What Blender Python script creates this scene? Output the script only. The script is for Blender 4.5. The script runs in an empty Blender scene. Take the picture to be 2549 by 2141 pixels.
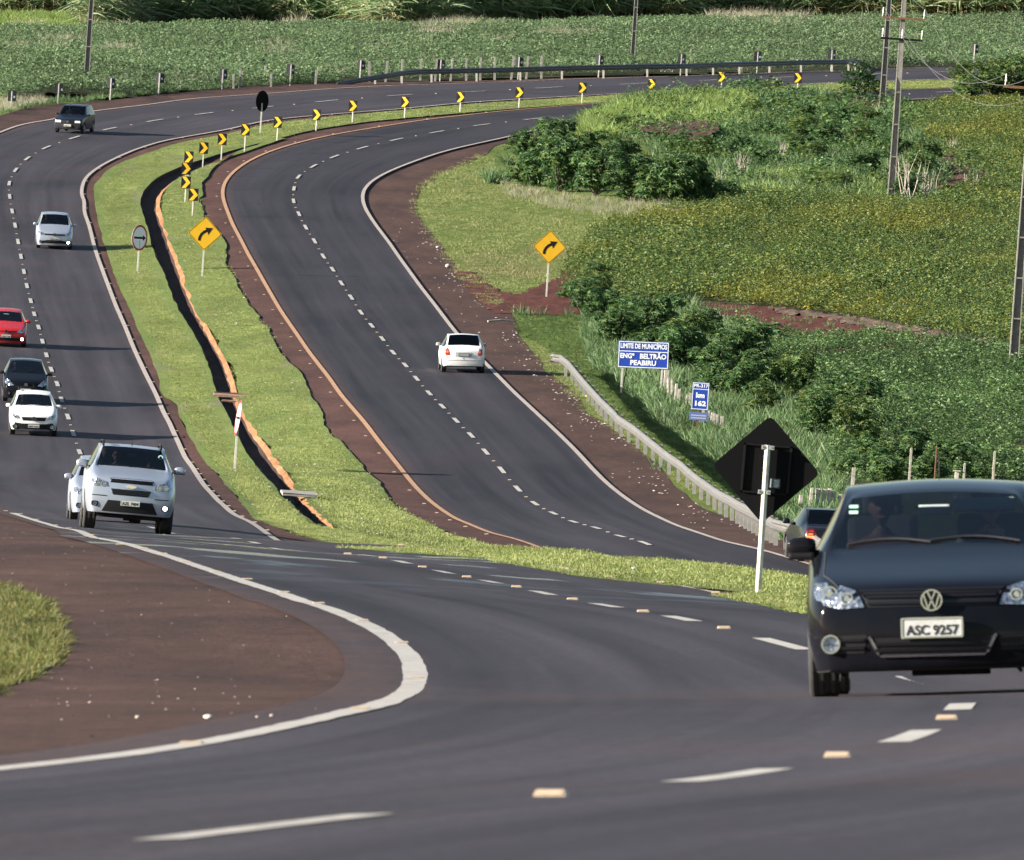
import bpy, bmesh, math, random
import numpy as np
from mathutils import Vector, Matrix
from mathutils.bvhtree import BVHTree

S = bpy.context.scene
COL = S.collection
PI = math.pi
rnd = random.Random(7)

# ---------------------------------------------------------------- camera
CAMZ = 12.0                      # height of the lens above the bottom of the dip
FPX = 36400.0                    # focal length in pixels of a 2549 px wide frame
YH = 364.0                       # row of the horizon in that frame
XC = 1274.5
cam_d = bpy.data.cameras.new('camera')
cam = bpy.data.objects.new('camera', cam_d)
COL.objects.link(cam)
cam_d.sensor_width = 36.0
cam_d.lens = FPX / 2549.0 * 36.0
cam_d.clip_start = 1.0
cam_d.clip_end = 6000.0
cam.location = (0, 0, CAMZ)
cam.rotation_euler = (PI / 2 - math.atan((1070.5 - YH) / FPX), 0, 0)
cam_d.dof.use_dof = True
cam_d.dof.focus_distance = 430.0
cam_d.dof.aperture_fstop = 26.0
S.camera = cam

# ---------------------------------------------------------------- light
SUN_EL = math.radians(15.5)
SUN_AZ = math.radians(12.0)      # how far in front of square-left the sun stands (towards the viewer)
to_sun = Vector((-math.cos(SUN_AZ) * math.cos(SUN_EL), -math.sin(SUN_AZ) * math.cos(SUN_EL), math.sin(SUN_EL)))
sun_d = bpy.data.lights.new('sun', 'SUN')
sun_d.energy = 5.0
sun_d.angle = math.radians(0.5)
sun_d.color = (1.0, 0.92, 0.80)
sun = bpy.data.objects.new('sun', sun_d)
COL.objects.link(sun)
sun.rotation_euler = to_sun.to_track_quat('Z', 'Y').to_euler()
sun.location = (-60, -20, 60)
world = bpy.data.worlds.new('World')
S.world = world
world.use_nodes = True
wn = world.node_tree
bg = wn.nodes['Background']
sky = wn.nodes.new('ShaderNodeTexSky')
sky.sky_type = 'NISHITA'
sky.sun_disc = False
sky.sun_elevation = SUN_EL
sky.sun_rotation = math.atan2(to_sun.x, to_sun.y)
sky.air_density = 1.0
sky.dust_density = 0.6
wn.links.new(sky.outputs[0], bg.inputs[0])
bg.inputs[1].default_value = 0.05
S.view_settings.view_transform = 'Standard'
S.view_settings.look = 'None'
S.view_settings.gamma = 1.0
S.view_settings.use_curve_mapping = False
S.view_settings.exposure = 1.85
S.cycles.use_denoising = True
S.cycles.max_bounces = 6
S.cycles.diffuse_bounces = 3
S.cycles.glossy_bounces = 3
S.cycles.transparent_max_bounces = 10
S.cycles.use_adaptive_sampling = True
S.cycles.adaptive_threshold = 0.02
S.render.use_persistent_data = False

# ---------------------------------------------------------------- helpers
def tag(o, label=None, cat=None, group=None, kind=None):
    if label: o['label'] = label
    if cat: o['category'] = cat
    if group: o['group'] = group
    if kind: o['kind'] = kind
    return o

def link(o, parent=None):
    COL.objects.link(o)
    if parent is not None:
        o.parent = parent
    return o

def empty(name, loc=(0, 0, 0), rz=0.0):
    o = bpy.data.objects.new(name, None)
    COL.objects.link(o)
    o.location = loc
    o.rotation_euler = (0, 0, rz)
    o.empty_display_size = 0.2
    return o

def mesh_obj(name, verts, faces, mat=None, parent=None, smooth=False):
    me = bpy.data.meshes.new(name)
    me.from_pydata([tuple(v) for v in verts], [], faces)
    me.update()
    if mat is not None:
        me.materials.append(mat)
    if smooth:
        me.polygons.foreach_set('use_smooth', [True] * len(me.polygons))
    o = bpy.data.objects.new(name, me)
    return link(o, parent)

def bm_obj(name, bm, mat=None, parent=None, smooth=False):
    me = bpy.data.meshes.new(name)
    bm.normal_update()
    bm.to_mesh(me)
    bm.free()
    if mat is not None:
        for m in (mat if isinstance(mat, (list, tuple)) else [mat]):
            me.materials.append(m)
    if smooth:
        me.polygons.foreach_set('use_smooth', [True] * len(me.polygons))
    o = bpy.data.objects.new(name, me)
    return link(o, parent)

def dup(o, parent=None, keep=True):
    c = o.copy()
    link(c, parent)
    for ch in o.children:
        dup(ch, c)
    return c

def bm_box(bm, c, s, rot=None, bevel=0.0):
    m = Matrix.Translation(Vector(c))
    if rot is not None:
        m = m @ rot
    m = m @ Matrix.Diagonal((s[0], s[1], s[2], 1))
    r = bmesh.ops.create_cube(bm, size=1.0, matrix=m)
    if bevel > 0:
        es = set()
        for v in r['verts']:
            es.update(v.link_edges)
        bmesh.ops.bevel(bm, geom=list(es), offset=bevel, segments=2, affect='EDGES', profile=0.6)
    return r['verts']

def bm_cyl(bm, a, b, r1, r2=None, seg=10):
    a, b = Vector(a), Vector(b)
    if r2 is None: r2 = r1
    d = b - a
    m = Matrix.Translation((a + b) / 2) @ d.to_track_quat('Z', 'Y').to_matrix().to_4x4()
    bmesh.ops.create_cone(bm, cap_ends=True, segments=seg, radius1=r1, radius2=r2, depth=d.length, matrix=m)

def bm_poly_prism(bm, pts, y0, y1):
    """pts: (x, z) outline; a plate between y0 and y1"""
    n = len(pts)
    f = [bm.verts.new((p[0], y0, p[1])) for p in pts]
    k = [bm.verts.new((p[0], y1, p[1])) for p in pts]
    try:
        bm.faces.new(f)
        bm.faces.new(k[::-1])
    except ValueError:
        pass
    for i in range(n):
        j = (i + 1) % n
        bm.faces.new((f[j], f[i], k[i], k[j]))

# ---------------------------------------------------------------- materials
def srgb(r, g, b):
    def c(v):
        v /= 255.0
        return v / 12.92 if v <= 0.04045 else ((v + 0.055) / 1.055) ** 2.4
    return (c(r), c(g), c(b), 1.0)

def new_mat(name):
    m = bpy.data.materials.new(name)
    m.use_nodes = True
    nt = m.node_tree
    return m, nt, nt.nodes['Principled BSDF'], nt.nodes['Material Output']

def N(nt, t, **kw):
    n = nt.nodes.new(t)
    for k, v in kw.items():
        if k.startswith('i_'):
            key = k[2:]
            key = int(key) if key.isdigit() else key.replace('_', ' ')
            n.inputs[key].default_value = v
        else:
            setattr(n, k, v)
    return n

def ramp(nt, stops, interp='LINEAR'):
    r = nt.nodes.new('ShaderNodeValToRGB')
    r.color_ramp.interpolation = interp
    e = r.color_ramp.elements
    while len(e) > 1: e.remove(e[-1])
    e[0].position, e[0].color = stops[0][0], stops[0][1]
    for p, c in stops[1:]:
        x = e.new(p); x.color = c
    return r

def g4(v): return (v, v, v, 1.0)

def simple(name, col, rough=0.6, metal=0.0, noise=0.0, nscale=6.0, spec=0.5, coat=0.0, bump=0.0):
    m, nt, p, out = new_mat(name)
    p.inputs['Base Color'].default_value = col
    p.inputs['Roughness'].default_value = rough
    p.inputs['Metallic'].default_value = metal
    p.inputs['Specular IOR Level'].default_value = spec
    p.inputs['Coat Weight'].default_value = coat
    p.inputs['Coat Roughness'].default_value = 0.06
    if noise > 0 or bump > 0:
        tc = N(nt, 'ShaderNodeTexCoord')
        nz = N(nt, 'ShaderNodeTexNoise', i_Scale=nscale, i_Detail=5.0, i_Roughness=0.6)
        nt.links.new(tc.outputs['Object'], nz.inputs['Vector'])
        if noise > 0:
            lo = [max(0, c * (1 - noise)) for c in col[:3]] + [1]
            hi = [min(1, c * (1 + noise)) for c in col[:3]] + [1]
            r = ramp(nt, [(0.3, lo), (0.7, hi)])
            nt.links.new(nz.outputs['Fac'], r.inputs['Fac'])
            nt.links.new(r.outputs['Color'], p.inputs['Base Color'])
        if bump > 0:
            b = N(nt, 'ShaderNodeBump', i_Strength=bump, i_Distance=0.02)
            nt.links.new(nz.outputs['Fac'], b.inputs['Height'])
            nt.links.new(b.outputs['Normal'], p.inputs['Normal'])
    return m
# ---------------------------------------------------------------- lie of the land
# surveyed points (X right, Y away from the viewer, drop below the lens), in metres
def vp(xv, yv, z):               # row and column in a 2100 px wide frame plus a distance
    return ((xv - 1050.0) * z / 30000.0, z, (yv - 300.0) * z / 30000.0)

L_C = []                         # middle of the oncoming carriageway
for xv, yv, z in [(550, 1700, 44), (1130, 1634, 50), (1500, 1598, 56), (1718, 1555, 61.5), (1870, 1515, 68), (1942, 1477, 74), (1970, 1450, 80),
                  (1890, 1404, 106), (1485, 1289, 125), (1319, 1258, 137), (1174, 1233, 149), (1059, 1206, 161), (957, 1186, 173), (866, 1166, 185)]:
    L_C.append(vp(xv, yv, z))
L_C += [(-3.9, 240, 6.62), (-6.7, 300, 8.03), (-9.8, 358, 9.02), (-11.2, 390, 9.45), (-12.4, 420, 9.82), (-13.7, 460, 10.2)]
L_D = [(163, 929), (150, 890.5), (139, 856.6), (126, 821.6), (117, 789), (105, 759.6), (95, 730), (87, 702), (79, 673), (70, 646), (63, 619), (55, 588), (49, 559),
       (43, 528), (37, 497.6), (31, 464), (25, 435), (20, 405), (19, 378), (32, 350.6), (56, 327), (95, 304.5), (153, 284), (225, 266), (318, 249), (418, 235),
       (540, 222), (670, 209), (820, 197), (970, 190), (1125, 181.5), (1300, 173.5), (1460, 166), (1610, 160), (1780, 154), (1940, 149)]
z = 496.0
px = None
for i, (xv, yv) in enumerate(L_D):
    if px is not None:
        for _ in range(4):
            dx = (xv - 1050) * zz / 30000 - px if _ else (xv - 1050) * z / 30000 - px
            zz = z + math.sqrt(max(144 - dx * dx, 80))
        z = zz
    else:
        zz = z
    px = (xv - 1050) * z / 30000
    L_C.append(vp(xv, yv, z))
L_C.append((33, 965, L_C[-1][2] - 0.6))

R_D = [(603, 388), (602, 413.6), (613, 440), (627, 467.6), (645, 495.7), (663, 527), (682, 553.7), (700, 582), (720, 611), (740, 642), (762, 669), (784, 696), (806, 724), (831, 750), (854, 777.5),
       (880, 807.5), (907, 834.6), (935, 863.5), (966, 894), (996, 928), (1029, 965.5), (1062, 1004), (1097, 1034), (1135, 1054), (1176, 1071.5), (1223, 1084), (1272, 1101), (1322, 1115)]
R_C = [vp(x, y, 714 - 11.7 * n) for n, (x, y) in enumerate(R_D)]
for n, (x, y) in enumerate([(612, 364), (643, 342), (686, 322.5), (743, 304.5), (813, 287.5), (896, 272), (987.5, 257.5), (1094, 245)]):
    R_C.insert(0, vp(x, y, 714 + 11.5 * (n + 1)))
R_C.insert(0, vp(1400, 222, 826))
R_C.insert(0, vp(1640, 207, 842))
R_C.insert(0, vp(1931, 190, 862))
R_C.insert(0, (36, 885, R_C[0][2] - 0.5))
R_C += [(5.4, 380, 11.1), (6.9, 350, 10.9), (9.6, 300, 10.2), (12, 250, 9.0), (14.5, 200, 7.9), (17, 140, 6.6), (18, 60, 4.6)]
R_C = R_C[::-1]

def tab(z, pts):
    return float(np.interp(z, [p[0] for p in pts], [p[1] for p in pts]))
SUPER = [(40, -.015), (70, -.01), (100, 0.0), (140, .05), (175, .085), (300, .08), (360, .055), (500, .045), (700, .045), (760, .05), (850, .03)]
ctrl = []
for X, Z, G in L_C:
    s = tab(Z, SUPER)
    ctrl.append((X, Z, G))
    ctrl.append((X - 3.6, Z, G - 3.6 * s))
    ctrl.append((X + 3.6, Z, G + 3.6 * s))
    if Z < 700:
        ctrl.append((X - 13, Z, G - 4.0 * s))
for X, Z, G in R_C:
    ctrl.append((X, Z, G))
    ctrl.append((X - 3.6, Z, G - 0.1))
    ctrl.append((X + 3.6, Z, G + 0.1))
    ctrl.append((X + 9, Z, G + 0.25))
    if 380 < Z < 790:
        ctrl.append((X + 18, Z, G + 0.2))
        ctrl.append((X + 30, Z, G - 0.1))
# crest of the grass island at the opening, far fields, ground round the camera
ctrl += [vp(1180, 1132, 262), vp(1400, 1158, 228), vp(1640, 1190, 195)]
ctrl += [(0, 0, 1.5), (-12, 0, 1.5), (12, 0, 1.6), (-12, 30, 1.75), (12, 30, 1.9), (0, 30, 1.65)]
for xv, yv, z in [(0, 205, 800), (180, 168, 840), (450, 166, 860), (700, 160, 880), (1000, 152, 905), (1300, 142, 930), (1700, 134, 960), (2100, 128, 985),
                  (0, 110, 960), (700, 104, 990), (1400, 95, 1020), (2100, 85, 1050),
                  (0, 50, 1150), (700, 45, 1150), (1400, 38, 1150), (2100, 30, 1150), (0, -60, 1500), (1050, -70, 1500), (2100, -80, 1500), (-900, 170, 840), (3000, 120, 1000), (-900, 50, 1150), (3000, 30, 1150)]:
    ctrl.append(vp(xv, yv, z))
CT = np.array(ctrl)
AX = 7.0
def _phi(r2):
    return r2 * np.log(r2 + 1e-9) * 0.5
_q = np.stack([CT[:, 0] * AX, CT[:, 1]], 1) / 100.0
_n = len(CT)
_A = np.zeros((_n + 3, _n + 3))
_d2 = ((_q[:, None, :] - _q[None, :, :]) ** 2).sum(-1)
_A[:_n, :_n] = _phi(_d2) + np.eye(_n) * 0.004
_A[:_n, _n] = 1; _A[:_n, _n + 1:] = _q
_A[_n, :_n] = 1; _A[_n + 1:, :_n] = _q.T
_w = np.linalg.solve(_A, np.concatenate([CT[:, 2], [0, 0, 0]]))
GX = np.arange(-60, 60.01, 1.0)
GZ = np.arange(-8, 1604.01, 4.0)
_gx, _gz = np.meshgrid(GX, GZ)
_pts = np.stack([_gx.ravel() * AX, _gz.ravel()], 1) / 100.0
GG = np.zeros(len(_pts))
for a in range(0, len(_pts), 8000):
    b = _pts[a:a + 8000]
    d2 = ((b[:, None, :] - _q[None]) ** 2).sum(-1)
    GG[a:a + 8000] = _phi(d2) @ _w[:_n] + _w[_n] + b @ _w[_n + 1:]
GG = GG.reshape(_gx.shape)
del _pts, _A, _d2

def drop(X, Z):
    """smooth (bicubic along Z, linear in X would kink: use Catmull-Rom both ways) drop below the lens"""
    X = np.clip(np.asarray(X, float), GX[0] + 1.01, GX[-1] - 2.01)
    Z = np.clip(np.asarray(Z, float), GZ[0] + 4.01, GZ[-1] - 8.01)
    fx = (X - GX[0]) / 1.0; fz = (Z - GZ[0]) / 4.0
    ix = np.floor(fx).astype(int); iz = np.floor(fz).astype(int)
    tx = fx - ix; tz = fz - iz
    def w(t):
        return (-.5 * t + t * t - .5 * t ** 3, 1 - 2.5 * t * t + 1.5 * t ** 3, .5 * t + 2 * t * t - 1.5 * t ** 3, -.5 * t * t + .5 * t ** 3)
    wx, wz = w(tx), w(tz)
    r = 0
    for a in range(4):
        row = 0
        for b in range(4):
            row = row + wx[b] * GG[iz + a - 1, ix + b - 1]
        r = r + wz[a] * row
    return r

def ground(X, Z):
    return CAMZ - drop(X, Z)

def gz(X, Z):
    return float(ground(np.array([X]), np.array([Z]))[0])

_ZS = np.concatenate([np.arange(30, 200, 0.5), np.arange(200, 1500, 1.5)])
def find(x, y, zmin=30, zmax=1500):
    """ground point seen at column x, row y of the 2549 px frame"""
    X = (x - XC) * _ZS / FPX
    yy = YH + FPX * drop(X, _ZS) / _ZS
    ok = (yy <= y) & (_ZS >= zmin)
    i = int(np.argmax(ok)) if ok.any() else len(_ZS) - 1
    if i == 0 or not (_ZS[i - 1] >= zmin):
        z = _ZS[i]
    else:
        a, b = yy[i - 1], yy[i]
        t = (a - y) / (a - b) if a != b else 0
        z = _ZS[i - 1] + min(max(t, 0), 1) * (_ZS[i] - _ZS[i - 1])
    z = min(z, zmax)
    return ((x - XC) * z / FPX, float(z))

K = 2.4706
def crop(x0, y0, pts):
    return [(x0 + p[0] / K, y0 + p[1] / K) for p in pts]
CA = lambda p: crop(0, 0, p)
CB = lambda p: crop(850, 0, p)
CC = lambda p: crop(1700, 0, p)
CD = lambda p: crop(0, 500, p)
CE = lambda p: crop(850, 500, p)
CF = lambda p: crop(1700, 500, p)
CG = lambda p: crop(0, 1000, p)
CH = lambda p: crop(850, 1000, p)
CI = lambda p: crop(1700, 1000, p)
CJ = lambda p: crop(0, 1500, p)
CK = lambda p: crop(850, 1500, p)
CL = lambda p: crop(1700, 1500, p)

def trace(px, zmin=30):
    """image trace -> plan polyline [(X, Z)...] sorted by distance"""
    g = [find(x, y, zmin) for x, y in px]
    return sorted(g, key=lambda p: p[1])

def table(pl):
    """plan polyline -> function X(Z), monotone interpolation"""
    z = np.array([p[1] for p in pl]); x = np.array([p[0] for p in pl])
    keep = np.concatenate([[True], np.diff(z) > 0.3])
    z, x = z[keep], x[keep]
    # light smoothing by Catmull-Rom resampling
    def f(q):
        q = np.asarray(q, float)
        i = np.clip(np.searchsorted(z, q) - 1, 0, len(z) - 2)
        h = z[i + 1] - z[i]
        t = (q - z[i]) / h
        d = np.gradient(x, z)
        m0, m1 = d[i] * h, d[i + 1] * h
        r = (2 * t ** 3 - 3 * t * t + 1) * x[i] + (t ** 3 - 2 * t * t + t) * m0 + (-2 * t ** 3 + 3 * t * t) * x[i + 1] + (t ** 3 - t * t) * m1
        lin0 = x[0] + (q - z[0]) * (x[1] - x[0]) / (z[1] - z[0])
        lin1 = x[-1] + (q - z[-1]) * (x[-1] - x[-2]) / (z[-1] - z[-2])
        return np.where(q < z[0], lin0, np.where(q > z[-1], lin1, r))
    f.z0, f.z1 = z[0], z[-1]
    return f

def zsteps(z0, z1, k=0.006):
    r = [z0]
    while r[-1] < z1:
        r.append(r[-1] + max(0.6, min(3.0, r[-1] * k)))
    r[-1] = z1
    return np.array(r)

def lay(Z, n):
    return n * np.clip(0.02 * Z / 500.0, 0.0035, 0.03)
LIFT = lambda Z, n: lay(np.asarray(Z, float), n)

def strip(name, fl, fr, z0, z1, layer, mat, parent=None, nx=6, jag=0.0, seed=1, k=0.006, zoff=0.0):
    """sheet between two edges X = fl(Z) and X = fr(Z), draped on the land"""
    zs = zsteps(z0, z1, k)
    r = np.random.default_rng(seed)
    a, b = fl(zs), fr(zs)
    if jag > 0:
        def nz(s):
            q = r.normal(0, 1, len(zs)); q2 = np.convolve(r.normal(0, 1, len(zs)), np.ones(7) / 2.6, 'same')
            return (q * .5 + q2) * s
        a = a + nz(jag); b = b + nz(jag)
    t = np.linspace(0, 1, nx + 1)
    X = a[:, None] + (b - a)[:, None] * t[None]
    Z = np.repeat(zs[:, None], nx + 1, 1)
    H = ground(X, Z) + lay(Z, layer) + zoff
    v = np.stack([X, Z, H], -1).reshape(-1, 3)
    n = nx + 1
    f = [(i * n + j, i * n + j + 1, (i + 1) * n + j + 1, (i + 1) * n + j) for i in range(len(zs) - 1) for j in range(nx)]
    return mesh_obj(name, v.tolist(), f, mat, parent, smooth=True)

def ribbon(name, fc, w, z0, z1, layer, mat, parent=None, k=0.006, jag=0.0, seed=3):
    """painted line of width w along X = fc(Z)"""
    e = 0.5
    def off(s):
        def g(zz):
            d = (fc(zz + e) - fc(zz - e)) / (2 * e)
            return fc(zz) + s * w / 2 * np.sqrt(1 + d * d)
        return g
    return strip(name, off(-1), off(1), z0, z1, layer, mat, parent, nx=1, k=k, jag=jag, seed=seed)

def inside(poly, x, y):
    c = np.zeros(np.shape(x), bool)
    n = len(poly)
    for i in range(n):
        x1, y1 = poly[i]; x2, y2 = poly[(i + 1) % n]
        if y1 == y2: continue
        t = ((y1 > y) != (y2 > y)) & (x < (x2 - x1) * (y - y1) / (y2 - y1) + x1)
        c ^= t
    return c

def patch(name, poly, layer, mat, step=(0.5, 3.0), parent=None, zoff=0.0, bump=0.0, seed=2):
    """sheet covering a plan polygon"""
    xs = [p[0] for p in poly]; zs = [p[1] for p in poly]
    gx = np.arange(min(xs), max(xs) + step[0], step[0]); gzv = np.arange(min(zs), max(zs) + step[1], step[1])
    cx, cz = np.meshgrid((gx[:-1] + gx[1:]) / 2, (gzv[:-1] + gzv[1:]) / 2)
    m = inside(poly, cx, cz)
    X, Z = np.meshgrid(gx, gzv)
    H = ground(X, Z) + lay(Z, layer) + zoff
    if bump:
        r = np.random.default_rng(seed)
        H = H + r.random(H.shape) * bump
    n = len(gx)
    idx = {}
    v = []; f = []
    def vid(i, j):
        k = i * n + j
        if k not in idx:
            idx[k] = len(v); v.append((float(X[i, j]), float(Z[i, j]), float(H[i, j])))
        return idx[k]
    for i, j in zip(*np.nonzero(m)):
        f.append((vid(i, j), vid(i, j + 1), vid(i + 1, j + 1), vid(i + 1, j)))
    return mesh_obj(name, v, f, mat, parent, smooth=True)

def polyimg(px, zmin=30):
    return [find(x, y, zmin) for x, y in px]
# ---------------------------------------------------------------- ground materials
def asphalt_mat(name, base, tint, shine=0.0):
    m, nt, p, out = new_mat(name)
    L = nt.links.new
    tc = N(nt, 'ShaderNodeTexCoord')
    uv = N(nt, 'ShaderNodeUVMap')
    # fine aggregate
    fine = N(nt, 'ShaderNodeTexNoise', i_Scale=16.0, i_Detail=5.0, i_Roughness=0.85)
    L(tc.outputs['Object'], fine.inputs['Vector'])
    # long streaks in the driving direction
    mp = N(nt, 'ShaderNodeMapping'); mp.inputs['Scale'].default_value = (9.0, 0.012, 1.0)
    L(uv.outputs['UV'], mp.inputs['Vector'])
    st = N(nt, 'ShaderNodeTexNoise', i_Scale=1.0, i_Detail=6.0, i_Roughness=0.62)
    L(mp.outputs['Vector'], st.inputs['Vector'])
    mp2 = N(nt, 'ShaderNodeMapping'); mp2.inputs['Scale'].default_value = (0.10, 0.016, 1.0)
    L(tc.outputs['Object'], mp2.inputs['Vector'])
    pt = N(nt, 'ShaderNodeTexNoise', i_Scale=1.0, i_Detail=5.0, i_Roughness=0.6)
    L(mp2.outputs['Vector'], pt.inputs['Vector'])
    a = N(nt, 'ShaderNodeMath', operation='MULTIPLY'); L(st.outputs['Fac'], a.inputs[0]); a.inputs[1].default_value = 0.62
    b = N(nt, 'ShaderNodeMath', operation='MULTIPLY_ADD'); L(pt.outputs['Fac'], b.inputs[0]); b.inputs[1].default_value = 0.38; L(a.outputs[0], b.inputs[2])
    lo = [c * 0.5 for c in base] + [1]; hi = [c * 1.5 for c in base] + [1]
    r = ramp(nt, [(0.36, lo), (0.5, list(base) + [1]), (0.64, hi)])
    L(b.outputs[0], r.inputs['Fac'])
    # red dust carried on to the surface
    dn = N(nt, 'ShaderNodeTexNoise', i_Scale=0.11, i_Detail=6.0, i_Roughness=0.7)
    L(mp2.outputs['Vector'], dn.inputs['Vector'])
    dn.inputs['Scale'].default_value = 2.3
    dr = ramp(nt, [(0.5, g4(0)), (0.78, g4(0.55))])
    L(dn.outputs['Fac'], dr.inputs['Fac'])
    mx = N(nt, 'ShaderNodeMix', data_type='RGBA')
    L(dr.outputs['Color'], mx.inputs[0]); L(r.outputs['Color'], mx.inputs[6]); mx.inputs[7].default_value = tint + (1,)
    # dust blown on to both edges
    su = N(nt, 'ShaderNodeSeparateXYZ'); L(uv.outputs['UV'], su.inputs[0])
    er = ramp(nt, [(0.0, g4(1)), (.045, g4(.75)), (.10, g4(0)), (.955, g4(0)), (1.0, g4(.8))]); L(su.outputs['X'], er.inputs['Fac'])
    en = N(nt, 'ShaderNodeTexNoise', i_Scale=1.1, i_Detail=6.0, i_Roughness=0.75); L(tc.outputs['Object'], en.inputs['Vector'])
    e2 = ramp(nt, [(.36, g4(0)), (.62, g4(1))]); L(en.outputs['Fac'], e2.inputs['Fac'])
    em = N(nt, 'ShaderNodeMath', operation='MULTIPLY'); L(er.outputs['Color'], em.inputs[0]); L(e2.outputs['Color'], em.inputs[1])
    mx0 = mx
    mx = N(nt, 'ShaderNodeMix', data_type='RGBA'); L(em.outputs[0], mx.inputs[0]); L(mx0.outputs[2], mx.inputs[6]); mx.inputs[7].default_value = (.075, .043, .037, 1)
    # grain
    gr = ramp(nt, [(0.34, g4(0.5)), (0.5, g4(.95)), (0.68, g4(1.6))])
    L(fine.outputs['Fac'], gr.inputs['Fac'])
    mg = N(nt, 'ShaderNodeMix', data_type='RGBA', blend_type='MULTIPLY'); mg.inputs[0].default_value = 1.0
    L(mx.outputs[2], mg.inputs[6]); L(gr.outputs['Color'], mg.inputs[7])
    L(mg.outputs[2], p.inputs['Base Color'])
    # worn, polished places shine at a flat angle
    rr = ramp(nt, [(0.35, g4(0.7)), (0.7, g4(0.88))])
    L(b.outputs[0], rr.inputs['Fac'])
    L(rr.outputs['Color'], p.inputs['Roughness'])
    p.inputs['Specular IOR Level'].default_value = 0.14
    # smooth patches on the crest standing in for heat-mirage reflections
    sx = N(nt, 'ShaderNodeSeparateXYZ'); L(tc.outputs['Object'], sx.inputs[0])
    zr = ramp(nt, [(0.0, g4(0)), (.30, g4(0)), (.42, g4(1)), (.62, g4(1)), (.75, g4(0))])
    zm = N(nt, 'ShaderNodeMath', operation='MULTIPLY'); L(sx.outputs['Y'], zm.inputs[0]); zm.inputs[1].default_value = 1 / 450.0
    L(zm.outputs[0], zr.inputs['Fac'])
    mq = N(nt, 'ShaderNodeMapping'); mq.inputs['Scale'].default_value = (.42, .15, 1.0); L(tc.outputs['Object'], mq.inputs['Vector'])
    wq = N(nt, 'ShaderNodeTexNoise', i_Scale=1.0, i_Detail=3.0, i_Roughness=0.5); L(mq.outputs['Vector'], wq.inputs['Vector'])
    wr_ = ramp(nt, [(.56, g4(0)), (.61, g4(1))]); L(wq.outputs['Fac'], wr_.inputs['Fac'])
    wm = N(nt, 'ShaderNodeMath', operation='MULTIPLY'); L(zr.outputs['Color'], wm.inputs[0]); L(wr_.outputs['Color'], wm.inputs[1])
    mr = N(nt, 'ShaderNodeMix', data_type='FLOAT'); L(wm.outputs[0], mr.inputs[0]); L(rr.outputs['Color'], mr.inputs[2]); mr.inputs[3].default_value = .10
    L(mr.outputs[0], p.inputs['Roughness'])
    bp = N(nt, 'ShaderNodeBump', i_Strength=0.35, i_Distance=0.01)
    bs = N(nt, 'ShaderNodeMath', operation='MULTIPLY_ADD'); L(wm.outputs[0], bs.inputs[0]); bs.inputs[1].default_value = -.34; bs.inputs[2].default_value = .35; L(bs.outputs[0], bp.inputs['Strength'])
    L(fine.outputs['Fac'], bp.inputs['Height']); L(bp.outputs['Normal'], p.inputs['Normal'])
    return m

def dirt_mat(name, c0, c1, c2, scale=0.5):
    m, nt, p, out = new_mat(name)
    L = nt.links.new
    tc = N(nt, 'ShaderNodeTexCoord')
    mp = N(nt, 'ShaderNodeMapping'); mp.inputs['Scale'].default_value = (1.0, 0.22, 1.0)
    L(tc.outputs['Object'], mp.inputs['Vector'])
    n1 = N(nt, 'ShaderNodeTexNoise', i_Scale=scale, i_Detail=8.0, i_Roughness=0.68); L(mp.outputs['Vector'], n1.inputs['Vector'])
    n2 = N(nt, 'ShaderNodeTexNoise', i_Scale=7.0, i_Detail=4.0, i_Roughness=0.8); L(tc.outputs['Object'], n2.inputs['Vector'])
    r = ramp(nt, [(0.36, c0), (0.5, c1), (0.64, c2)]); L(n1.outputs['Fac'], r.inputs['Fac'])
    gr = ramp(nt, [(0.3, g4(0.55)), (0.7, g4(1.45))]); L(n2.outputs['Fac'], gr.inputs['Fac'])
    mg = N(nt, 'ShaderNodeMix', data_type='RGBA', blend_type='MULTIPLY'); mg.inputs[0].default_value = 1.0
    L(r.outputs['Color'], mg.inputs[6]); L(gr.outputs['Color'], mg.inputs[7]); L(mg.outputs[2], p.inputs['Base Color'])
    p.inputs['Roughness'].default_value = 0.95
    p.inputs['Specular IOR Level'].default_value = 0.15
    bp = N(nt, 'ShaderNodeBump', i_Strength=0.6, i_Distance=0.05); L(n2.outputs['Fac'], bp.inputs['Height']); L(bp.outputs['Normal'], p.inputs['Normal'])
    return m

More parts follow.
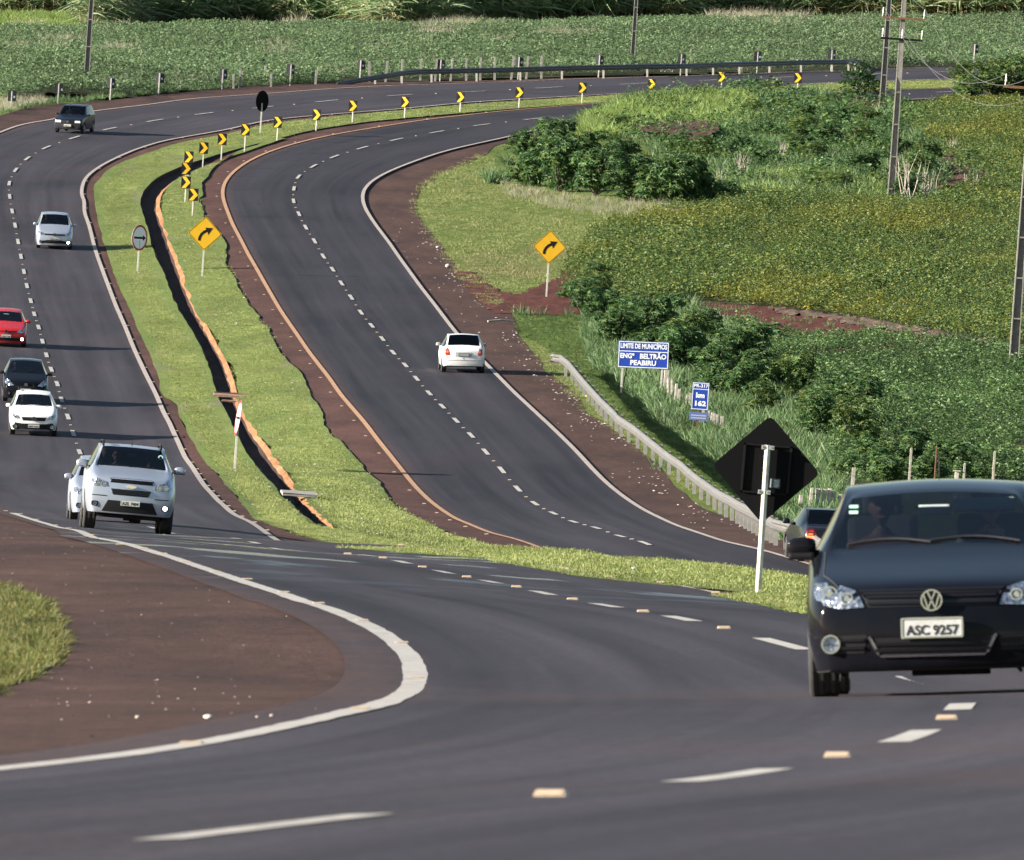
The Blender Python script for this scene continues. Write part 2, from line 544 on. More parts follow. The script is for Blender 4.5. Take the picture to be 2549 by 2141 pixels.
def grass_ground_mat(name, c0, c1, c2, dry):
    m, nt, p, out = new_mat(name)
    L = nt.links.new
    tc = N(nt, 'ShaderNodeTexCoord')
    mp = N(nt, 'ShaderNodeMapping'); mp.inputs['Scale'].default_value = (1.0, 0.16, 1.0)
    L(tc.outputs['Object'], mp.inputs['Vector'])
    n1 = N(nt, 'ShaderNodeTexNoise', i_Scale=0.7, i_Detail=7.0, i_Roughness=0.7); L(mp.outputs['Vector'], n1.inputs['Vector'])
    n3 = N(nt, 'ShaderNodeTexNoise', i_Scale=0.45, i_Detail=6.0, i_Roughness=0.65); L(mp.outputs['Vector'], n3.inputs['Vector'])
    mp3 = N(nt, 'ShaderNodeMapping'); mp3.inputs['Location'].default_value = (37, 11, 5); mp3.inputs['Scale'].default_value = (1, 0.16, 1)
    L(tc.outputs['Object'], mp3.inputs['Vector']); L(mp3.outputs['Vector'], n3.inputs['Vector'])
    n2 = N(nt, 'ShaderNodeTexNoise', i_Scale=8.0, i_Detail=5.0, i_Roughness=0.85); L(tc.outputs['Object'], n2.inputs['Vector'])
    r = ramp(nt, [(0.3, c0), (0.5, c1), (0.7, c2)]); L(n1.outputs['Fac'], r.inputs['Fac'])
    dr = ramp(nt, [(0.56, g4(0)), (0.74, g4(0.8))]); L(n3.outputs['Fac'], dr.inputs['Fac'])
    mx = N(nt, 'ShaderNodeMix', data_type='RGBA'); L(dr.outputs['Color'], mx.inputs[0]); L(r.outputs['Color'], mx.inputs[6]); mx.inputs[7].default_value = dry
    gr = ramp(nt, [(0.3, g4(0.55)), (0.7, g4(1.35))]); L(n2.outputs['Fac'], gr.inputs['Fac'])
    mg = N(nt, 'ShaderNodeMix', data_type='RGBA', blend_type='MULTIPLY'); mg.inputs[0].default_value = 1.0
    L(mx.outputs[2], mg.inputs[6]); L(gr.outputs['Color'], mg.inputs[7]); L(mg.outputs[2], p.inputs['Base Color'])
    p.inputs['Roughness'].default_value = 0.9
    p.inputs['Specular IOR Level'].default_value = 0.1
    bp = N(nt, 'ShaderNodeBump', i_Strength=0.8, i_Distance=0.08); L(n2.outputs['Fac'], bp.inputs['Height']); L(bp.outputs['Normal'], p.inputs['Normal'])
    return m

def paint_mat(name, col, worn):
    m, nt, p, out = new_mat(name)
    L = nt.links.new
    tc = N(nt, 'ShaderNodeTexCoord')
    n2 = N(nt, 'ShaderNodeTexNoise', i_Scale=3.0, i_Detail=7.0, i_Roughness=0.75); L(tc.outputs['Object'], n2.inputs['Vector'])
    r = ramp(nt, [(0.33, worn), (0.5, col)]); L(n2.outputs['Fac'], r.inputs['Fac'])
    L(r.outputs['Color'], p.inputs['Base Color'])
    p.inputs['Roughness'].default_value = 0.7
    return m

M_ASPH = asphalt_mat('asphalt', (0.036, 0.0325, 0.041), (0.066, 0.042, 0.040))
M_ASPH_R = asphalt_mat('asphalt_newer', (0.026, 0.0235, 0.031), (0.040, 0.029, 0.030))
M_DIRT = dirt_mat('shoulder_dirt', (0.0365, 0.0208, 0.0182, 1), (0.0565, 0.0296, 0.0249, 1), (0.0776, 0.0416, 0.0340, 1))
M_DIRT_IN = dirt_mat('median_dirt', (0.0478, 0.0238, 0.0209, 1), (0.0700, 0.0336, 0.0284, 1), (0.0955, 0.0462, 0.0373, 1))
M_DIRT_TAN = dirt_mat('dry_earth', (0.06, 0.04, 0.032, 1), (0.11, 0.075, 0.058, 1), (0.16, 0.12, 0.09, 1), scale=1.8)
M_DIRT_RED = dirt_mat('red_earth', (0.0496, 0.0148, 0.0112, 1), (0.0794, 0.0237, 0.0178, 1), (0.0992, 0.0395, 0.0307, 1), scale=1.5)
M_LAWN = grass_ground_mat('mown_grass', (0.0963, 0.1438, 0.0413, 1), (0.1365, 0.1797, 0.0515, 1), (0.1767, 0.2085, 0.0720, 1), (0.1849, 0.1582, 0.1159, 1))
M_VERGE = grass_ground_mat('verge_grass', (0.0653, 0.1015, 0.0232, 1), (0.1015, 0.1377, 0.0319, 1), (0.1377, 0.1668, 0.0493, 1), (0.1885, 0.1522, 0.0725, 1))
M_SOIL = dirt_mat('field_soil', (0.0250, 0.0300, 0.0140, 1), (0.0350, 0.0420, 0.0180, 1), (0.0500, 0.0550, 0.0250, 1))
M_WHITE = paint_mat('road_paint_white', (0.3744, 0.3528, 0.3240, 1), (0.2016, 0.1728, 0.1584, 1))
M_LINE = paint_mat('edge_paint_dusty', (0.3450, 0.3000, 0.2700, 1), (0.1950, 0.1350, 0.1125, 1))
M_ORANGE = paint_mat('edge_paint_rust', (0.3750, 0.2100, 0.1125, 1), (0.2400, 0.1200, 0.0675, 1))
M_BANK = dirt_mat('sunlit_clay', (0.1812, 0.0836, 0.0398, 1), (0.2452, 0.1179, 0.0583, 1), (0.2771, 0.1573, 0.0887, 1), scale=1.2)  # drain earth with the brightness of its sunlit wall in the colour
M_DITCH = dirt_mat('ditch_earth', (0.020, 0.013, 0.012, 1), (0.032, 0.020, 0.018, 1), (0.045, 0.028, 0.024, 1))  # drain earth darkened for the shaded wall and floor
# ---------------------------------------------------------------- ground sheets
def add_uv(o, xs=None):
    me = o.data
    uvl = me.uv_layers.new(name='UVMap')
    return uvl

def strip_uv(o, nx):
    """u across the strip 0..1, v = distance"""
    me = o.data
    uvl = me.uv_layers.new(name='UVMap')
    n = nx + 1
    vi = np.zeros(len(me.loops), int); me.loops.foreach_get('vertex_index', vi)
    co = np.zeros(len(me.vertices) * 3); me.vertices.foreach_get('co', co)
    co = co.reshape(-1, 3)
    uv = np.stack([(vi % n) / nx, co[vi, 1]], -1)
    uvl.data.foreach_set('uv', uv.ravel())
    return o

LC = table(sorted([(p[0], p[1]) for p in L_C], key=lambda p: p[1]))
RC = table(sorted([(p[0], p[1]) for p in R_C], key=lambda p: p[1]))

def soft(pl, sig=14.0):
    """local straight-line fit: takes the shake out of a hand trace"""
    f = table(pl); q = np.arange(f.z0, f.z1, min(4.0, sig / 3)); x = f(q); r = []
    for c in q:
        w = np.exp(-((q - c) / sig) ** 2 / 2); d = q - c
        s0, s1, s2 = w.sum(), (w * d).sum(), (w * d * d).sum()
        r.append((s2 * (w * x).sum() - s1 * (w * d * x).sum()) / (s0 * s2 - s1 * s1))
    return list(zip(r, q.tolist()))
# base terrain
gxs = np.arange(-58, 57, 1.0); gzs = np.concatenate([np.arange(0, 200, 3.0), np.arange(200, 1590, 6.0)])
_X, _Z = np.meshgrid(gxs, gzs)
_H = ground(_X, _Z) - 0.30
_n = len(gxs)
base = mesh_obj('terrain', np.stack([_X, _Z, _H], -1).reshape(-1, 3).tolist(),
                [(i * _n + j, i * _n + j + 1, (i + 1) * _n + j + 1, (i + 1) * _n + j) for i in range(len(gzs) - 1) for j in range(_n - 1)], M_VERGE, smooth=True)
tag(base, kind='structure')
outer = mesh_obj('terrain', [(-4000, -300, -20), (4000, -300, -20), (4000, 5500, 32), (-4000, 5500, 32), (-4000, 1500, 6), (4000, 1500, 6)], [(0, 1, 5, 4), (4, 5, 2, 3)], M_VERGE)
tag(outer, kind='structure')

# --- edges of the oncoming (left) carriageway
t_Lo_far = trace(CA([(0, 820), (170, 765), (320, 740), (560, 692), (900, 650), (1250, 607), (1650, 580), (2085, 548)]) + CB([(450, 527), (965, 510), (1480, 490), (2000, 475)]) + CC([(470, 455), (900, 442), (1740, 420)]), 650)
t_Lo_near = trace(CG([(60, 685), (200, 730), (340, 770), (440, 792), (560, 830), (700, 875), (840, 905), (960, 940), (1080, 975), (1200, 1010), (1350, 1052), (1500, 1100), (1700, 1175), (1900, 1240)]) +
                  CK([(0, 75), (130, 130), (300, 210), (420, 310), (462, 420), (462, 480), (440, 522), (330, 592), (180, 655), (60, 690)]) +
                  CJ([(1900, 735), (1700, 780), (1400, 850), (1150, 900), (900, 925), (700, 950), (400, 990), (200, 1010), (0, 1025)]))
t_Li = trace(CC([(1700, 488), (1260, 503), (920, 515), (530, 535), (0, 558)]) + CB([(1640, 585), (1150, 612), (850, 630), (300, 680), (0, 703)]) +
             CA([(1740, 735), (1380, 805), (1000, 875), (880, 910), (730, 970), (600, 1040), (530, 1100), (505, 1160), (505, 1210), (520, 1310)]) +
             CD([(515, 0), (545, 150), (590, 320), (640, 460), (700, 620), (760, 760), (830, 930), (900, 1080), (960, 1200), (1040, 1370)]) +
             CG([(1010, 80), (1060, 180), (1110, 290), (1160, 380), (1220, 470), (1290, 560), (1370, 640), (1460, 710), (1545, 750)]), 250)
t_Li_near = trace(CH([(365, 885), (540, 912), (710, 940), (910, 965), (1130, 1000), (1375, 1038), (1643, 1086), (1965, 1122)]) + CI([(203, 1185), (608, 1252), (765, 1290)]))
zl = min(p[1] for p in t_Li)
t_Lo_near = [p for p in soft(t_Lo_near, 4.0) if p[1] < 130] + [p for p in soft(t_Lo_near, 16.0) if p[1] >= 130]
z_lo0, z_lo1 = max(p[1] for p in t_Lo_near), min(p[1] for p in t_Lo_far)
mid_lo = [(float(LC(q)) - 3.55, q) for q in np.arange(z_lo0 + 110, z_lo1 - 30, 25)]
fLo = table([(float(LC(q)) - 3.4, q) for q in (36, 45)] + t_Lo_near + mid_lo + t_Lo_far)
near_i = [(float(LC(q)) + 3.6, q) for q in range(30, int(min(p[1] for p in t_Li_near)) - 8, 12)]
fLi = table(near_i + [p for p in t_Li_near if p[1] < zl - 12] + t_Li)
off = lambda f, d: (lambda q: f(q) + d)

# dirt under and beside it
tLid = trace(CC([(1700, 492), (1260, 507), (920, 519), (530, 540), (0, 563)]) + CB([(1640, 592), (1150, 622), (850, 641), (300, 690), (0, 718)]) +
             CA([(1740, 755), (1380, 830), (1100, 885), (930, 940), (800, 985), (700, 1030), (640, 1080), (600, 1130), (585, 1180), (590, 1250)]) +
             CD([(590, 0), (612, 150), (665, 330), (700, 430), (760, 580), (820, 700), (870, 830), (930, 950), (980, 1080), (1050, 1230)]) +
             CG([(1060, 0), (1100, 90), (1160, 200), (1220, 300), (1290, 400), (1370, 490), (1440, 570), (1520, 660), (1600, 735), (1660, 757)]), 250)
tLid_near = trace(CH([(0, 905), (370, 905), (540, 930), (700, 957), (900, 980), (1130, 1018), (1370, 1058), (1640, 1100), (1750, 1110), (2085, 1140)]) + CI([(200, 1198), (400, 1235), (600, 1280), (765, 1308)]))
zd = min(p[1] for p in tLid)
fLid = table([(float(LC(q)) + 3.85, q) for q in range(30, int(min(p[1] for p in tLid_near)) - 8, 12)] + [p for p in tLid_near if p[1] < zd - 12] + tLid)
tLod = trace(CA([(0, 705), (300, 640), (520, 625), (1000, 575), (1500, 530), (2085, 500)]) + CB([(500, 497), (1230, 480), (2085, 462)]) + CC([(470, 446), (900, 436), (1740, 413)]), 650)
fLod = table([(-16, 0), (-16, 300), (-19, 350), (-24, 500), (-30.5, 640)] + tLod)
ZF = 960
o = tag(strip('road_shoulder', fLod, fLid, 34, ZF, -1.5, M_DIRT, nx=30), kind='structure')
# inner shoulder is redder
tag(strip('inner_shoulder', off(fLi, -.2), fLid, 330, ZF, 0.2, M_DIRT_IN, nx=2), kind='structure')
def fLoA(q):
    q = np.asarray(q, float)
    return fLo(q) - np.interp(q, [30, 60, 130, 220, 300, 700, 760], [.9, .55, .5, .45, .3, .3, .12])
road = strip_uv(strip('oncoming_carriageway', fLoA, off(fLi, .1), 34, ZF, 1, M_ASPH, nx=8), 8)
tag(road, kind='structure')
ribbon('edge_line', fLo, .17, 36, z_lo0 - 2, 2, M_WHITE, road, k=0.004, jag=.006)
ribbon('edge_line', fLo, .17, 700, 950, 2, M_LINE, road)
ribbon('edge_line', fLi, .17, 150, 262, 2, M_LINE, road, jag=.05)
ribbon('edge_line', fLi, .17, 300, 950, 2, M_LINE, road)

# --- right carriageway
tRi = trace(CB([(0, 820), (300, 775), (530, 735), (800, 705), (1100, 675), (1400, 650), (1660, 632)]) + CC([(1650, 546)]) +
            CA([(1830, 880), (1640, 940), (1500, 1010), (1410, 1080), (1370, 1140), (1362, 1190), (1380, 1260), (1410, 1330)]) +
            CD([(1370, 0), (1410, 100), (1470, 220), (1560, 390), (1650, 550), (1740, 700), (1850, 860), (1950, 1000), (2060, 1140)]) +
            CE([(60, 1260), (130, 1340)]) + CH([(25, 0), (90, 85), (170, 180), (240, 260), (310, 350), (370, 420), (430, 500), (500, 570), (580, 640), (680, 710), (800, 765), (920, 810)]), 370)
tRo = trace(CB([(1060, 835), (870, 880), (650, 925), (480, 985), (330, 1040), (220, 1090), (150, 1140), (120, 1190), (125, 1230), (150, 1300)]) +
            CE([(125, 0), (160, 80), (230, 180), (300, 270), (370, 370), (440, 470), (530, 590), (620, 700), (690, 800), (860, 975), (960, 1080), (1050, 1170), (1150, 1260), (1290, 1384)]) +
            CH([(1210, 90), (1300, 170), (1410, 270), (1500, 370), (1600, 480), (1700, 560), (1790, 620), (1900, 690), (2000, 735)]) + CI([(0, 780), (230, 855)]), 370) 
tRi, tRo = soft(tRi, 7.0), soft(tRo, 7.0)
zr = min(p[1] for p in tRi); zr2 = min(p[1] for p in tRo)
far_o = [(float(RC(q)) + 3.5 * 1.12, q) for q in np.arange(max(p[1] for p in tRo) + 12, 885, 12)]
fRi = table([(float(RC(q)) - 3.4, q) for q in np.arange(60, zr - 20, 15)] + tRi)
fRo = table([(float(RC(q)) + 3.4, q) for q in np.arange(60, zr2 - 20, 15)] + tRo + far_o)
tRid = trace(CB([(0, 770), (330, 735), (850, 690), (1100, 665), (1480, 640)]) + CC([(1650, 543)]) +
             CA([(1800, 830), (1600, 890), (1450, 950), (1330, 1010), (1250, 1080), (1228, 1130), (1230, 1190), (1240, 1260), (1260, 1320)]) +
             CD([(1240, 0), (1270, 80), (1340, 200), (1390, 330), (1440, 440), (1460, 500), (1500, 580), (1560, 680), (1640, 760), (1680, 840), (1740, 930), (1790, 1030), (1850, 1080), (1900, 1180), (1960, 1270)]) +
             CH([(0, 270), (75, 300), (90, 360), (120, 420), (190, 460), (180, 510), (250, 570), (310, 620), (380, 680), (480, 730), (600, 800)]), 370)
tRod = trace(CB([(860, 945), (800, 975), (650, 1040), (540, 1100), (470, 1160), (440, 1230), (440, 1290)]) +
             CE([(440, 0), (460, 100), (500, 160), (550, 230), (600, 300), (660, 390), (740, 480), (800, 570), (900, 640), (1010, 690), (1040, 740), (1070, 830), (1120, 900), (1190, 970), (1230, 1040), (1310, 1100), (1370, 1150), (1440, 1220), (1470, 1290)]) +
             CH([(1450, 0), (1480, 70), (1560, 110), (1650, 180), (1740, 240), (1820, 310), (1890, 370), (1940, 440), (2000, 510), (2080, 570)]) + CI([(100, 650), (250, 710)]), 370)
tRid = soft(tRid, 8.0)
fRid = table([(float(RC(q)) - 4.2, q) for q in np.arange(60, min(p[1] for p in tRid) - 20, 15)] + tRid)
fRod = table([(float(RC(q)) + 5.6, q) for q in np.arange(60, min(p[1] for p in tRod) - 20, 15)] + tRod + [(float(fRo(q)) + .8, q) for q in np.arange(max(p[1] for p in tRod) + 12, 885, 12)])
ZR = 880
tag(strip('verge', fRod, lambda q: np.full(np.shape(q), 56.0), 60, ZR, -1.5, M_VERGE, nx=40, k=0.01), kind='structure')
tag(strip('road_shoulder', off(fRid, -.5), off(fRod, .2), 60, ZR, -1, M_DIRT, nx=12, jag=.04), kind='structure')
tag(strip('inner_shoulder', off(fRid, -.4), off(fRi, .1), 380, ZR, -0.5, M_DIRT_IN, nx=3), kind='structure')
road_r = strip_uv(strip('right_carriageway', off(fRi, -.1), off(fRo, .12), 60, ZR, 0.5, M_ASPH_R, nx=8), 8)
tag(road_r, kind='structure')
ribbon('edge_line', fRi, .17, 70, ZR, 1.5, M_ORANGE, road_r)
ribbon('edge_line', fRo, .17, 70, ZR, 1.5, M_LINE, road_r)

# --- island between them, with the drain
tDl = trace(CA([(1800, 833), (1700, 850), (1620, 880), (1500, 915), (1350, 950), (1200, 985), (1050, 1040), (930, 1095), (850, 1150), (825, 1190), (830, 1240), (860, 1320)]) +
            CD([(840, 0), (875, 100), (930, 220), (950, 320), (990, 420), (1030, 520), (1060, 600), (1110, 700), (1180, 800), (1240, 880), (1280, 980), (1310, 1070), (1310, 1180), (1340, 1250), (1400, 1340)]) +
            CG([(1400, 110), (1470, 230), (1530, 330), (1600, 420), (1690, 540), (1770, 620), (1860, 700), (1960, 775)]), 300)
tDr = trace(CA([(1810, 840), (1710, 870), (1520, 935), (1370, 980), (1240, 1030), (1100, 1085), (1000, 1130), (940, 1180), (920, 1230), (940, 1320)]) +
            CD([(945, 0), (1000, 100), (1030, 200), (1080, 320), (1110, 420), (1150, 520), (1200, 650), (1270, 780), (1330, 880), (1400, 1000), (1440, 1090), (1445, 1180), (1450, 1250), (1520, 1360)]) +
            CG([(1560, 160), (1640, 260), (1700, 370), (1780, 470), (1850, 560), (1900, 620), (1960, 680), (2060, 795)]), 300)
fDl, fDr0 = table(soft(tDl)), table(soft(tDr))
fDr = lambda q: np.maximum(fDr0(q), fDl(q) + .30)
zd0 = max(fDl.z0, fDr0.z0); zd1 = min(fDl.z1, fDr0.z1)
LAWN_L = strip('median_lawn', off(fLid, -.02), fDl, zd0, zd1, 1.6, M_LAWN, nx=8, jag=.035)
LAWN_R = strip('median_lawn', fDr, off(fRid, .02), zd0, zd1, 1.6, M_LAWN, nx=8, jag=.09, seed=5)
LAWN_FAR = strip('median_lawn', off(fLid, -.02), off(fRid, .02), zd1, ZR + 30, 1.6, M_LAWN, nx=8, jag=.035)
LAWN_NEAR = strip('median_lawn', off(fLid, -.02), lambda q: np.maximum(fRid(q), fLid(q) + 1.0), 120, zd0, 1.6, M_LAWN, nx=14, jag=.03)
for o in (LAWN_L, LAWN_R, LAWN_FAR, LAWN_NEAR): tag(o, kind='structure')

def ditch():
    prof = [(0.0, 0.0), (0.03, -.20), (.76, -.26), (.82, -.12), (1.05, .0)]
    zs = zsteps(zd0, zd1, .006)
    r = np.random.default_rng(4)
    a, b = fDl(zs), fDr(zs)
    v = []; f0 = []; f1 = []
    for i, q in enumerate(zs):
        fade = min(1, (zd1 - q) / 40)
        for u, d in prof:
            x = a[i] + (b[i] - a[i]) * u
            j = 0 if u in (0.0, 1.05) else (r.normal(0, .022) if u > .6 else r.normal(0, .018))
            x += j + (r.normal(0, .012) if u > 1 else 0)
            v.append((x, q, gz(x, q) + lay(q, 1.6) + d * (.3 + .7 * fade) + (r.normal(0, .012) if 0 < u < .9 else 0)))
    n = len(prof)
    for i in range(len(zs) - 1):
        for j in range(n - 1):
            q = (i * n + j, i * n + j + 1, (i + 1) * n + j + 1, (i + 1) * n + j)
            (f1 if j >= 3 else f0).append(q)
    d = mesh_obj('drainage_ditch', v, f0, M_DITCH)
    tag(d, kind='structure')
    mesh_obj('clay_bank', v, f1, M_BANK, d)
ditch()

# --- dashes, each on its own
def dash(fc, z0, z1, w, road_o, layer, mat):
    e = .5
    zs = np.linspace(z0, z1, 7)
    d = (fc(zs + e) - fc(zs - e)) / (2 * e)
    c = fc(zs); wx = w / 2 * np.sqrt(1 + d * d)
    v = []; 
    for s in (-1, 1):
        for i in range(7):
            x = c[i] + s * wx[i]
            v.append((x, zs[i], gz(x, zs[i]) + lay(zs[i], layer)))
    f = [(i, 7 + i, 7 + i + 1, i + 1) for i in range(6)]
    mesh_obj('lane_dash', v, f, mat, road_o)
STUD_SPOTS = []
zz = 44.0
Ld = [44, 56, 68, 80, 106]
q = 119.0
while q < 330: Ld.append(q); q += 12
for xv, yv in L_D:
    if yv > 935: continue
    Ld.append(find(xv * 2549 / 2100, yv * 2549 / 2100, 400)[1])
LCd = table(sorted([(p[0], p[1]) for p in L_C if p[1] < 400] + [find(x * 2549 / 2100, y * 2549 / 2100, 400) for x, y in L_D], key=lambda p: p[1]))
for q in Ld:
    sl = float(LCd(q + 1) - LCd(q - 1)) / 2
    h = 2.0 / math.sqrt(1 + sl * sl)
    dash(LCd, q - h, q + h, .15, road, 2, M_WHITE)
RCd = table(sorted([find(x * 2549 / 2100, y * 2549 / 2100, 380) for x, y in R_D + [(612, 364), (643, 342), (686, 322.5), (743, 304.5), (813, 287.5), (896, 272), (987.5, 257.5), (1094, 245)]] + [p for p in [(p[0], p[1]) for p in R_C] if p[1] > 826 or p[1] < 370], key=lambda p: p[1]))
Rd = [find(x * 2549 / 2100, y * 2549 / 2100, 380)[1] for x, y in R_D + [(612, 364), (643, 342), (686, 322.5), (743, 304.5), (813, 287.5), (896, 272), (987.5, 257.5), (1094, 245)]] + [816, 828, 840, 852, 863]
for q in Rd:
    sl = float(RCd(q + 1) - RCd(q - 1)) / 2
    h = 2.0 / math.sqrt(1 + sl * sl)
    dash(RCd, q - h, q + h, .15, road_r, 1.5, M_WHITE)
# ---------------------------------------------------------------- vegetation
def leaf_mat(name, cols, patch=0.35, pscale=0.25, trans=0.35, rough=0.55, stretch=0.3, patch_col=None):
    """leaves: colour differs leaf by leaf and drifts slowly over the ground"""
    m, nt, p, out = new_mat(name)
    L = nt.links.new
    ge = N(nt, 'ShaderNodeNewGeometry')
    n = len(cols)
    r = ramp(nt, [(i / max(1, n - 1), c + (1,)) for i, c in enumerate(cols)])
    L(ge.outputs['Random Per Island'], r.inputs['Fac'])
    mp = N(nt, 'ShaderNodeMapping'); mp.inputs['Scale'].default_value = (1, stretch, 1)
    L(ge.outputs['Position'], mp.inputs['Vector'])
    nz = N(nt, 'ShaderNodeTexNoise', i_Scale=pscale, i_Detail=5.0, i_Roughness=0.65); L(mp.outputs['Vector'], nz.inputs['Vector'])
    if patch_col is None:
        pr = ramp(nt, [(0.3, g4(1 - patch)), (0.7, g4(1 + patch))]); L(nz.outputs['Fac'], pr.inputs['Fac'])
        mg = N(nt, 'ShaderNodeMix', data_type='RGBA', blend_type='MULTIPLY'); mg.inputs[0].default_value = 1
        L(r.outputs['Color'], mg.inputs[6]); L(pr.outputs['Color'], mg.inputs[7])
    else:
        pr = ramp(nt, [(0.5, g4(0)), (0.66, g4(patch))]); L(nz.outputs['Fac'], pr.inputs['Fac'])
        mg = N(nt, 'ShaderNodeMix', data_type='RGBA'); L(pr.outputs['Color'], mg.inputs[0])
        L(r.outputs['Color'], mg.inputs[6]); mg.inputs[7].default_value = patch_col + (1,)
    col = mg.outputs[2]
    L(col, p.inputs['Base Color'])
    p.inputs['Roughness'].default_value = rough
    p.inputs['Specular IOR Level'].default_value = 0.3
    tr = N(nt, 'ShaderNodeBsdfTranslucent'); L(col, tr.inputs['Color'])
    ms = N(nt, 'ShaderNodeMixShader'); ms.inputs[0].default_value = trans
    L(p.outputs[0], ms.inputs[1]); L(tr.outputs[0], ms.inputs[2]); L(ms.outputs[0], out.inputs['Surface'])
    return m

M_SOY_FAR = leaf_mat('soy_leaf_far', [(0.0569, 0.0942, 0.0467), (0.0915, 0.1452, 0.0684), (0.1296, 0.1931, 0.0900), (0.1715, 0.2380, 0.1129)], patch=.25, pscale=.08)
M_SOY = leaf_mat('soy_leaf', [(0.0336, 0.0671, 0.0218), (0.0554, 0.1031, 0.0306), (0.0816, 0.1356, 0.0373), (0.1141, 0.1621, 0.0440), (0.2091, 0.2098, 0.0493)], patch=.7, pscale=.10, patch_col=(.17, .17, .03))
M_SOY_LOW = leaf_mat('soy_leaf_low', [(0.0344, 0.0747, 0.0282), (0.0572, 0.1121, 0.0395), (0.0926, 0.1590, 0.0520), (0.1354, 0.1978, 0.0672)], patch=.35, pscale=.15)
M_SOY_YEL = leaf_mat('soy_leaf_ripe', [(0.0600, 0.1000, 0.0200), (0.1200, 0.1400, 0.0250), (0.2200, 0.2000, 0.0300), (0.3000, 0.2400, 0.0300)], patch=.3)
M_WEED = leaf_mat('weed_blade', [(0.0427, 0.0867, 0.0352), (0.0701, 0.1328, 0.0494), (0.1098, 0.1759, 0.0667), (0.1623, 0.2136, 0.0975)], patch=.4, pscale=.3)
M_WEED_BR = leaf_mat('weed_blade_bright', [(0.1045, 0.1664, 0.0385), (0.1487, 0.2175, 0.0524), (0.2069, 0.2619, 0.0694), (0.2360, 0.2635, 0.0985)], patch=.3, pscale=.3)
M_DRY = leaf_mat('dry_blade', [(0.2087, 0.1919, 0.1232), (0.3048, 0.2838, 0.2041), (0.4030, 0.3864, 0.3157), (0.1924, 0.2186, 0.1239)], patch=.2)
M_LAWNB = leaf_mat('lawn_blade', [(0.1239, 0.1643, 0.0405), (0.1673, 0.2117, 0.0527), (0.2102, 0.2441, 0.0673), (0.2445, 0.2402, 0.1146)], patch=.35, pscale=.35, trans=.3)
M_VERGEB = leaf_mat('verge_blade', [(0.1114, 0.1519, 0.0398), (0.1552, 0.1958, 0.0540), (0.1919, 0.2256, 0.0731), (0.2495, 0.2293, 0.1213)], patch=.8, pscale=.12, trans=.3, patch_col=(.19, .165, .085))
M_CANE = leaf_mat('cane_leaf', [(0.0645, 0.1200, 0.0528), (0.1153, 0.1921, 0.0774), (0.2161, 0.2774, 0.1326), (0.3784, 0.3639, 0.2045), (0.1408, 0.2166, 0.1078)], patch=.35, pscale=.15)
M_CANE_DRY = leaf_mat('cane_trash', [(0.1200, 0.0825, 0.0480), (0.2250, 0.1650, 0.0900), (0.3000, 0.2400, 0.1350)], patch=.3)
M_CASTOR = leaf_mat('castor_leaf', [(0.0271, 0.0681, 0.0271), (0.0526, 0.1124, 0.0400), (0.0813, 0.1537, 0.0531), (0.1266, 0.1973, 0.0667)], patch=.3, pscale=.5, stretch=1)
M_CASTOR_Y = leaf_mat('castor_leaf_yellowing', [(0.0357, 0.0832, 0.0252), (0.0654, 0.1197, 0.0308), (0.1190, 0.1701, 0.0420), (0.1275, 0.1620, 0.0500)], patch=.3, pscale=.5, stretch=1)
M_TREE = leaf_mat('tree_leaf', [(0.0180, 0.0504, 0.0158), (0.0324, 0.0739, 0.0211), (0.0540, 0.1042, 0.0290)], patch=.3, pscale=.6, stretch=1)
M_BARK = simple('bark', (.12, .10, .08, 1), .9, noise=.4, nscale=9)
M_DEAD = simple('dead_wood', (.34, .30, .26, 1), .9, noise=.35, nscale=5)

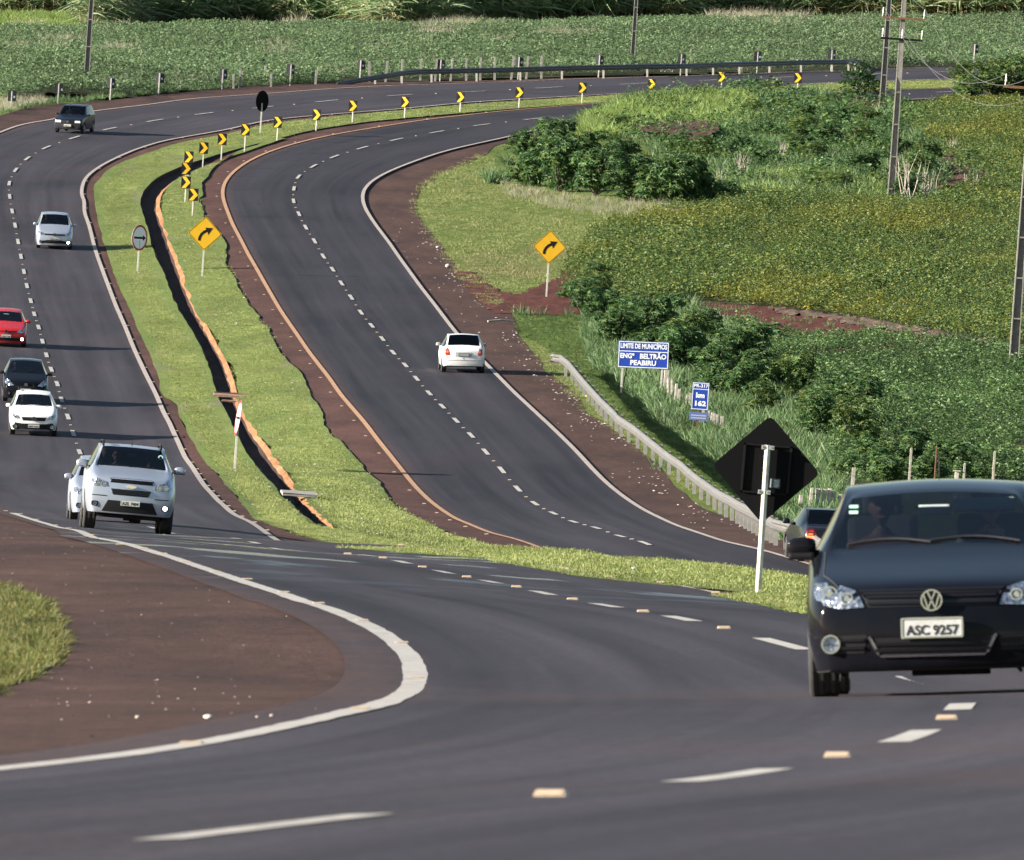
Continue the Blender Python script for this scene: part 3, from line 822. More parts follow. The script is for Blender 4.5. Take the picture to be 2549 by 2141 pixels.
class LB:
    """collects leaves as one mesh"""
    def __init__(s, seed): s.v = []; s.f = []; s.m = []; s.r = random.Random(seed)
    def leaf(s, p, d, l, w, fold=.25, mi=0, up=None):
        d = Vector(d).normalized()
        a = d.cross(up if up is not None else Vector((s.r.uniform(-1, 1), s.r.uniform(-1, 1), 1.0)))
        if a.length < 1e-4: a = Vector((1, 0, 0))
        a.normalize()
        n = a.cross(d)
        i = len(s.v)
        p = Vector(p)
        s.v += [p, p + d * l * .5 + a * w * .5 + n * w * fold, p + d * l, p + d * l * .5 - a * w * .5 + n * w * fold]
        s.f += [(i, i + 1, i + 2), (i, i + 2, i + 3)]; s.m += [mi, mi]
    def blade(s, p, d, l, w, droop=.5, seg=3, mi=0):
        d = Vector(d).normalized(); p = Vector(p)
        a = d.cross(Vector((s.r.uniform(-1, 1), s.r.uniform(-1, 1), .3)))
        a.normalize()
        out = Vector((d.x, d.y, 0))
        i = len(s.v)
        for k in range(seg):
            t = k / seg
            q = p + d * l * t + Vector((out.x, out.y, -1)) * (droop * l * t * t)
            ww = w * (1 - t * .6) * .5
            s.v += [q - a * ww, q + a * ww]
        s.v.append(p + d * l + Vector((out.x, out.y, -1)) * droop * l)
        for k in range(seg - 1):
            j = i + 2 * k
            s.f.append((j, j + 1, j + 3, j + 2)); s.m.append(mi)
        j = i + 2 * (seg - 1)
        s.f.append((j, j + 1, j + 2)); s.m.append(mi)
    def star(s, p, n, size, lobes=6, mi=0):
        """palmate leaf"""
        n = Vector(n).normalized(); p = Vector(p)
        a = n.orthogonal().normalized(); b = n.cross(a)
        ang = s.r.uniform(0, 6.28)
        i = len(s.v)
        s.v.append(p - n * size * .08)
        for k in range(lobes * 2):
            t = ang + k * PI / lobes
            rr = size * (.5 if k % 2 == 0 else .2) * s.r.uniform(.85, 1.1)
            s.v.append(p + (a * math.cos(t) + b * math.sin(t)) * rr - n * (size * .14 if k % 2 == 0 else 0))
        for k in range(lobes * 2):
            s.f.append((i, i + 1 + k, i + 1 + (k + 1) % (lobes * 2))); s.m.append(mi)
    def tube(s, a, b, r1, r2, seg=5, mi=0):
        a, b = Vector(a), Vector(b)
        d = (b - a).normalized(); u = d.orthogonal().normalized(); w = d.cross(u)
        i = len(s.v)
        for q, r in ((a, r1), (b, r2)):
            for k in range(seg):
                t = 2 * PI * k / seg
                s.v.append(q + (u * math.cos(t) + w * math.sin(t)) * r)
        for k in range(seg):
            s.f.append((i + k, i + (k + 1) % seg, i + seg + (k + 1) % seg, i + seg + k)); s.m.append(mi)
    def mesh(s, name, mats):
        me = bpy.data.meshes.new(name)
        me.from_pydata([tuple(v) for v in s.v], [], s.f)
        for m in mats: me.materials.append(m)
        if len(mats) > 1:
            me.polygons.foreach_set('material_index', s.m)
        me.update()
        return me

def rdir(r, zlo, zhi):
    t = r.uniform(0, 2 * PI); z = r.uniform(zlo, zhi); h = math.sqrt(max(0, 1 - z * z))
    return Vector((math.cos(t) * h, math.sin(t) * h, z))

def soy_clump(seed, n=58, rad=.44, h=.62, ls=.112):
    b = LB(seed); r = b.r
    for i in range(n):
        t = r.uniform(0, 2 * PI); q = math.sqrt(r.random()) * rad
        z = h * (1 - .55 * (q / rad) ** 2) * r.uniform(.55, 1.08)
        d = rdir(r, -.25, .6)
        l = ls * r.uniform(.6, 1.25)
        b.leaf((math.cos(t) * q, math.sin(t) * q, z), d, l, l * .72, fold=r.uniform(-.1, .35))
    return b
def tuft(seed, n, rad, h, w, droop=(.1, .6), spread=.6, seg=3):
    b = LB(seed); r = b.r
    for i in range(n):
        t = r.uniform(0, 2 * PI); q = math.sqrt(r.random()) * rad
        d = Vector((math.cos(t) * spread * r.random() + r.uniform(-.25, .25), math.sin(t) * spread * r.random() + r.uniform(-.25, .25), 1))
        b.blade((math.cos(t) * q, math.sin(t) * q, 0), d, h * r.uniform(.5, 1.15), w * r.uniform(.7, 1.2), r.uniform(*droop), seg)
    return b
def cane_clump(seed):
    b = LB(seed); r = b.r
    for i in range(7):
        t = r.uniform(0, 2 * PI); q = r.uniform(.1, .7)
        p = Vector((math.cos(t) * q, math.sin(t) * q, 0)); lean = Vector((r.uniform(-.18, .18), r.uniform(-.18, .18), 1))
        hh = r.uniform(1.8, 2.7)
        b.tube(p, p + lean * hh, .025, .012, 4, mi=0)
        for k in range(9):
            z = r.uniform(.35, 1.05) * hh
            d = rdir(r, .25, .9)
            b.blade(p + lean * z, d, r.uniform(.8, 1.6), .12, r.uniform(.35, .95), 4, mi=0)
        for k in range(2):
            z = r.uniform(.1, .55) * hh
            d = rdir(r, -.2, .6)
            b.blade(p + lean * z, d, r.uniform(.5, .9), .06, r.uniform(.6, 1.1), 3, mi=1)
    return b

def source(name, meshes):
    """leaf clumps kept in a collection that is not linked to the scene itself"""
    c = bpy.data.collections.new(name)
    for i, me in enumerate(meshes):
        c.objects.link(bpy.data.objects.new(f'{name}_clump', me))
    return c

def scatter(name, pts, coll, nvar, label=None):
    """pts: array of x, y, z, scale, tilt"""
    n = len(pts)
    me = bpy.data.meshes.new(name)
    me.vertices.add(n)
    me.vertices.foreach_set('co', np.ascontiguousarray(pts[:, :3]).ravel())
    r = np.random.default_rng(n + 5)
    a = me.attributes.new('sc', 'FLOAT', 'POINT'); a.data.foreach_set('value', pts[:, 3].astype(np.float32))
    a = me.attributes.new('vi', 'INT', 'POINT'); a.data.foreach_set('value', r.integers(0, nvar, n).astype(np.int32))
    rot = np.stack([r.normal(0, .10, n), r.normal(0, .10, n), r.uniform(0, 6.283, n)], -1).astype(np.float32)
    a = me.attributes.new('rot', 'FLOAT_VECTOR', 'POINT'); a.data.foreach_set('vector', rot.ravel())
    o = bpy.data.objects.new(name, me)
    link(o)
    ng = bpy.data.node_groups.new('scatter_' + name, 'GeometryNodeTree')
    ng.interface.new_socket('Geometry', in_out='INPUT', socket_type='NodeSocketGeometry')
    ng.interface.new_socket('Geometry', in_out='OUTPUT', socket_type='NodeSocketGeometry')
    gi = ng.nodes.new('NodeGroupInput'); go = ng.nodes.new('NodeGroupOutput')
    ci = ng.nodes.new('GeometryNodeCollectionInfo'); ci.inputs['Collection'].default_value = coll
    ci.inputs['Separate Children'].default_value = True; ci.inputs['Reset Children'].default_value = True
    ip = ng.nodes.new('GeometryNodeInstanceOnPoints'); ip.inputs['Pick Instance'].default_value = True
    def attr(nm, t):
        q = ng.nodes.new('GeometryNodeInputNamedAttribute'); q.data_type = t; q.inputs['Name'].default_value = nm
        return [s for s in q.outputs if s.enabled and s.name == 'Attribute'][0]
    l = ng.links.new
    l(gi.outputs[0], ip.inputs['Points']); l(ci.outputs[0], ip.inputs['Instance'])
    l(attr('vi', 'INT'), ip.inputs['Instance Index']); l(attr('rot', 'FLOAT_VECTOR'), ip.inputs['Rotation']); l(attr('sc', 'FLOAT'), ip.inputs['Scale'])
    l(ip.outputs[0], go.inputs[0])
    md = o.modifiers.new('scatter', 'NODES'); md.node_group = ng
    tag(o, label, kind='stuff')
    return o

def dense(px):
    """subdivide a frame polygon so that it follows the land"""
    r = []
    for i in range(len(px)):
        a = px[i]; b = px[(i + 1) % len(px)]
        k = max(1, int(math.hypot(b[0] - a[0], b[1] - a[1]) / 40))
        for j in range(k):
            r.append((a[0] + (b[0] - a[0]) * j / k, a[1] + (b[1] - a[1]) * j / k))
    return r
def plan(px, zmin=30): return polyimg(dense(px), zmin)

def spots(poly, per_m2, seed, smin=.8, smax=1.25, layer=0.0, zoff=0.0, noise=None, holes=()):
    r = np.random.default_rng(seed)
    xs = [p[0] for p in poly]; zs = [p[1] for p in poly]
    A = (max(xs) - min(xs)) * (max(zs) - min(zs))
    n = int(A * per_m2)
    x = r.uniform(min(xs), max(xs), n); z = r.uniform(min(zs), max(zs), n)
    m = inside(poly, x, z) & (np.abs(x) < z * .0352 + 2.5)
    for h in holes: m &= ~inside(h, x, z)
    x, z = x[m], z[m]
    s = r.uniform(smin, smax, len(x))
    if noise is not None:
        # slow waves thin the growth here and there
        w = np.sin(x * noise[0] + 1.3 * np.sin(z * noise[0] * .23)) * np.sin(z * noise[0] * .31 + 2 * np.sin(x * noise[0] * .6)) 
        k = r.random(len(x)) < 1 - noise[1] * (w * .5 + .5)
        x, z, s, w = x[k], z[k], s[k], w[k]
        s = s * (1 - noise[2] * w)
    return np.stack([x, z, ground(x, z) + lay(z, layer) + zoff, s], -1)

def spots_strip(fl, fr, z0, z1, per_m2, seed, smin=.8, smax=1.25, layer=1.6, margin=0.0, zoff=0.0):
    r = np.random.default_rng(seed)
    q = np.arange(z0, z1, 1.0)
    wd = np.maximum(fr(q) - fl(q), 0)
    n = int(wd.sum() * per_m2)
    z = r.choice(q, n, p=wd / wd.sum()) + r.random(n)
    a, b = fl(z) + margin, fr(z) - margin
    x = a + (b - a) * r.random(n)
    m = (np.abs(x) < z * .0352 + 2.5) & (b > a)
    x, z = x[m], z[m]
    return np.stack([x, z, ground(x, z) + lay(z, layer) + zoff, r.uniform(smin, smax, len(x))], -1)

C_SOYF = source('soy_far', [soy_clump(i, 46, .52, .6, .135).mesh('soy', [M_SOY_FAR]) for i in (1, 2, 3)])
C_SOY = source('soy', [soy_clump(i).mesh('soy', [M_SOY]) for i in (4, 5, 6)])
C_SOYL = source('soy_low', [soy_clump(i).mesh('soy', [M_SOY_LOW]) for i in (7, 8, 9)])
C_SOYY = source('soy_ripe', [soy_clump(i, 40).mesh('soy', [M_SOY_YEL]) for i in (10, 11)])
C_WEED = source('weed', [tuft(i, 26, .28, .62, .03).mesh('weed', [M_WEED]) for i in (12, 13, 14)])
C_WEEDB = source('weed_bright', [tuft(i, 26, .30, .55, .03).mesh('weed', [M_WEED_BR]) for i in (15, 16)])
M_SLOPE = leaf_mat('slope_blade', [(.036, .080, .018), (.055, .105, .024), (.08, .13, .032), (.10, .13, .045)], patch=.35, pscale=.3)
C_SLOPE = source('slope', [tuft(i, 34, .30, .5, .026, (.2, .7), .8).mesh('slope', [M_SLOPE]) for i in (51, 52)])
C_DRY = source('dry_grass', [tuft(i, 18, .3, .95, .022, (.15, .5), .5).mesh('dry', [M_DRY]) for i in (17, 18)])
C_LAWN = source('lawn', [tuft(i, 34, .30, .075, .014, (.1, .6), .9, 2).mesh('lawn', [M_LAWNB]) for i in (19, 20, 21)])
C_VERGE = source('verge', [tuft(i, 30, .30, .12, .016, (.1, .6), .8, 2).mesh('verge', [M_VERGEB]) for i in (22, 23, 24)])
C_CANE = source('cane', [cane_clump(i).mesh('cane', [M_CANE, M_CANE_DRY]) for i in (25, 26, 27, 28)])
C_FORB = source('forb', [soy_clump(i, 40, .5, .75, .16).mesh('forb', [M_CASTOR]) for i in (29, 30)] + [soy_clump(31, 40, .5, .75, .16).mesh('forb', [M_CASTOR_Y])])

# --- lawns of the island
W_ = []
W_.append(spots_strip(off(fLid, 0), fDl, zd0, zd1, 6, 1, .7, 1.2, margin=.36))
W_.append(spots_strip(fDr, fRid, zd0, zd1, 6, 2, .7, 1.2, margin=.17))
W_.append(spots_strip(fLid, fRid, zd1, ZR + 20, 4, 3, .8, 1.4, margin=.15))
W_.append(spots_strip(fLid, lambda q: np.maximum(fRid(q), fLid(q) + 1.0), 130, zd0, 16, 4, .45, .85, margin=.05))
scatter('lawn_grass', np.concatenate(W_), C_LAWN, 3)

# --- mown verge right of the road
P_VERGE = plan(CB([(860, 945), (650, 1040), (540, 1100), (470, 1160), (440, 1240), (450, 1384)]) + CE([(440, 0), (500, 160), (600, 300), (740, 480), (900, 640), (1000, 620), (900, 530), (1100, 560), (1300, 480), (1450, 350), (1500, 230), (1800, 60), (2085, 20)]) + CB([(2085, 1230), (1500, 1200), (1050, 1120), (950, 1000)]), 380)
scatter('verge_grass', np.concatenate([spots(P_VERGE, 5.5, 5, .7, 1.3, -1.5, noise=(.9, .5, .2))]), C_VERGE, 3)

# --- tall grass between the guard rail and the fields
P_TALL = plan(CE([(1050, 700), (1480, 690), (1560, 600), (1700, 560), (2085, 600)]) + CF([(60, 640), (330, 760), (450, 900), (600, 1020), (850, 1384)]) + CI([(900, 200), (1000, 480), (1000, 560), (980, 700), (650, 850), (300, 640), (0, 520)]) + CH([(2085, 520), (1950, 400), (1750, 200), (1500, 60)]) + CE([(1480, 1290), (1310, 1090), (1190, 960), (1090, 830)]), 380)
PRAIL = plan(CE([(1090, 830), (1190, 960), (1310, 1090), (1480, 1290)]) + CH([(1500, 60), (1950, 380), (2085, 520)]) + CI([(300, 640), (450, 690), (300, 610), (150, 520), (0, 410)]) + CH([(1900, 250), (1700, 90)]) + CE([(1620, 1265), (1440, 1065), (1340, 965), (1200, 860)]), 380)
PLOW = plan(CE([(1050, 700), (1480, 700), (1500, 780), (1500, 930), (1650, 1080), (1800, 1200), (1980, 1384)]) + CI([(180, 330), (450, 560), (420, 640), (0, 500)]) + CH([(1950, 380), (1500, 60)]) + CE([(1310, 1090), (1090, 830)]), 380)
scatter('tall_grass', spots(P_TALL, 4.2, 6, .65, 1.25, -1.5, noise=(.7, .25, .25), holes=[PLOW, PRAIL]), C_WEED, 3)
scatter('rail_grass', spots(PRAIL, 7, 63, .5, .9, -1.5), C_VERGE, 3)
scatter('slope_grass', np.concatenate([spots(PLOW, 6.5, 7, .25, .45, -1.5, holes=[PRAIL])]), C_SLOPE, 2)

# --- fields on the right
P_SOY_LOW = plan(CF([(330, 800), (800, 858), (1250, 872), (1800, 920), (2085, 955), (2085, 1384)]) + CI([(2085, 520), (1000, 520), (920, 250), (850, 0)]) + CF([(850, 1384), (600, 1020), (430, 880)]), 380)
scatter('bean_field', spots(P_SOY_LOW, 3.4, 8, .75, 1.25, -1.5, noise=(.55, .45, .25)), C_SOYL, 3)
patch('field_soil', P_SOY_LOW, -1.2, M_SOIL)['kind'] = 'structure'
P_SOY_UP = plan(CE([(1340, 540), (1460, 330), (1560, 200), (1900, 90), (2085, 40)]) + CC([(0, 1290), (400, 1230), (1250, 1240), (1500, 1250), (1700, 1190), (1900, 1130), (2085, 1100), (2085, 1384)]) +
                CF([(2085, 900), (1800, 855), (1250, 755), (800, 690), (320, 640), (30, 600)]) + CE([(1960, 640), (1750, 640), (1600, 620), (1500, 590)]), 380)
scatter('bean_field', spots(P_SOY_UP, 3.6, 9, .75, 1.3, -1.5, noise=(.45, .4, .25)), C_SOY, 3)
patch('field_soil', P_SOY_UP, -1.2, M_SOIL)['kind'] = 'structure'
P_SOY_TOP = plan(CC([(1350, 720), (1700, 640), (2085, 620), (2085, 1100), (1900, 1130), (1700, 1060), (1560, 900), (1420, 800)]), 380)
scatter('bean_field', spots(P_SOY_TOP, 3.4, 10, .75, 1.3, -1.5, noise=(.5, .3, .2)), C_SOY, 3)
patch('field_soil', P_SOY_TOP, -1.2, M_SOIL)['kind'] = 'structure'
# ripe yellow edge above the bank, and a few ripe corners
P_Y1 = plan(CF([(60, 560), (330, 560), (900, 610), (1300, 640), (1800, 760), (2085, 820), (2085, 900), (1800, 850), (1250, 750), (800, 690), (320, 635), (60, 600)]), 380)
P_Y2 = plan(CC([(1750, 960), (2085, 960), (2085, 1120), (1900, 1090)]), 380)
P_Y3 = plan(CE([(1500, 330), (1640, 300), (1640, 430), (1480, 460)]), 380)
scatter('ripe_bean_plants', np.concatenate([spots(P_Y1, 1.5, 11, .7, 1.2, -1.5), spots(P_Y2, 1.0, 12, .7, 1.1, -1.5), spots(P_Y3, .8, 13, .7, 1.1, -1.5)]), C_SOYY, 2)

P_BANKT = plan(CF([(30, 610), (320, 660), (800, 705), (1250, 770), (1800, 870), (2085, 915), (2085, 960), (1800, 930), (1250, 850), (800, 800), (320, 760)]), 380)
scatter('bank_weeds', spots(P_BANKT, .55, 62, .3, .7, -1.2), C_WEED, 3)
# --- weeds on the spoil heaps between the thicket and the fields
P_WEEDS = plan(CB([(1480, 700), (1600, 650), (1800, 600), (2085, 575)]) + CC([(500, 570), (850, 580), (1150, 660), (1350, 690), (1450, 820), (1600, 960), (1880, 1110), (1880, 1140), (1500, 1240), (1250, 1230), (400, 1220), (0, 1240)]) + CB([(2000, 1200), (1900, 900), (1500, 760)]), 380)
scatter('weeds', np.concatenate([spots(P_WEEDS, 2.4, 14, .6, 1.5, -1.5, noise=(.8, .6, .3))]), C_WEED, 3)
scatter('leafy_weeds', spots(P_WEEDS, .55, 15, .5, 1.5, -1.5, noise=(.6, .9, .3)), C_FORB, 3)
P_BRIGHT = plan(CB([(1500, 740), (1800, 640), (2085, 590)]) + CC([(400, 600), (420, 760), (0, 800)]) + CB([(1800, 830), (1480, 860)]), 380)
P_BR2 = plan(CC([(400, 1080), (900, 1060), (1200, 1100), (1230, 1220), (300, 1220), (200, 1160)]), 380)
scatter('bright_grass', np.concatenate([spots(P_BRIGHT, 6.5, 16, 1.0, 1.9, -1.5), spots(P_BR2, 4.0, 17, .8, 1.5, -1.5)]), C_WEEDB, 2)

P_TAN = plan(CB([(960, 1100), (1100, 1160), (1500, 1215), (2085, 1245)]) + CB([(2085, 1330), (1600, 1320), (1250, 1270), (1000, 1190)]), 500)
P_TAN2 = plan(CB([(1480, 760), (1600, 740), (1660, 800), (1640, 850), (1480, 850)]), 500)
scatter('tan_grass', np.concatenate([spots(P_TAN, 2.6, 60, .30, .62, -1.5), spots(P_TAN2, 3, 61, .5, .9, -1.5)]), C_DRY, 2)
# --- far bean field with pale grass gone to seed
P_FAR = plan(CA([(0, 620), (300, 570), (700, 590), (975, 570), (1365, 540), (2085, 495)]) + CB([(500, 490), (1230, 470), (2085, 448)]) + CC([(900, 430), (2085, 395), (2085, 135), (0, 143)]) + CB([(2085, 150), (0, 180)]) + CA([(1900, 175), (600, 205), (0, 210)]), 600)
scatter('bean_field', spots(P_FAR, 2.1, 18, .85, 1.4, 0, noise=(.35, .3, .2)), C_SOYF, 3)
patch('field_soil', P_FAR, -1.5, M_SOIL, step=(1.0, 6.0))['kind'] = 'structure'
D_ = []
for k, (cr, cx, cy, wx, wy, dn) in enumerate([(CA, 340, 310, 70, 40, .5), (CA, 450, 290, 40, 30, .3), (CA, 100, 345, 60, 25, .4), (CA, 1690, 345, 90, 35, .7), (CA, 720, 200, 70, 25, .3), (CA, 1500, 190, 50, 20, .3), (CA, 690, 350, 40, 20, .5), (CA, 770, 350, 40, 20, .5),
        (CA, 170, 190, 120, 12, .2), (CA, 1820, 170, 100, 15, .3), (CB, 650, 215, 190, 45, .5), (CB, 760, 180, 60, 20, .5), (CB, 950, 300, 60, 25, .6), (CB, 960, 190, 60, 25, .3), (CB, 490, 300, 40, 25, .4), (CB, 160, 350, 70, 25, .4), (CB, 1330, 255, 90, 40, .35), (CB, 1500, 260, 60, 20, .3),
        (CC, 330, 120, 200, 40, .6), (CC, 560, 160, 250, 45, .5), (CC, 1090, 170, 50, 30, .25), (CC, 60, 90, 90, 20, .3)]):
    pl = plan(cr([(cx + wx * math.cos(t), cy + wy * math.sin(t)) for t in np.linspace(0, 2 * PI, 9)[:-1]]), 600)
    D_.append(spots(pl, dn * 1.1, 30 + k, 1.0, 1.7, 0, zoff=.05))
P_FARALL = spots(P_FAR, .03, 77, 1.0, 1.4, 0)
scatter('seeding_grass', np.concatenate(D_ + [P_FARALL]), C_DRY, 2)
# grass strip under the far fence
P_FF = plan(CA([(0, 690), (400, 610), (660, 600), (1000, 560), (1365, 530), (2085, 485), (2085, 500), (1500, 530), (1000, 572), (520, 622), (300, 638), (0, 703)]), 600)
scatter('roadside_grass', np.concatenate([spots(P_FF, 4, 19, .5, .9, 0)]), C_WEED, 3)
P_FD = plan(CA([(0, 610), (250, 600), (300, 635), (0, 690)]), 600)
scatter('dry_verge', spots(P_FD, 5, 20, .35, .6, 0), C_DRY, 2)

# --- cane at the top of the hill
P_CANE = plan(CA([(560, 150), (900, 128), (2085, 120)]) + CB([(0, 128), (2085, 100)]) + CC([(0, 88), (2085, 78)]), 900)
cx_ = [p for p in P_CANE]
P_CANE2 = [(-17.5, 1150)] + [(x, 1152) for x in (-8, 0, 10, 20, 30, 42, 50)] + [(50, 1230), (-19, 1230)]
def along_top(px, seed, rows, per_m):
    """rows of stools standing behind the far edge of the field"""
    r = random.Random(seed); P = []
    g = polyimg(px, 600)
    g.sort()
    x = g[0][0]
    while x < g[-1][0]:
        z0 = float(np.interp(x, [p[0] for p in g], [p[1] for p in g]))
        for k in range(rows):
            zz = z0 + 1.0 + k * 1.6 + r.uniform(-.7, .7) + (k > 0) * r.uniform(0, .6)
            xx = x + r.uniform(-.3, .3)
            P.append((xx, zz, gz(xx, min(zz, 1560)), r.uniform(1.0, 1.45)))
        x += per_m
    return np.array(P)
CANE_EDGE = CA([(575, 178), (900, 160), (1500, 150), (2085, 146)]) + CB([(300, 154), (700, 146), (1400, 130), (2085, 122)]) + CC([(400, 112), (1000, 106), (2085, 100)])
scatter('cane_field', along_top(CANE_EDGE + [(2700, 38)], 3, 9, .62), C_CANE, 4)
CORN_EDGE = CA([(-100, 80), (300, 80), (560, 78)])
scatter('corn_field', along_top(CORN_EDGE, 4, 8, .62), C_CANE, 4)
P_LG = plan(CA([(0, 205), (560, 195), (560, 90), (0, 95)]), 600)
scatter('bright_weeds', spots(P_LG, 2.2, 21, .9, 1.6, 0), C_WEEDB, 2)

# --- grass tongue at the left edge
P_NL = plan(CG([(-300, 1110), (0, 1150), (110, 1180), (225, 1265), (285, 1350), (335, 1384)]) + CJ([(350, 100), (345, 240), (290, 360), (175, 445), (60, 500), (0, 540), (-300, 640)]))
patch('roadside_lawn', P_NL, 1, M_VERGE, step=(.12, .5))['kind'] = 'structure'
M_NEARB = leaf_mat('near_blade', [(.06, .085, .02), (.09, .11, .025), (.14, .13, .04), (.20, .15, .07)], patch=.5, pscale=1.2, stretch=.4)
C_NL = source('near_grass', [tuft(i, 46, .12, .085, .006, (.1, .6), .9, 3).mesh('near', [M_NEARB]) for i in (41, 42, 43)])
scatter('roadside_grass', spots(P_NL, 60, 22, .5, 1.3, 1, noise=(3.0, .5, .3)), C_NL, 3)
# ---------------------------------------------------------------- vehicles
def car_paint(name, col, metal=0.0, rough=0.25, dust=0.12, spec=.42):
    m, nt, p, out = new_mat(name)
    L = nt.links.new
    tc = N(nt, 'ShaderNodeTexCoord')
    nz = N(nt, 'ShaderNodeTexNoise', i_Scale=3.0, i_Detail=6.0, i_Roughness=0.7); L(tc.outputs['Object'], nz.inputs['Vector'])
    sx = N(nt, 'ShaderNodeSeparateXYZ'); L(tc.outputs['Object'], sx.inputs[0])
    low = N(nt, 'ShaderNodeMapRange'); low.inputs[1].default_value = .75; low.inputs[2].default_value = .15; low.inputs[3].default_value = .25; low.inputs[4].default_value = 1.0
    L(sx.outputs['Z'], low.inputs[0])
    r = ramp(nt, [(0.35, g4(0)), (0.75, g4(dust * 3))]); L(nz.outputs['Fac'], r.inputs['Fac'])
    mu = N(nt, 'ShaderNodeMath', operation='MULTIPLY'); L(r.outputs['Color'], mu.inputs[0]); L(low.outputs[0], mu.inputs[1])
    mx = N(nt, 'ShaderNodeMix', data_type='RGBA'); L(mu.outputs[0], mx.inputs[0]); mx.inputs[6].default_value = col; mx.inputs[7].default_value = (.16, .10, .08, 1)
    L(mx.outputs[2], p.inputs['Base Color'])
    p.inputs['Metallic'].default_value = metal
    p.inputs['Roughness'].default_value = rough
    p.inputs['Coat Weight'].default_value = 0.0
    p.inputs['Specular IOR Level'].default_value = spec
    p.inputs['Coat Roughness'].default_value = 0.06
    ge = N(nt, 'ShaderNodeNewGeometry')
    dk = N(nt, 'ShaderNodeBsdfDiffuse'); dk.inputs['Color'].default_value = (.012, .012, .013, 1)
    ms = N(nt, 'ShaderNodeMixShader'); L(ge.outputs['Backfacing'], ms.inputs[0]); L(p.outputs[0], ms.inputs[1]); L(dk.outputs[0], ms.inputs[2])
    L(ms.outputs[0], out.inputs['Surface'])
    return m

def glass_mat(name, tint, gloss=1.0):
    m, nt, p, out = new_mat(name)
    L = nt.links.new
    nt.nodes.remove(p)
    tr = N(nt, 'ShaderNodeBsdfTransparent'); tr.inputs['Color'].default_value = tint
    gl = N(nt, 'ShaderNodeBsdfGlossy'); gl.inputs['Roughness'].default_value = .03; gl.inputs['Color'].default_value = g4(gloss)
    fr = N(nt, 'ShaderNodeFresnel', i_IOR=1.42)
    ms = N(nt, 'ShaderNodeMixShader'); L(fr.outputs[0], ms.inputs[0]); L(tr.outputs[0], ms.inputs[1]); L(gl.outputs[0], ms.inputs[2])
    L(ms.outputs[0], out.inputs['Surface'])
    return m

def lamp_mat(name):
    """faceted reflector bowl behind a clear lens"""
    m, nt, p, out = new_mat(name)
    L = nt.links.new
    tc = N(nt, 'ShaderNodeTexCoord')
    vo = N(nt, 'ShaderNodeTexVoronoi', i_Scale=34.0); L(tc.outputs['Object'], vo.inputs['Vector'])
    r = ramp(nt, [(0.0, (.15, .17, .22, 1)), (.5, (.26, .30, .37, 1)), (1.0, (.52, .56, .62, 1))]); L(vo.outputs['Color'], r.inputs['Fac'])
    L(r.outputs['Color'], p.inputs['Base Color'])
    p.inputs['Metallic'].default_value = .75
    p.inputs['Roughness'].default_value = .22
    p.inputs['Coat Weight'].default_value = 1.0
    bp = N(nt, 'ShaderNodeBump', i_Strength=.45, i_Distance=.02); L(vo.outputs['Distance'], bp.inputs['Height']); L(bp.outputs['Normal'], p.inputs['Normal'])
    return m

def glow_mat(name, col, s):
    m, nt, p, out = new_mat(name)
    p.inputs['Emission Color'].default_value = col
    p.inputs['Emission Strength'].default_value = s
    p.inputs['Base Color'].default_value = col
    return m

M_GLASS = glass_mat('windscreen_glass', (.22, .25, .27, 1))
M_GLASS_D = glass_mat('tinted_glass', (.09, .10, .11, 1))
M_LAMP = lamp_mat('headlamp_reflector')
M_CHROME = simple('chrome', (.75, .76, .78, 1), .12, 1.0)
M_BLACKP = simple('black_plastic', (.008, .008, .009, 1), .5, spec=.25)
M_BLACKG = simple('black_gloss', (.008, .008, .010, 1), .2, spec=.4)
M_TYRE = simple('tyre_rubber', (.020, .019, .020, 1), .85, noise=.3, nscale=12)
M_RIM = simple('alloy_rim', (.50, .51, .53, 1), .3, .9)
M_UNDER = simple('underbody', (.010, .009, .009, 1), .9)
M_SEAT = simple('seat_cloth', (.022, .023, .026, 1), .9)
M_DASH = simple('dashboard', (.016, .017, .018, 1), .75)
M_PLATE = simple('plate_grey', (.52, .52, .50, 1), .5, noise=.12, nscale=18)
M_PLATEB = simple('plate_letters', (.02, .02, .022, 1), .6)
M_TAIL = simple('tail_lens', (.42, .02, .015, 1), .15, coat=.6)
M_TAILD = simple('tail_lens_dark', (.12, .012, .015, 1), .15, coat=.6)
M_AMBER = simple('amber_lens', (.75, .22, .03, 1), .15, coat=.6)
M_FOGGLOW = glow_mat('lamp_glow', (1.0, .96, .88, 1), 9.0)  # emissive lens, used on one side of a fog lamp pair
M_TAILON = glow_mat('tail_lit', (1.0, .10, .03, 1), 1.6)
M_MIRROR = simple('mirror_back', (.50, .57, .55, 1), .7, spec=.1)
M_SKIN = simple('skin', (.42, .24, .16, 1), .6, noise=.12, nscale=20)
M_HAIR = simple('dark_hair', (.018, .013, .010, 1), .7)
M_STICK = simple('green_sticker', (.42, .72, .60, 1), .6)

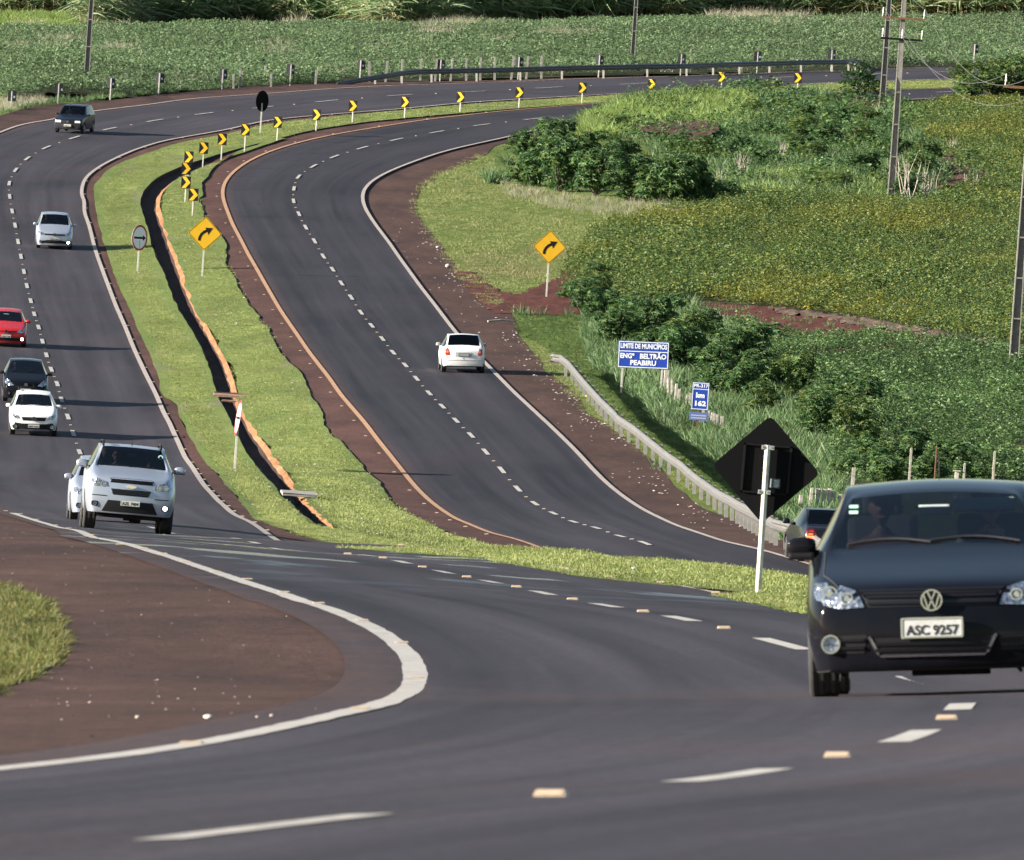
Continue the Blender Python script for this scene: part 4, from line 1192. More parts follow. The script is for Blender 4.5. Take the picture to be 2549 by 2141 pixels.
def text_mesh(txt, size, mat, parent, loc, rot=(PI / 2, 0, 0), name='lettering', bold=.02, align='CENTER', wid=None, depth=.001, shear=0.0):
    cu = bpy.data.curves.new('t', 'FONT')
    cu.body = txt; cu.size = size; cu.align_x = align; cu.align_y = 'CENTER'
    cu.offset = bold * size; cu.extrude = depth; cu.resolution_u = 3; cu.shear = shear
    o = bpy.data.objects.new('t', cu)
    COL.objects.link(o)
    dg = bpy.context.evaluated_depsgraph_get()
    me = bpy.data.meshes.new_from_object(o.evaluated_get(dg))
    bpy.data.objects.remove(o); bpy.data.curves.remove(cu)
    me.materials.clear(); me.materials.append(mat)
    q = bpy.data.objects.new(name, me)
    link(q, parent)
    q.location = loc; q.rotation_euler = rot
    if wid:
        xs = [v.co.x for v in me.vertices]
        w = max(xs) - min(xs)
        if w > 0: q.scale.x = wid / w
    return q

CC_ = .935
def cage(st, bulge_f, bulge_r, c=CC_, crown=.03, glass=(3, 4), side=(3, 7), rear=(6, 7), bumper=True):
    """station rows: y, (zb zm zs zt), (hb hm hs ht)"""
    V = []; F = []; MI = []
    n = len(st)
    for i, (y, zz, hh) in enumerate(st):
        zb, zm, zs, zt = zz; hb, hm, hs, ht = hh
        b = bulge_f if i == 0 else (-bulge_r if i == n - 1 else 0)
        def yy(x, h): return y - b * (1 - (x / h) ** 2) if b else y
        cr = crown if 2 < i < n - 1 else crown * .7
        V += [(hb, y, zb), (hm, y, zm), (hs, y, zs), (ht, y, zt), (c * ht, yy(c * ht, ht), zt + cr * (1 - c * c)), (0, yy(0, ht), zt + cr), (-c * ht, yy(c * ht, ht), zt + cr * (1 - c * c)),
              (-ht, y, zt), (-hs, y, zs), (-hm, y, zm), (-hb, y, zb), (-c * hb, yy(c * hb, hb), zb), (0, yy(0, hb), zb), (c * hb, yy(c * hb, hb), zb)]
    for i in range(n - 1):
        for k in range(14):
            a = i * 14 + k; b = i * 14 + (k + 1) % 14
            F.append((a, a + 14, b + 14, b))
            mi = 0
            if k in (4, 5):
                if glass[0] <= i < glass[1]: mi = 1
                elif rear and rear[0] <= i < rear[1]: mi = 3
                elif 0 < i < glass[0]: mi = 5
                elif i >= rear[1]: mi = 7
            elif k in (2, 7) and side[0] <= i < side[1]: mi = 2
            elif k >= 10: mi = 4
            elif k in (0, 9) and i == 0: mi = 6
            MI.append(mi)
    for e, ii in ((0, 0), (1, n - 1)):
        o = ii * 14
        y, zz, hh = st[ii]
        b = bulge_f if e == 0 else -bulge_r
        base = len(V)
        for lv in (2, 1):
            h = hh[lv]; z = zz[lv]
            for q in (c, 0, -c):
                x = q * h
                V.append((x, y - b * (1 - q * q) * 1.15 - (b * .25 if lv == 1 else 0), z))
        g = [[o + 3, o + 4, o + 5, o + 6, o + 7], [o + 2, base, base + 1, base + 2, o + 8], [o + 1, base + 3, base + 4, base + 5, o + 9], [o + 0, o + 13, o + 12, o + 11, o + 10]]
        for r in range(3):
            for q in range(4):
                f = (g[r][q], g[r][q + 1], g[r + 1][q + 1], g[r + 1][q])
                F.append(f if e == 0 else f[::-1]); MI.append(6 if r == 2 and bumper else (8 if e == 0 else 7))
    return V, F, MI

PART_NAMES = {0: 'body', 1: 'windscreen', 2: 'side_window', 3: 'rear_window', 4: 'underbody', 5: 'bonnet', 6: 'bumper', 7: 'tailgate', 8: 'front_panel'}

def build_shell(root, S_, paint, mats=None, sub=3):
    V, F, MI = cage(S_['st'], S_.get('bf', .10), S_.get('br', .08), crown=S_.get('crown', .03), glass=S_.get('glass', (3, 4)), side=S_.get('side', (3, 7)), rear=S_.get('rear', (6, 7)))
    me = bpy.data.meshes.new('shell')
    me.from_pydata(V, [], F)
    bm = bmesh.new(); bm.from_mesh(me)
    bmesh.ops.recalc_face_normals(bm, faces=bm.faces)
    bm.faces.ensure_lookup_table()
    cl = bm.edges.layers.float.new('crease_edge')
    for i, f in enumerate(bm.faces): f.material_index = MI[i]
    for e in bm.edges:
        ms = {f.material_index for f in e.link_faces}
        k = 0
        if len(ms) > 1 and (1 in ms or 3 in ms): k = S_.get('gcrease', .9)
        elif len(ms) > 1 and 2 in ms: k = .7
        elif len(ms) > 1 and 4 in ms: k = .45
        elif len(ms) > 1 and 5 in ms and 8 in ms: k = .45
        if k == 0: k = S_.get('box', 0)
        e[cl] = k
    vl = bm.verts.layers.float.new('crease_vert')
    bm.verts.ensure_lookup_table()
    for rg in (S_.get('glass', (3, 4)), S_.get('rear', (6, 7))):
        for i in rg:
            for k in (4, 6): bm.verts[i * 14 + k][vl] = S_.get('vcrease', .8)
    bm.to_mesh(me); bm.free()
    for _ in range(9): me.materials.append(paint)
    o = bpy.data.objects.new('shell', me); COL.objects.link(o)
    md = o.modifiers.new('s', 'SUBSURF'); md.levels = sub; md.render_levels = sub
    dg = bpy.context.evaluated_depsgraph_get()
    m2 = bpy.data.meshes.new_from_object(o.evaluated_get(dg))
    # bring the smoothed shell back to its real length, width and height
    co = np.zeros(len(m2.vertices) * 3); m2.vertices.foreach_get('co', co); co = co.reshape(-1, 3)
    lo, hi = co.min(0), co.max(0)
    T0, T1 = np.array([-S_['W'] / 2, S_['y0'], S_['z0']]), np.array([S_['W'] / 2, S_['y0'] + S_['L'], S_['H']])
    co = T0 + (co - lo) / (hi - lo) * (T1 - T0)
    m2.vertices.foreach_set('co', co.ravel()); m2.update()
    o.modifiers.clear(); o.data = m2
    # wheel housings
    if S_.get('wells', True):
        bm = bmesh.new()
        r = S_['wr'] + .045
        for y in (0.0, S_['wb']):
            for s in (-1, 1):
                bm_cyl(bm, (s * (S_['W'] / 2 - .26), y, S_['wr'] + .01), (s * (S_['W'] / 2 + .2), y, S_['wr'] + .01), r, seg=28)
        cm = bpy.data.meshes.new('cut'); bm.to_mesh(cm); bm.free()
        for _ in range(9): cm.materials.append(M_UNDER)
        cm.polygons.foreach_set('material_index', [4] * len(cm.polygons))
        co_ = bpy.data.objects.new('cut', cm); COL.objects.link(co_)
        bmod = o.modifiers.new('b', 'BOOLEAN'); bmod.object = co_; bmod.operation = 'DIFFERENCE'; bmod.solver = 'EXACT'
        dg = bpy.context.evaluated_depsgraph_get()
        m3 = bpy.data.meshes.new_from_object(o.evaluated_get(dg))
        if len(m3.polygons) > 100:
            m2 = m3
        o.modifiers.clear()
        bpy.data.objects.remove(co_)
    bpy.data.objects.remove(o)
    bm = bmesh.new(); bm.from_mesh(m2)
    bvh = BVHTree.FromBMesh(bm)
    parts = {}
    bm.faces.ensure_lookup_table()
    mats = mats or {}
    by = {}
    for f in bm.faces: by.setdefault(f.material_index, []).append(f)
    for mi, fs in by.items():
        groups = [fs]
        if mi == 2:
            groups = [[f for f in fs if f.calc_center_median().x > 0], [f for f in fs if f.calc_center_median().x <= 0]]
        if mi == 6:
            ym = S_['y0'] + S_['L'] / 2
            groups = [[f for f in fs if f.calc_center_median().y < ym], [f for f in fs if f.calc_center_median().y >= ym]]
        for g in groups:
            if not g: continue
            vm = {}; v = []; ff = []
            for f in g:
                q = []
                for w in f.verts:
                    if w.index not in vm: vm[w.index] = len(v); v.append(tuple(w.co))
                    q.append(vm[w.index])
                ff.append(q)
            mt = mats.get(mi, {1: M_GLASS, 2: M_GLASS_D, 3: M_GLASS_D, 4: M_UNDER}.get(mi, paint))
            parts.setdefault(mi, []).append(mesh_obj(PART_NAMES[mi], v, ff, mt, root, smooth=True))
    bm.free()
    return bvh, parts

def hit_front(bvh, x, z, rear=False):
    if rear:
        h = bvh.ray_cast(Vector((x, 20, z)), Vector((0, -1, 0)))
    else:
        h = bvh.ray_cast(Vector((x, -20, z)), Vector((0, 1, 0)))
    return h[0].y if h[0] is not None else None

def decal(bvh, name, pts, mat, root, off=.006, thick=.02, rear=False, mirror=False, cuts=2, flat=False):
    """plate shaped to the body behind it; pts is an (x, z) outline"""
    pts = list(pts)
    if mirror: pts = [(-p[0], p[1]) for p in pts][::-1]
    # resample the outline
    P = []
    for i in range(len(pts)):
        a, b = pts[i], pts[(i + 1) % len(pts)]
        k = max(1, int(math.hypot(b[0] - a[0], b[1] - a[1]) / .06))
        for j in range(k): P.append((a[0] + (b[0] - a[0]) * j / k, a[1] + (b[1] - a[1]) * j / k))
    bm = bmesh.new()
    vs = [bm.verts.new((p[0], 0, p[1])) for p in P]
    f = bm.faces.new(vs)
    bmesh.ops.triangulate(bm, faces=[f])
    for _ in range(cuts):
        long = [e for e in bm.edges if not e.is_boundary and e.calc_length() > .07]
        if not long: break
        bmesh.ops.subdivide_edges(bm, edges=long, cuts=1)
        bmesh.ops.triangulate(bm, faces=bm.faces)
    s = 1 if rear else -1
    ys = []
    for v in bm.verts:
        y = hit_front(bvh, v.co.x, v.co.z, rear)
        ys.append(y)
    good = [y for y in ys if y is not None]
    if not good:
        bm.free(); return None
    worst = (min(good) if rear else max(good))
    ym = (max(good) if rear else min(good))
    for v, y in zip(bm.verts, ys):
        if y is None: y = worst
        lim = (ym - .30) if rear else (ym + .30)
        y = max(y, lim) if rear else min(y, lim)
        if flat: y = ym
        v.co.y = y + s * off
    be = [e for e in bm.edges if e.is_boundary]
    r = bmesh.ops.extrude_edge_only(bm, edges=be)
    for v in r['geom']:
        if isinstance(v, bmesh.types.BMVert): v.co.y -= s * thick
    bmesh.ops.recalc_face_normals(bm, faces=bm.faces)
    # outward = away from the car
    t = sum(f.normal.y * f.calc_area() for f in bm.faces if abs(f.normal.y) > .5)
    if (t > 0) != rear: bmesh.ops.reverse_faces(bm, faces=bm.faces)
    return bm_obj(name, bm, mat, root)

def ell(cx, cz, rx, rz, n=18): return [(cx + rx * math.cos(2 * PI * i / n), cz + rz * math.sin(2 * PI * i / n)) for i in range(n)]
def rect(x0, z0, x1, z1, r=.0):
    if r <= 0: return [(x0, z0), (x1, z0), (x1, z1), (x0, z1)]
    P = []
    for cx, cz, a in ((x1 - r, z0 + r, -90), (x1 - r, z1 - r, 0), (x0 + r, z1 - r, 90), (x0 + r, z0 + r, 180)):
        for k in range(4):
            t = math.radians(a + 30 * k); P.append((cx + r * math.cos(t), cz + r * math.sin(t)))
    return P

def ring_mesh(bm, c, r0, r1, y0, y1, seg=24):
    """flat ring in the x-z plane"""
    v = []
    for k in range(seg):
        t = 2 * PI * k / seg
        cx, sx = math.cos(t), math.sin(t)
        v.append([bm.verts.new((c[0] + r * cx, y, c[1] + r * sx)) for r, y in ((r0, y0), (r1, y0), (r1, y1), (r0, y1))])
    for k in range(seg):
        a, b = v[k], v[(k + 1) % seg]
        for j in range(4):
            bm.faces.new((a[j], a[(j + 1) % 4], b[(j + 1) % 4], b[j]))

def wheel(root, x, y, r, w, rim_mat):
    s = 1 if x > 0 else -1
    bm = bmesh.new()
    rr = r * .66
    bm_cyl(bm, (0, 0, 0), (s * w * .42, 0, 0), rr * .96, rr * .98, 20)
    for k in range(5):
        t = 2 * PI * k / 5
        bm_box(bm, (s * w * .45, math.cos(t) * rr * .5, math.sin(t) * rr * .5), (.02, rr * .28, rr * .95), Matrix.Rotation(-(t - PI / 2), 4, 'X'))
    o = bm_obj('wheel', bm, rim_mat, root); o.location = (x - s * w / 2, y, r)
    prof = [(0, rr), (0, r * .90), (.06, r * .975), (.14, r), (.28, r * .99), (.30, r * .975), (.32, r * .99), (.49, r), (.50, r * .975), (.52, r), (.68, r * .99), (.70, r * .975), (.72, r * .99), (.86, r), (.94, r * .975), (1, r * .90), (1, rr)]
    seg = 28; v = []; f = []
    for k in range(seg):
        t = 2 * PI * k / seg
        for u, q in prof: v.append((s * (u - .5) * w + s * w / 2 - s * w / 2, math.cos(t) * q, math.sin(t) * q))
    n = len(prof)
    for k in range(seg):
        for j in range(n - 1):
            a = k * n + j; b = ((k + 1) % seg) * n + j
            f.append((a, a + 1, b + 1, b))
    mesh_obj('tyre', v, f, M_TYRE, o, smooth=False)
    return o

def round_emblem(root, x, y, z, r, letters=True, s=-1):
    """round chromed badge with a V over a W"""
    bm = bmesh.new()
    bm_cyl(bm, (0, 0, 0), (0, .006, 0), r, seg=24)
    b = bm_obj('badge', bm, M_BLACKG, root); b.location = (x, y, z)
    bm = bmesh.new()
    ring_mesh(bm, (0, 0), r * .86, r, -.012, .002)
    def bar(a, c, w=.13):
        a = Vector((a[0] * r, -.007, a[1] * r)); c = Vector((c[0] * r, -.007, c[1] * r))
        d = c - a
        ang = math.atan2(d.z, d.x)
        bm_box(bm, (a + c) / 2, (d.length + w * r * .4, .009, w * r), Matrix.Rotation(-ang, 4, 'Y'))
    if letters:
        bar((-.36, .80), (-.06, .12)); bar((.36, .80), (.06, .12)); bar((-.08, .10), (.08, .10), .1)
        bar((-.70, .45), (-.33, -.78)); bar((-.33, -.78), (-.03, -.05)); bar((.03, -.05), (.33, -.78)); bar((.33, -.78), (.70, .45))
    bm_obj('badge_letters', bm, M_CHROME, b)
    return b

def bowtie(root, x, y, z, w):
    h = w * .34
    P = [(-.5, -.28), (-.16, -.28), (-.16, -.5), (.22, -.5), (.22, -.28), (.44, -.28), (.5, .28), (.16, .28), (.16, .5), (-.22, .5), (-.22, .28), (-.44, .28)]
    bm = bmesh.new()
    bm_poly_prism(bm, [(p[0] * w, p[1] * h) for p in P], -.014, .01)
    bmesh.ops.recalc_face_normals(bm, faces=bm.faces)
    o = bm_obj('badge', bm, simple('gold_badge', (.95, .86, .62, 1), .25, .6), root); o.location = (x, y, z)
    return o

def plate(root, txt, x, y, z, w=.40, h=.13, top=None, s=-1, tilt=0.0):
    bm = bmesh.new()
    bm_poly_prism(bm, rect(-w / 2, -h / 2, w / 2, h / 2, .012), -.006, .008)
    bmesh.ops.recalc_face_normals(bm, faces=bm.faces)
    o = bm_obj('licence_plate', bm, M_PLATE, root); o.location = (x, y, z)
    if s > 0: o.rotation_euler = (0, 0, PI)
    bm = bmesh.new()
    a = rect(-w / 2 + .002, -h / 2 + .002, w / 2 - .002, h / 2 - .002, .012); b = rect(-w / 2 + .012, -h / 2 + .012, w / 2 - .012, h / 2 - .012, .008)
    va = [bm.verts.new((p[0], -.009, p[1])) for p in a]; vb = [bm.verts.new((p[0], -.009, p[1])) for p in b]
    for i in range(len(a)):
        j = (i + 1) % len(a); bm.faces.new((va[i], va[j], vb[j], vb[i]))
    bm_obj('plate_rim', bm, M_CHROME, o)
    if txt:
        text_mesh(txt, h * .66, M_PLATEB, o, (0, -.008, -h * .13), wid=w * .84, bold=.02)
    return o

def outside_mirror(root, x, y, z, mat, sx=.20, sz=.125, s=1, lower=None):
    bm = bmesh.new()
    bmesh.ops.create_icosphere(bm, subdivisions=3, radius=1.0)
    for v in bm.verts:
        c = v.co
        f = lambda t: math.copysign(abs(t) ** .55, t)
        v.co = Vector((f(c.x) * sx / 2, f(c.y) * .07, f(c.z) * sz / 2 - .015 * abs(c.x)))
    bm_box(bm, (-s * sx * .55, .0, -sz * .32), (sx * .5, .05, .03))
    o = bm_obj('wing_mirror', bm, mat, root, smooth=True); o.location = (x, y, z)
    if lower:
        bm = bmesh.new()
        bm_box(bm, (0, -.01, -sz * .52), (sx * .9, .13, .05), bevel=.02)
        bm_obj('mirror_base', bm, lower, o)
    return o

def interior(root, S_, seats=True, wheelx=.36, rearview=True):
    W = S_['W']; zb = S_['belt']
    yd = S_['cowl_y'] + .16
    bm = bmesh.new()
    bm_box(bm, (0, yd + .18, zb - .20), (W * .84, .55, .30), bevel=.06)
    bm_obj('dashboard', bm, M_DASH, root)
    bm = bmesh.new()
    bm_box(bm, (0, yd + 1.2, .30), (W * .80, 2.2, .05))
    bm_obj('cabin_floor', bm, M_UNDER, root)
    if seats:
        for sx in (-wheelx, wheelx):
            bm = bmesh.new()
            bm_box(bm, (0, 0, 0), (.48, .50, .16), bevel=.05)
            bm_box(bm, (0, .30, .34), (.46, .15, .62), Matrix.Rotation(-.22, 4, 'X'), bevel=.05)
            bm_box(bm, (0, .40, .74), (.26, .09, .17), Matrix.Rotation(-.15, 4, 'X'), bevel=.03)
            o = bm_obj('seat', bm, M_SEAT, root); o.location = (sx, yd + .95, zb - .44)
    bm = bmesh.new()
    bm_box(bm, (0, yd + 2.0, zb - .25), (W * .74, .18, .62), Matrix.Rotation(-.25, 4, 'X'), bevel=.05)
    bm_obj('rear_seat', bm, M_SEAT, root)
    # steering wheel
    bm = bmesh.new()
    ring_mesh(bm, (0, 0), .165, .195, -.015, .015, 28)
    bm_box(bm, (0, 0, 0), (.34, .02, .05)); bm_box(bm, (0, 0, -.08), (.05, .02, .17)); bm_cyl(bm, (0, -.03, 0), (0, .01, 0), .07, seg=14)
    o = bm_obj('steering_wheel', bm, M_BLACKP, root)
    o.location = (wheelx, yd + .50, zb - .115); o.rotation_euler = (math.radians(25), 0, 0)
    if rearview:
        bm = bmesh.new()
        bm_box(bm, (0, 0, 0), (.21, .03, .07), bevel=.015)
        o = bm_obj('rear_view_mirror', bm, M_MIRROR, root)
        o.location = (0, S_['mir'][0], S_['mir'][1])

def set_on_road(o, X, Z, heading, back=False, wb=2.5, layer=1.0, tw=1.4):
    """stand a vehicle (origin under its front axle, nose towards -y) on the land"""
    d = Vector((heading, 1.0)).normalized()          # direction away from the viewer along the road
    a = -math.atan2(d.x, d.y)
    c, s = math.cos(a), math.sin(a)
    if back: a += PI
    fwd = d if not back else -d
    # four contact points
    px, pz = X + fwd.x * wb, Z + fwd.y * wb
    h0 = gz(X, Z) + float(lay(Z, layer)); h1 = gz(px, pz) + float(lay(pz, layer))
    r = Vector((fwd.y, -fwd.x))
    hl = gz(X - r.x * tw / 2, Z - r.y * tw / 2); hr = gz(X + r.x * tw / 2, Z + r.y * tw / 2)
    yv = Vector((fwd.x * wb, fwd.y * wb, h1 - h0)).normalized()
    xv = Vector((r.x * tw, r.y * tw, hr - hl)).normalized()
    zv = xv.cross(yv).normalized(); xv = yv.cross(zv).normalized()
    M = Matrix((xv, yv, zv)).transposed().to_4x4()
    M.translation = Vector((X, Z, h0))
    o.matrix_world = M
    return M

def wheels(root, S_, rim=None):
    x = S_['W'] / 2 - .015
    for y in (0.0, S_['wb']):
        for s in (-1, 1):
            wheel(root, s * x, y, S_['wr'], S_['tw'], rim or M_RIM)

HATCH = dict(W=1.66, L=3.90, H=1.415, z0=.16, y0=-.78, wb=2.465, wr=.295, tw=.195, belt=.97, cowl_y=.33, mir=(.93, 1.20), crown=.05,
             st=[(.00, (.18, .40, .60, .70), (.66, .74, .73, .62)),
                 (.20, (.17, .42, .68, .775), (.76, .82, .80, .68)),
                 (.72, (.18, .48, .80, .885), (.77, .83, .82, .73)),
                 (1.12, (.18, .50, .90, .985), (.78, .835, .825, .71)),
                 (1.90, (.18, .50, .95, 1.345), (.78, .835, .82, .585)),
                 (2.45, (.18, .50, .96, 1.45), (.78, .835, .82, .585)),
                 (3.35, (.18, .50, .97, 1.43), (.77, .83, .80, .59)),
                 (3.74, (.20, .50, .98, 1.02), (.74, .80, .76, .66)),
                 (3.90, (.24, .48, .74, .86), (.68, .76, .74, .66))])
def variant(base, **kw):
    d = dict(base); d.update(kw); return d
# ---- the near black hatchback, close to the lens
P_BLACK = car_paint('paint_blue_black', (.004, .005, .008, 1), .0, .08, dust=.015, spec=.11)
P_WHITE = car_paint('paint_white', (.70, .70, .70, 1), 0, .3, dust=.05)
P_SILVER = car_paint('paint_silver', (.40, .44, .52, 1), .55, .3, dust=.06)
P_RED = car_paint('paint_red', (.42, .012, .016, 1), .1, .25, dust=.05)
P_DARK = car_paint('paint_charcoal', (.010, .012, .017, 1), .2, .2, dust=.06, spec=.3)
P_NAVY = car_paint('paint_navy', (.006, .010, .022, 1), .1, .25, dust=.05, spec=.22)

def black_hatch():
    S_ = HATCH
    root = empty('black_hatchback')
    bvh, parts = build_shell(root, S_, P_BLACK, {1: glass_mat('clear_windscreen', (.42, .46, .48, 1)), 2: glass_mat('dark_side_glass', (.26, .28, .29, 1))})
    HL = [(.435, .575), (.60, .568), (.69, .592), (.745, .63), (.772, .69), (.755, .742), (.68, .742), (.57, .715), (.49, .685), (.455, .63)]
    for s in (False, True):
        h = decal(bvh, 'headlight', HL, M_LAMP, root, off=.007, mirror=s)
        k = -1 if s else 1
        for cx, cz, r in ((.655, .665, .052), (.545, .635, .040)):
            y = hit_front(bvh, k * cx, cz)
            if y is None: continue
            bm = bmesh.new(); ring_mesh(bm, (0, 0), r * .8, r, -.012, .01, 18)
            bm_cyl(bm, (0, .004, 0), (0, -.004, 0), r * .45, seg=12)
            b = bm_obj('lamp_bowl', bm, M_CHROME, h); b.location = (k * cx, y - .010, cz)
    g = decal(bvh, 'grille', [(-.405, .572), (.405, .572), (.45, .655), (.44, .672), (-.44, .672), (-.45, .655)], M_BLACKP, root, off=.004)
    for z in (.600, .640):
        decal(bvh, 'grille_slat', rect(-.415, z - .009, .415, z + .009), M_BLACKG, g, off=.016)
    decal(bvh, 'grille_slat', [(-.455, .674), (.455, .674), (.47, .690), (-.47, .690)], M_BLACKG, g, off=.012)
    y = hit_front(bvh, 0, .615)
    round_emblem(root, 0, y - .030, .610, .070)
    lg = decal(bvh, 'lower_grille', [(-.345, .262), (.345, .262), (.40, .375), (-.40, .375)], M_BLACKP, root, off=.004)
    for z in (.295, .335):
        decal(bvh, 'grille_slat', rect(-.37, z - .010, .37, z + .010), M_BLACKG, lg, off=.016)
    # bright frame round the lower opening
    decal(bvh, 'chrome_strip', [(-.345, .262), (-.33, .250), (.33, .250), (.345, .262), (.335, .264), (-.335, .264)], M_CHROME, root, off=.014)
    for m_ in (False, True):
        decal(bvh, 'chrome_strip', [(.345, .262), (.36, .27), (.418, .385), (.400, .388), (.345, .285)], M_CHROME, root, off=.014, mirror=m_)
        k = -1 if m_ else 1
        decal(bvh, 'air_intake', [(.44, .28), (.74, .28), (.76, .39), (.42, .40)], M_BLACKP, root, off=.003, mirror=m_)
        for z in (.315, .365):
            decal(bvh, 'intake_slat', rect(.44, z - .009, .60, z + .009), M_BLACKG, root, off=.016, mirror=m_)
        y = hit_front(bvh, k * .655, .343)
        bm = bmesh.new(); ring_mesh(bm, (0, 0), .050, .061, -.02, .02, 24)
        f = bm_obj('fog_lamp', bm, M_CHROME, root); f.location = (k * .655, y - .012, .343)
        bm = bmesh.new(); bm_cyl(bm, (0, .01, 0), (0, -.008, 0), .050, seg=20); bm_obj('fog_lens', bm, M_LAMP, f)
    y = hit_front(bvh, 0, .435)
    plate(root, 'ASC 9257', 0.0, y - .022, .433, .40, .132)
    for s in (-1, 1):
        outside_mirror(root, s * .865, .58, .985, P_BLACK, .195, .125, s, lower=M_BLACKP)
    # wipers
    for x0, x1, z0, z1 in ((-.56, -.02, .985, .992), (-.02, .56, 1.0, .985)):
        bm = bmesh.new()
        a = Vector((x0, 0, z0)); b = Vector((x1, 0, z1))
        pts = []
        for k in range(9):
            q = a.lerp(b, k / 8); q.z += .03 * math.sin(PI * k / 8)
            h = bvh.ray_cast(Vector((q.x, -20, q.z)), Vector((0, 1, 0)))
            pts.append(Vector((q.x, (h[0].y if h[0] else .4) - .02, q.z)))
        for k in range(8): bm_cyl(bm, pts[k], pts[k + 1], .0065, seg=6)
        bm_obj('wiper', bm, M_SEAT, root)
    # sticker, sun visor
    for z in (1.225, 1.187):
        h = bvh.ray_cast(Vector((-.525, -20, z)), Vector((0, 1, 0)))
        if h[0] is not None:
            bm = bmesh.new(); bm_box(bm, (0, 0, 0), (.058, .004, .030), Matrix.Rotation(-.9, 4, 'X'))
            o = bm_obj('inspection_sticker', bm, M_STICK, root); o.location = h[0] + h[1] * .012
    bm = bmesh.new(); bm_box(bm, (0, 0, 0), (.40, .03, .10), Matrix.Rotation(-.5, 4, 'X'), bevel=.02)
    o = bm_obj('sun_visor', bm, simple('visor_grey', (.30, .38, .36, 1), .8), root); o.location = (.33, 1.06, 1.23)
    for s in (-1, 1):
        bm = bmesh.new(); pts = []
        for k in range(9):
            y = -.60 + .92 * k / 8; x = s * (.60 + .10 * min(1, k / 3))
            h = bvh.ray_cast(Vector((x, y, 4)), Vector((0, 0, -1)))
            if h[0] is not None: pts.append(h[0])
        for a, b in zip(pts, pts[1:]): bm_cyl(bm, a, b, .005, seg=5)
        bm_obj('panel_gap', bm, M_SEAT, root)
    interior(root, S_)
    bm = bmesh.new()
    bm_box(bm, (0, .2, .185), (1.15, .9, .05)); bm_box(bm, (.1, .1, .15), (.5, .5, .05)); bm_cyl(bm, (-.62, -.35, .19), (-.58, -.38, .13), .012); bm_cyl(bm, (.52, -.35, .19), (.56, -.38, .14), .012)
    bm_obj('sump_guard', bm, M_UNDER, root)
    bm = bmesh.new(); bm_cyl(bm, (0, 2.9, 1.44), (0, 3.0, 1.62), .004, .002, 6); bm_obj('aerial', bm, M_BLACKP, root)
    wheels(root, S_)
    tag(root, 'near black hatchback with a bright round grille badge and plate ASC 9257', 'car')
    return root
# ---- the other vehicles
def front_kit(bvh, root, K):
    for s in (False, True):
        h = decal(bvh, 'headlight', K['head'], K.get('lamp', M_LAMP), root, off=.007, mirror=s)
        k = -1 if s else 1
        for cx, cz, r in K.get('bowls', ()):
            y = hit_front(bvh, k * cx, cz)
            if y is None or h is None: continue
            bm = bmesh.new(); ring_mesh(bm, (0, 0), r * .75, r, -.012, .01, 14)
            bm_cyl(bm, (0, .004, 0), (0, -.006, 0), r * .45, seg=10)
            b = bm_obj('lamp_bowl', bm, M_CHROME, h); b.location = (k * cx, y - .010, cz)
    for g, slats in K.get('grilles', ()):
        o = decal(bvh, 'grille', g, K.get('gm', M_BLACKP), root, off=.005)
        xs = [p[0] for p in g]
        for z in slats:
            decal(bvh, 'grille_slat', rect(min(xs) * .93, z - .010, max(xs) * .93, z + .010), M_BLACKG, o, off=.016)
    for nm, pts, mt, sym in K.get('panels', ()):
        decal(bvh, nm, pts, mt, root, off=.008)
        if sym: decal(bvh, nm, pts, mt, root, off=.008, mirror=True)
    if 'badge' in K:
        kind, z, r = K['badge']
        y = hit_front(bvh, 0, z)
        if kind == 'round': round_emblem(root, 0, y - .028, z, r)
        elif kind == 'bowtie': bowtie(root, 0, y - .02, z, r)
        else:
            bm = bmesh.new(); bm_box(bm, (0, 0, 0), (r, .012, r * .8), bevel=.003); b = bm_obj('badge', bm, M_CHROME, root); b.location = (0, y - .012, z)
    if 'fog' in K:
        x, z, r, lit = K['fog']
        for k in (-1, 1):
            y = hit_front(bvh, k * x, z)
            if y is None: continue
            bm = bmesh.new(); ring_mesh(bm, (0, 0), r * .85, r * 1.12, -.018, .02, 16)
            f = bm_obj('fog_lamp', bm, M_BLACKP, root); f.location = (k * x, y - .012, z)
            bm = bmesh.new(); bm_cyl(bm, (0, .01, 0), (0, -.010, 0), r * .85, seg=14)
            bm_obj('fog_lens', bm, M_FOGGLOW if lit == k else M_LAMP, f)
    txt, z = K['plate']
    y = hit_front(bvh, 0, z)
    plate(root, txt, 0, y - .02, z)
    mx, my, mz, mm, sx, sz = K['mirror']
    for s in (-1, 1): outside_mirror(root, s * mx, my, mz, mm, sx, sz, s)
    for x0, x1 in ((-.5, -.02), (-.02, .5)):
        bm = bmesh.new(); pts = []
        for k in range(6):
            x = x0 + (x1 - x0) * k / 5
            z = K['wiper'] + .02 * math.sin(PI * k / 5)
            h = hit_front(bvh, x, z)
            pts.append(Vector((x, (h if h else .4) - .02, z)))
        for k in range(5): bm_cyl(bm, pts[k], pts[k + 1], .007, seg=5)
        bm_obj('wiper', bm, M_BLACKP, root)

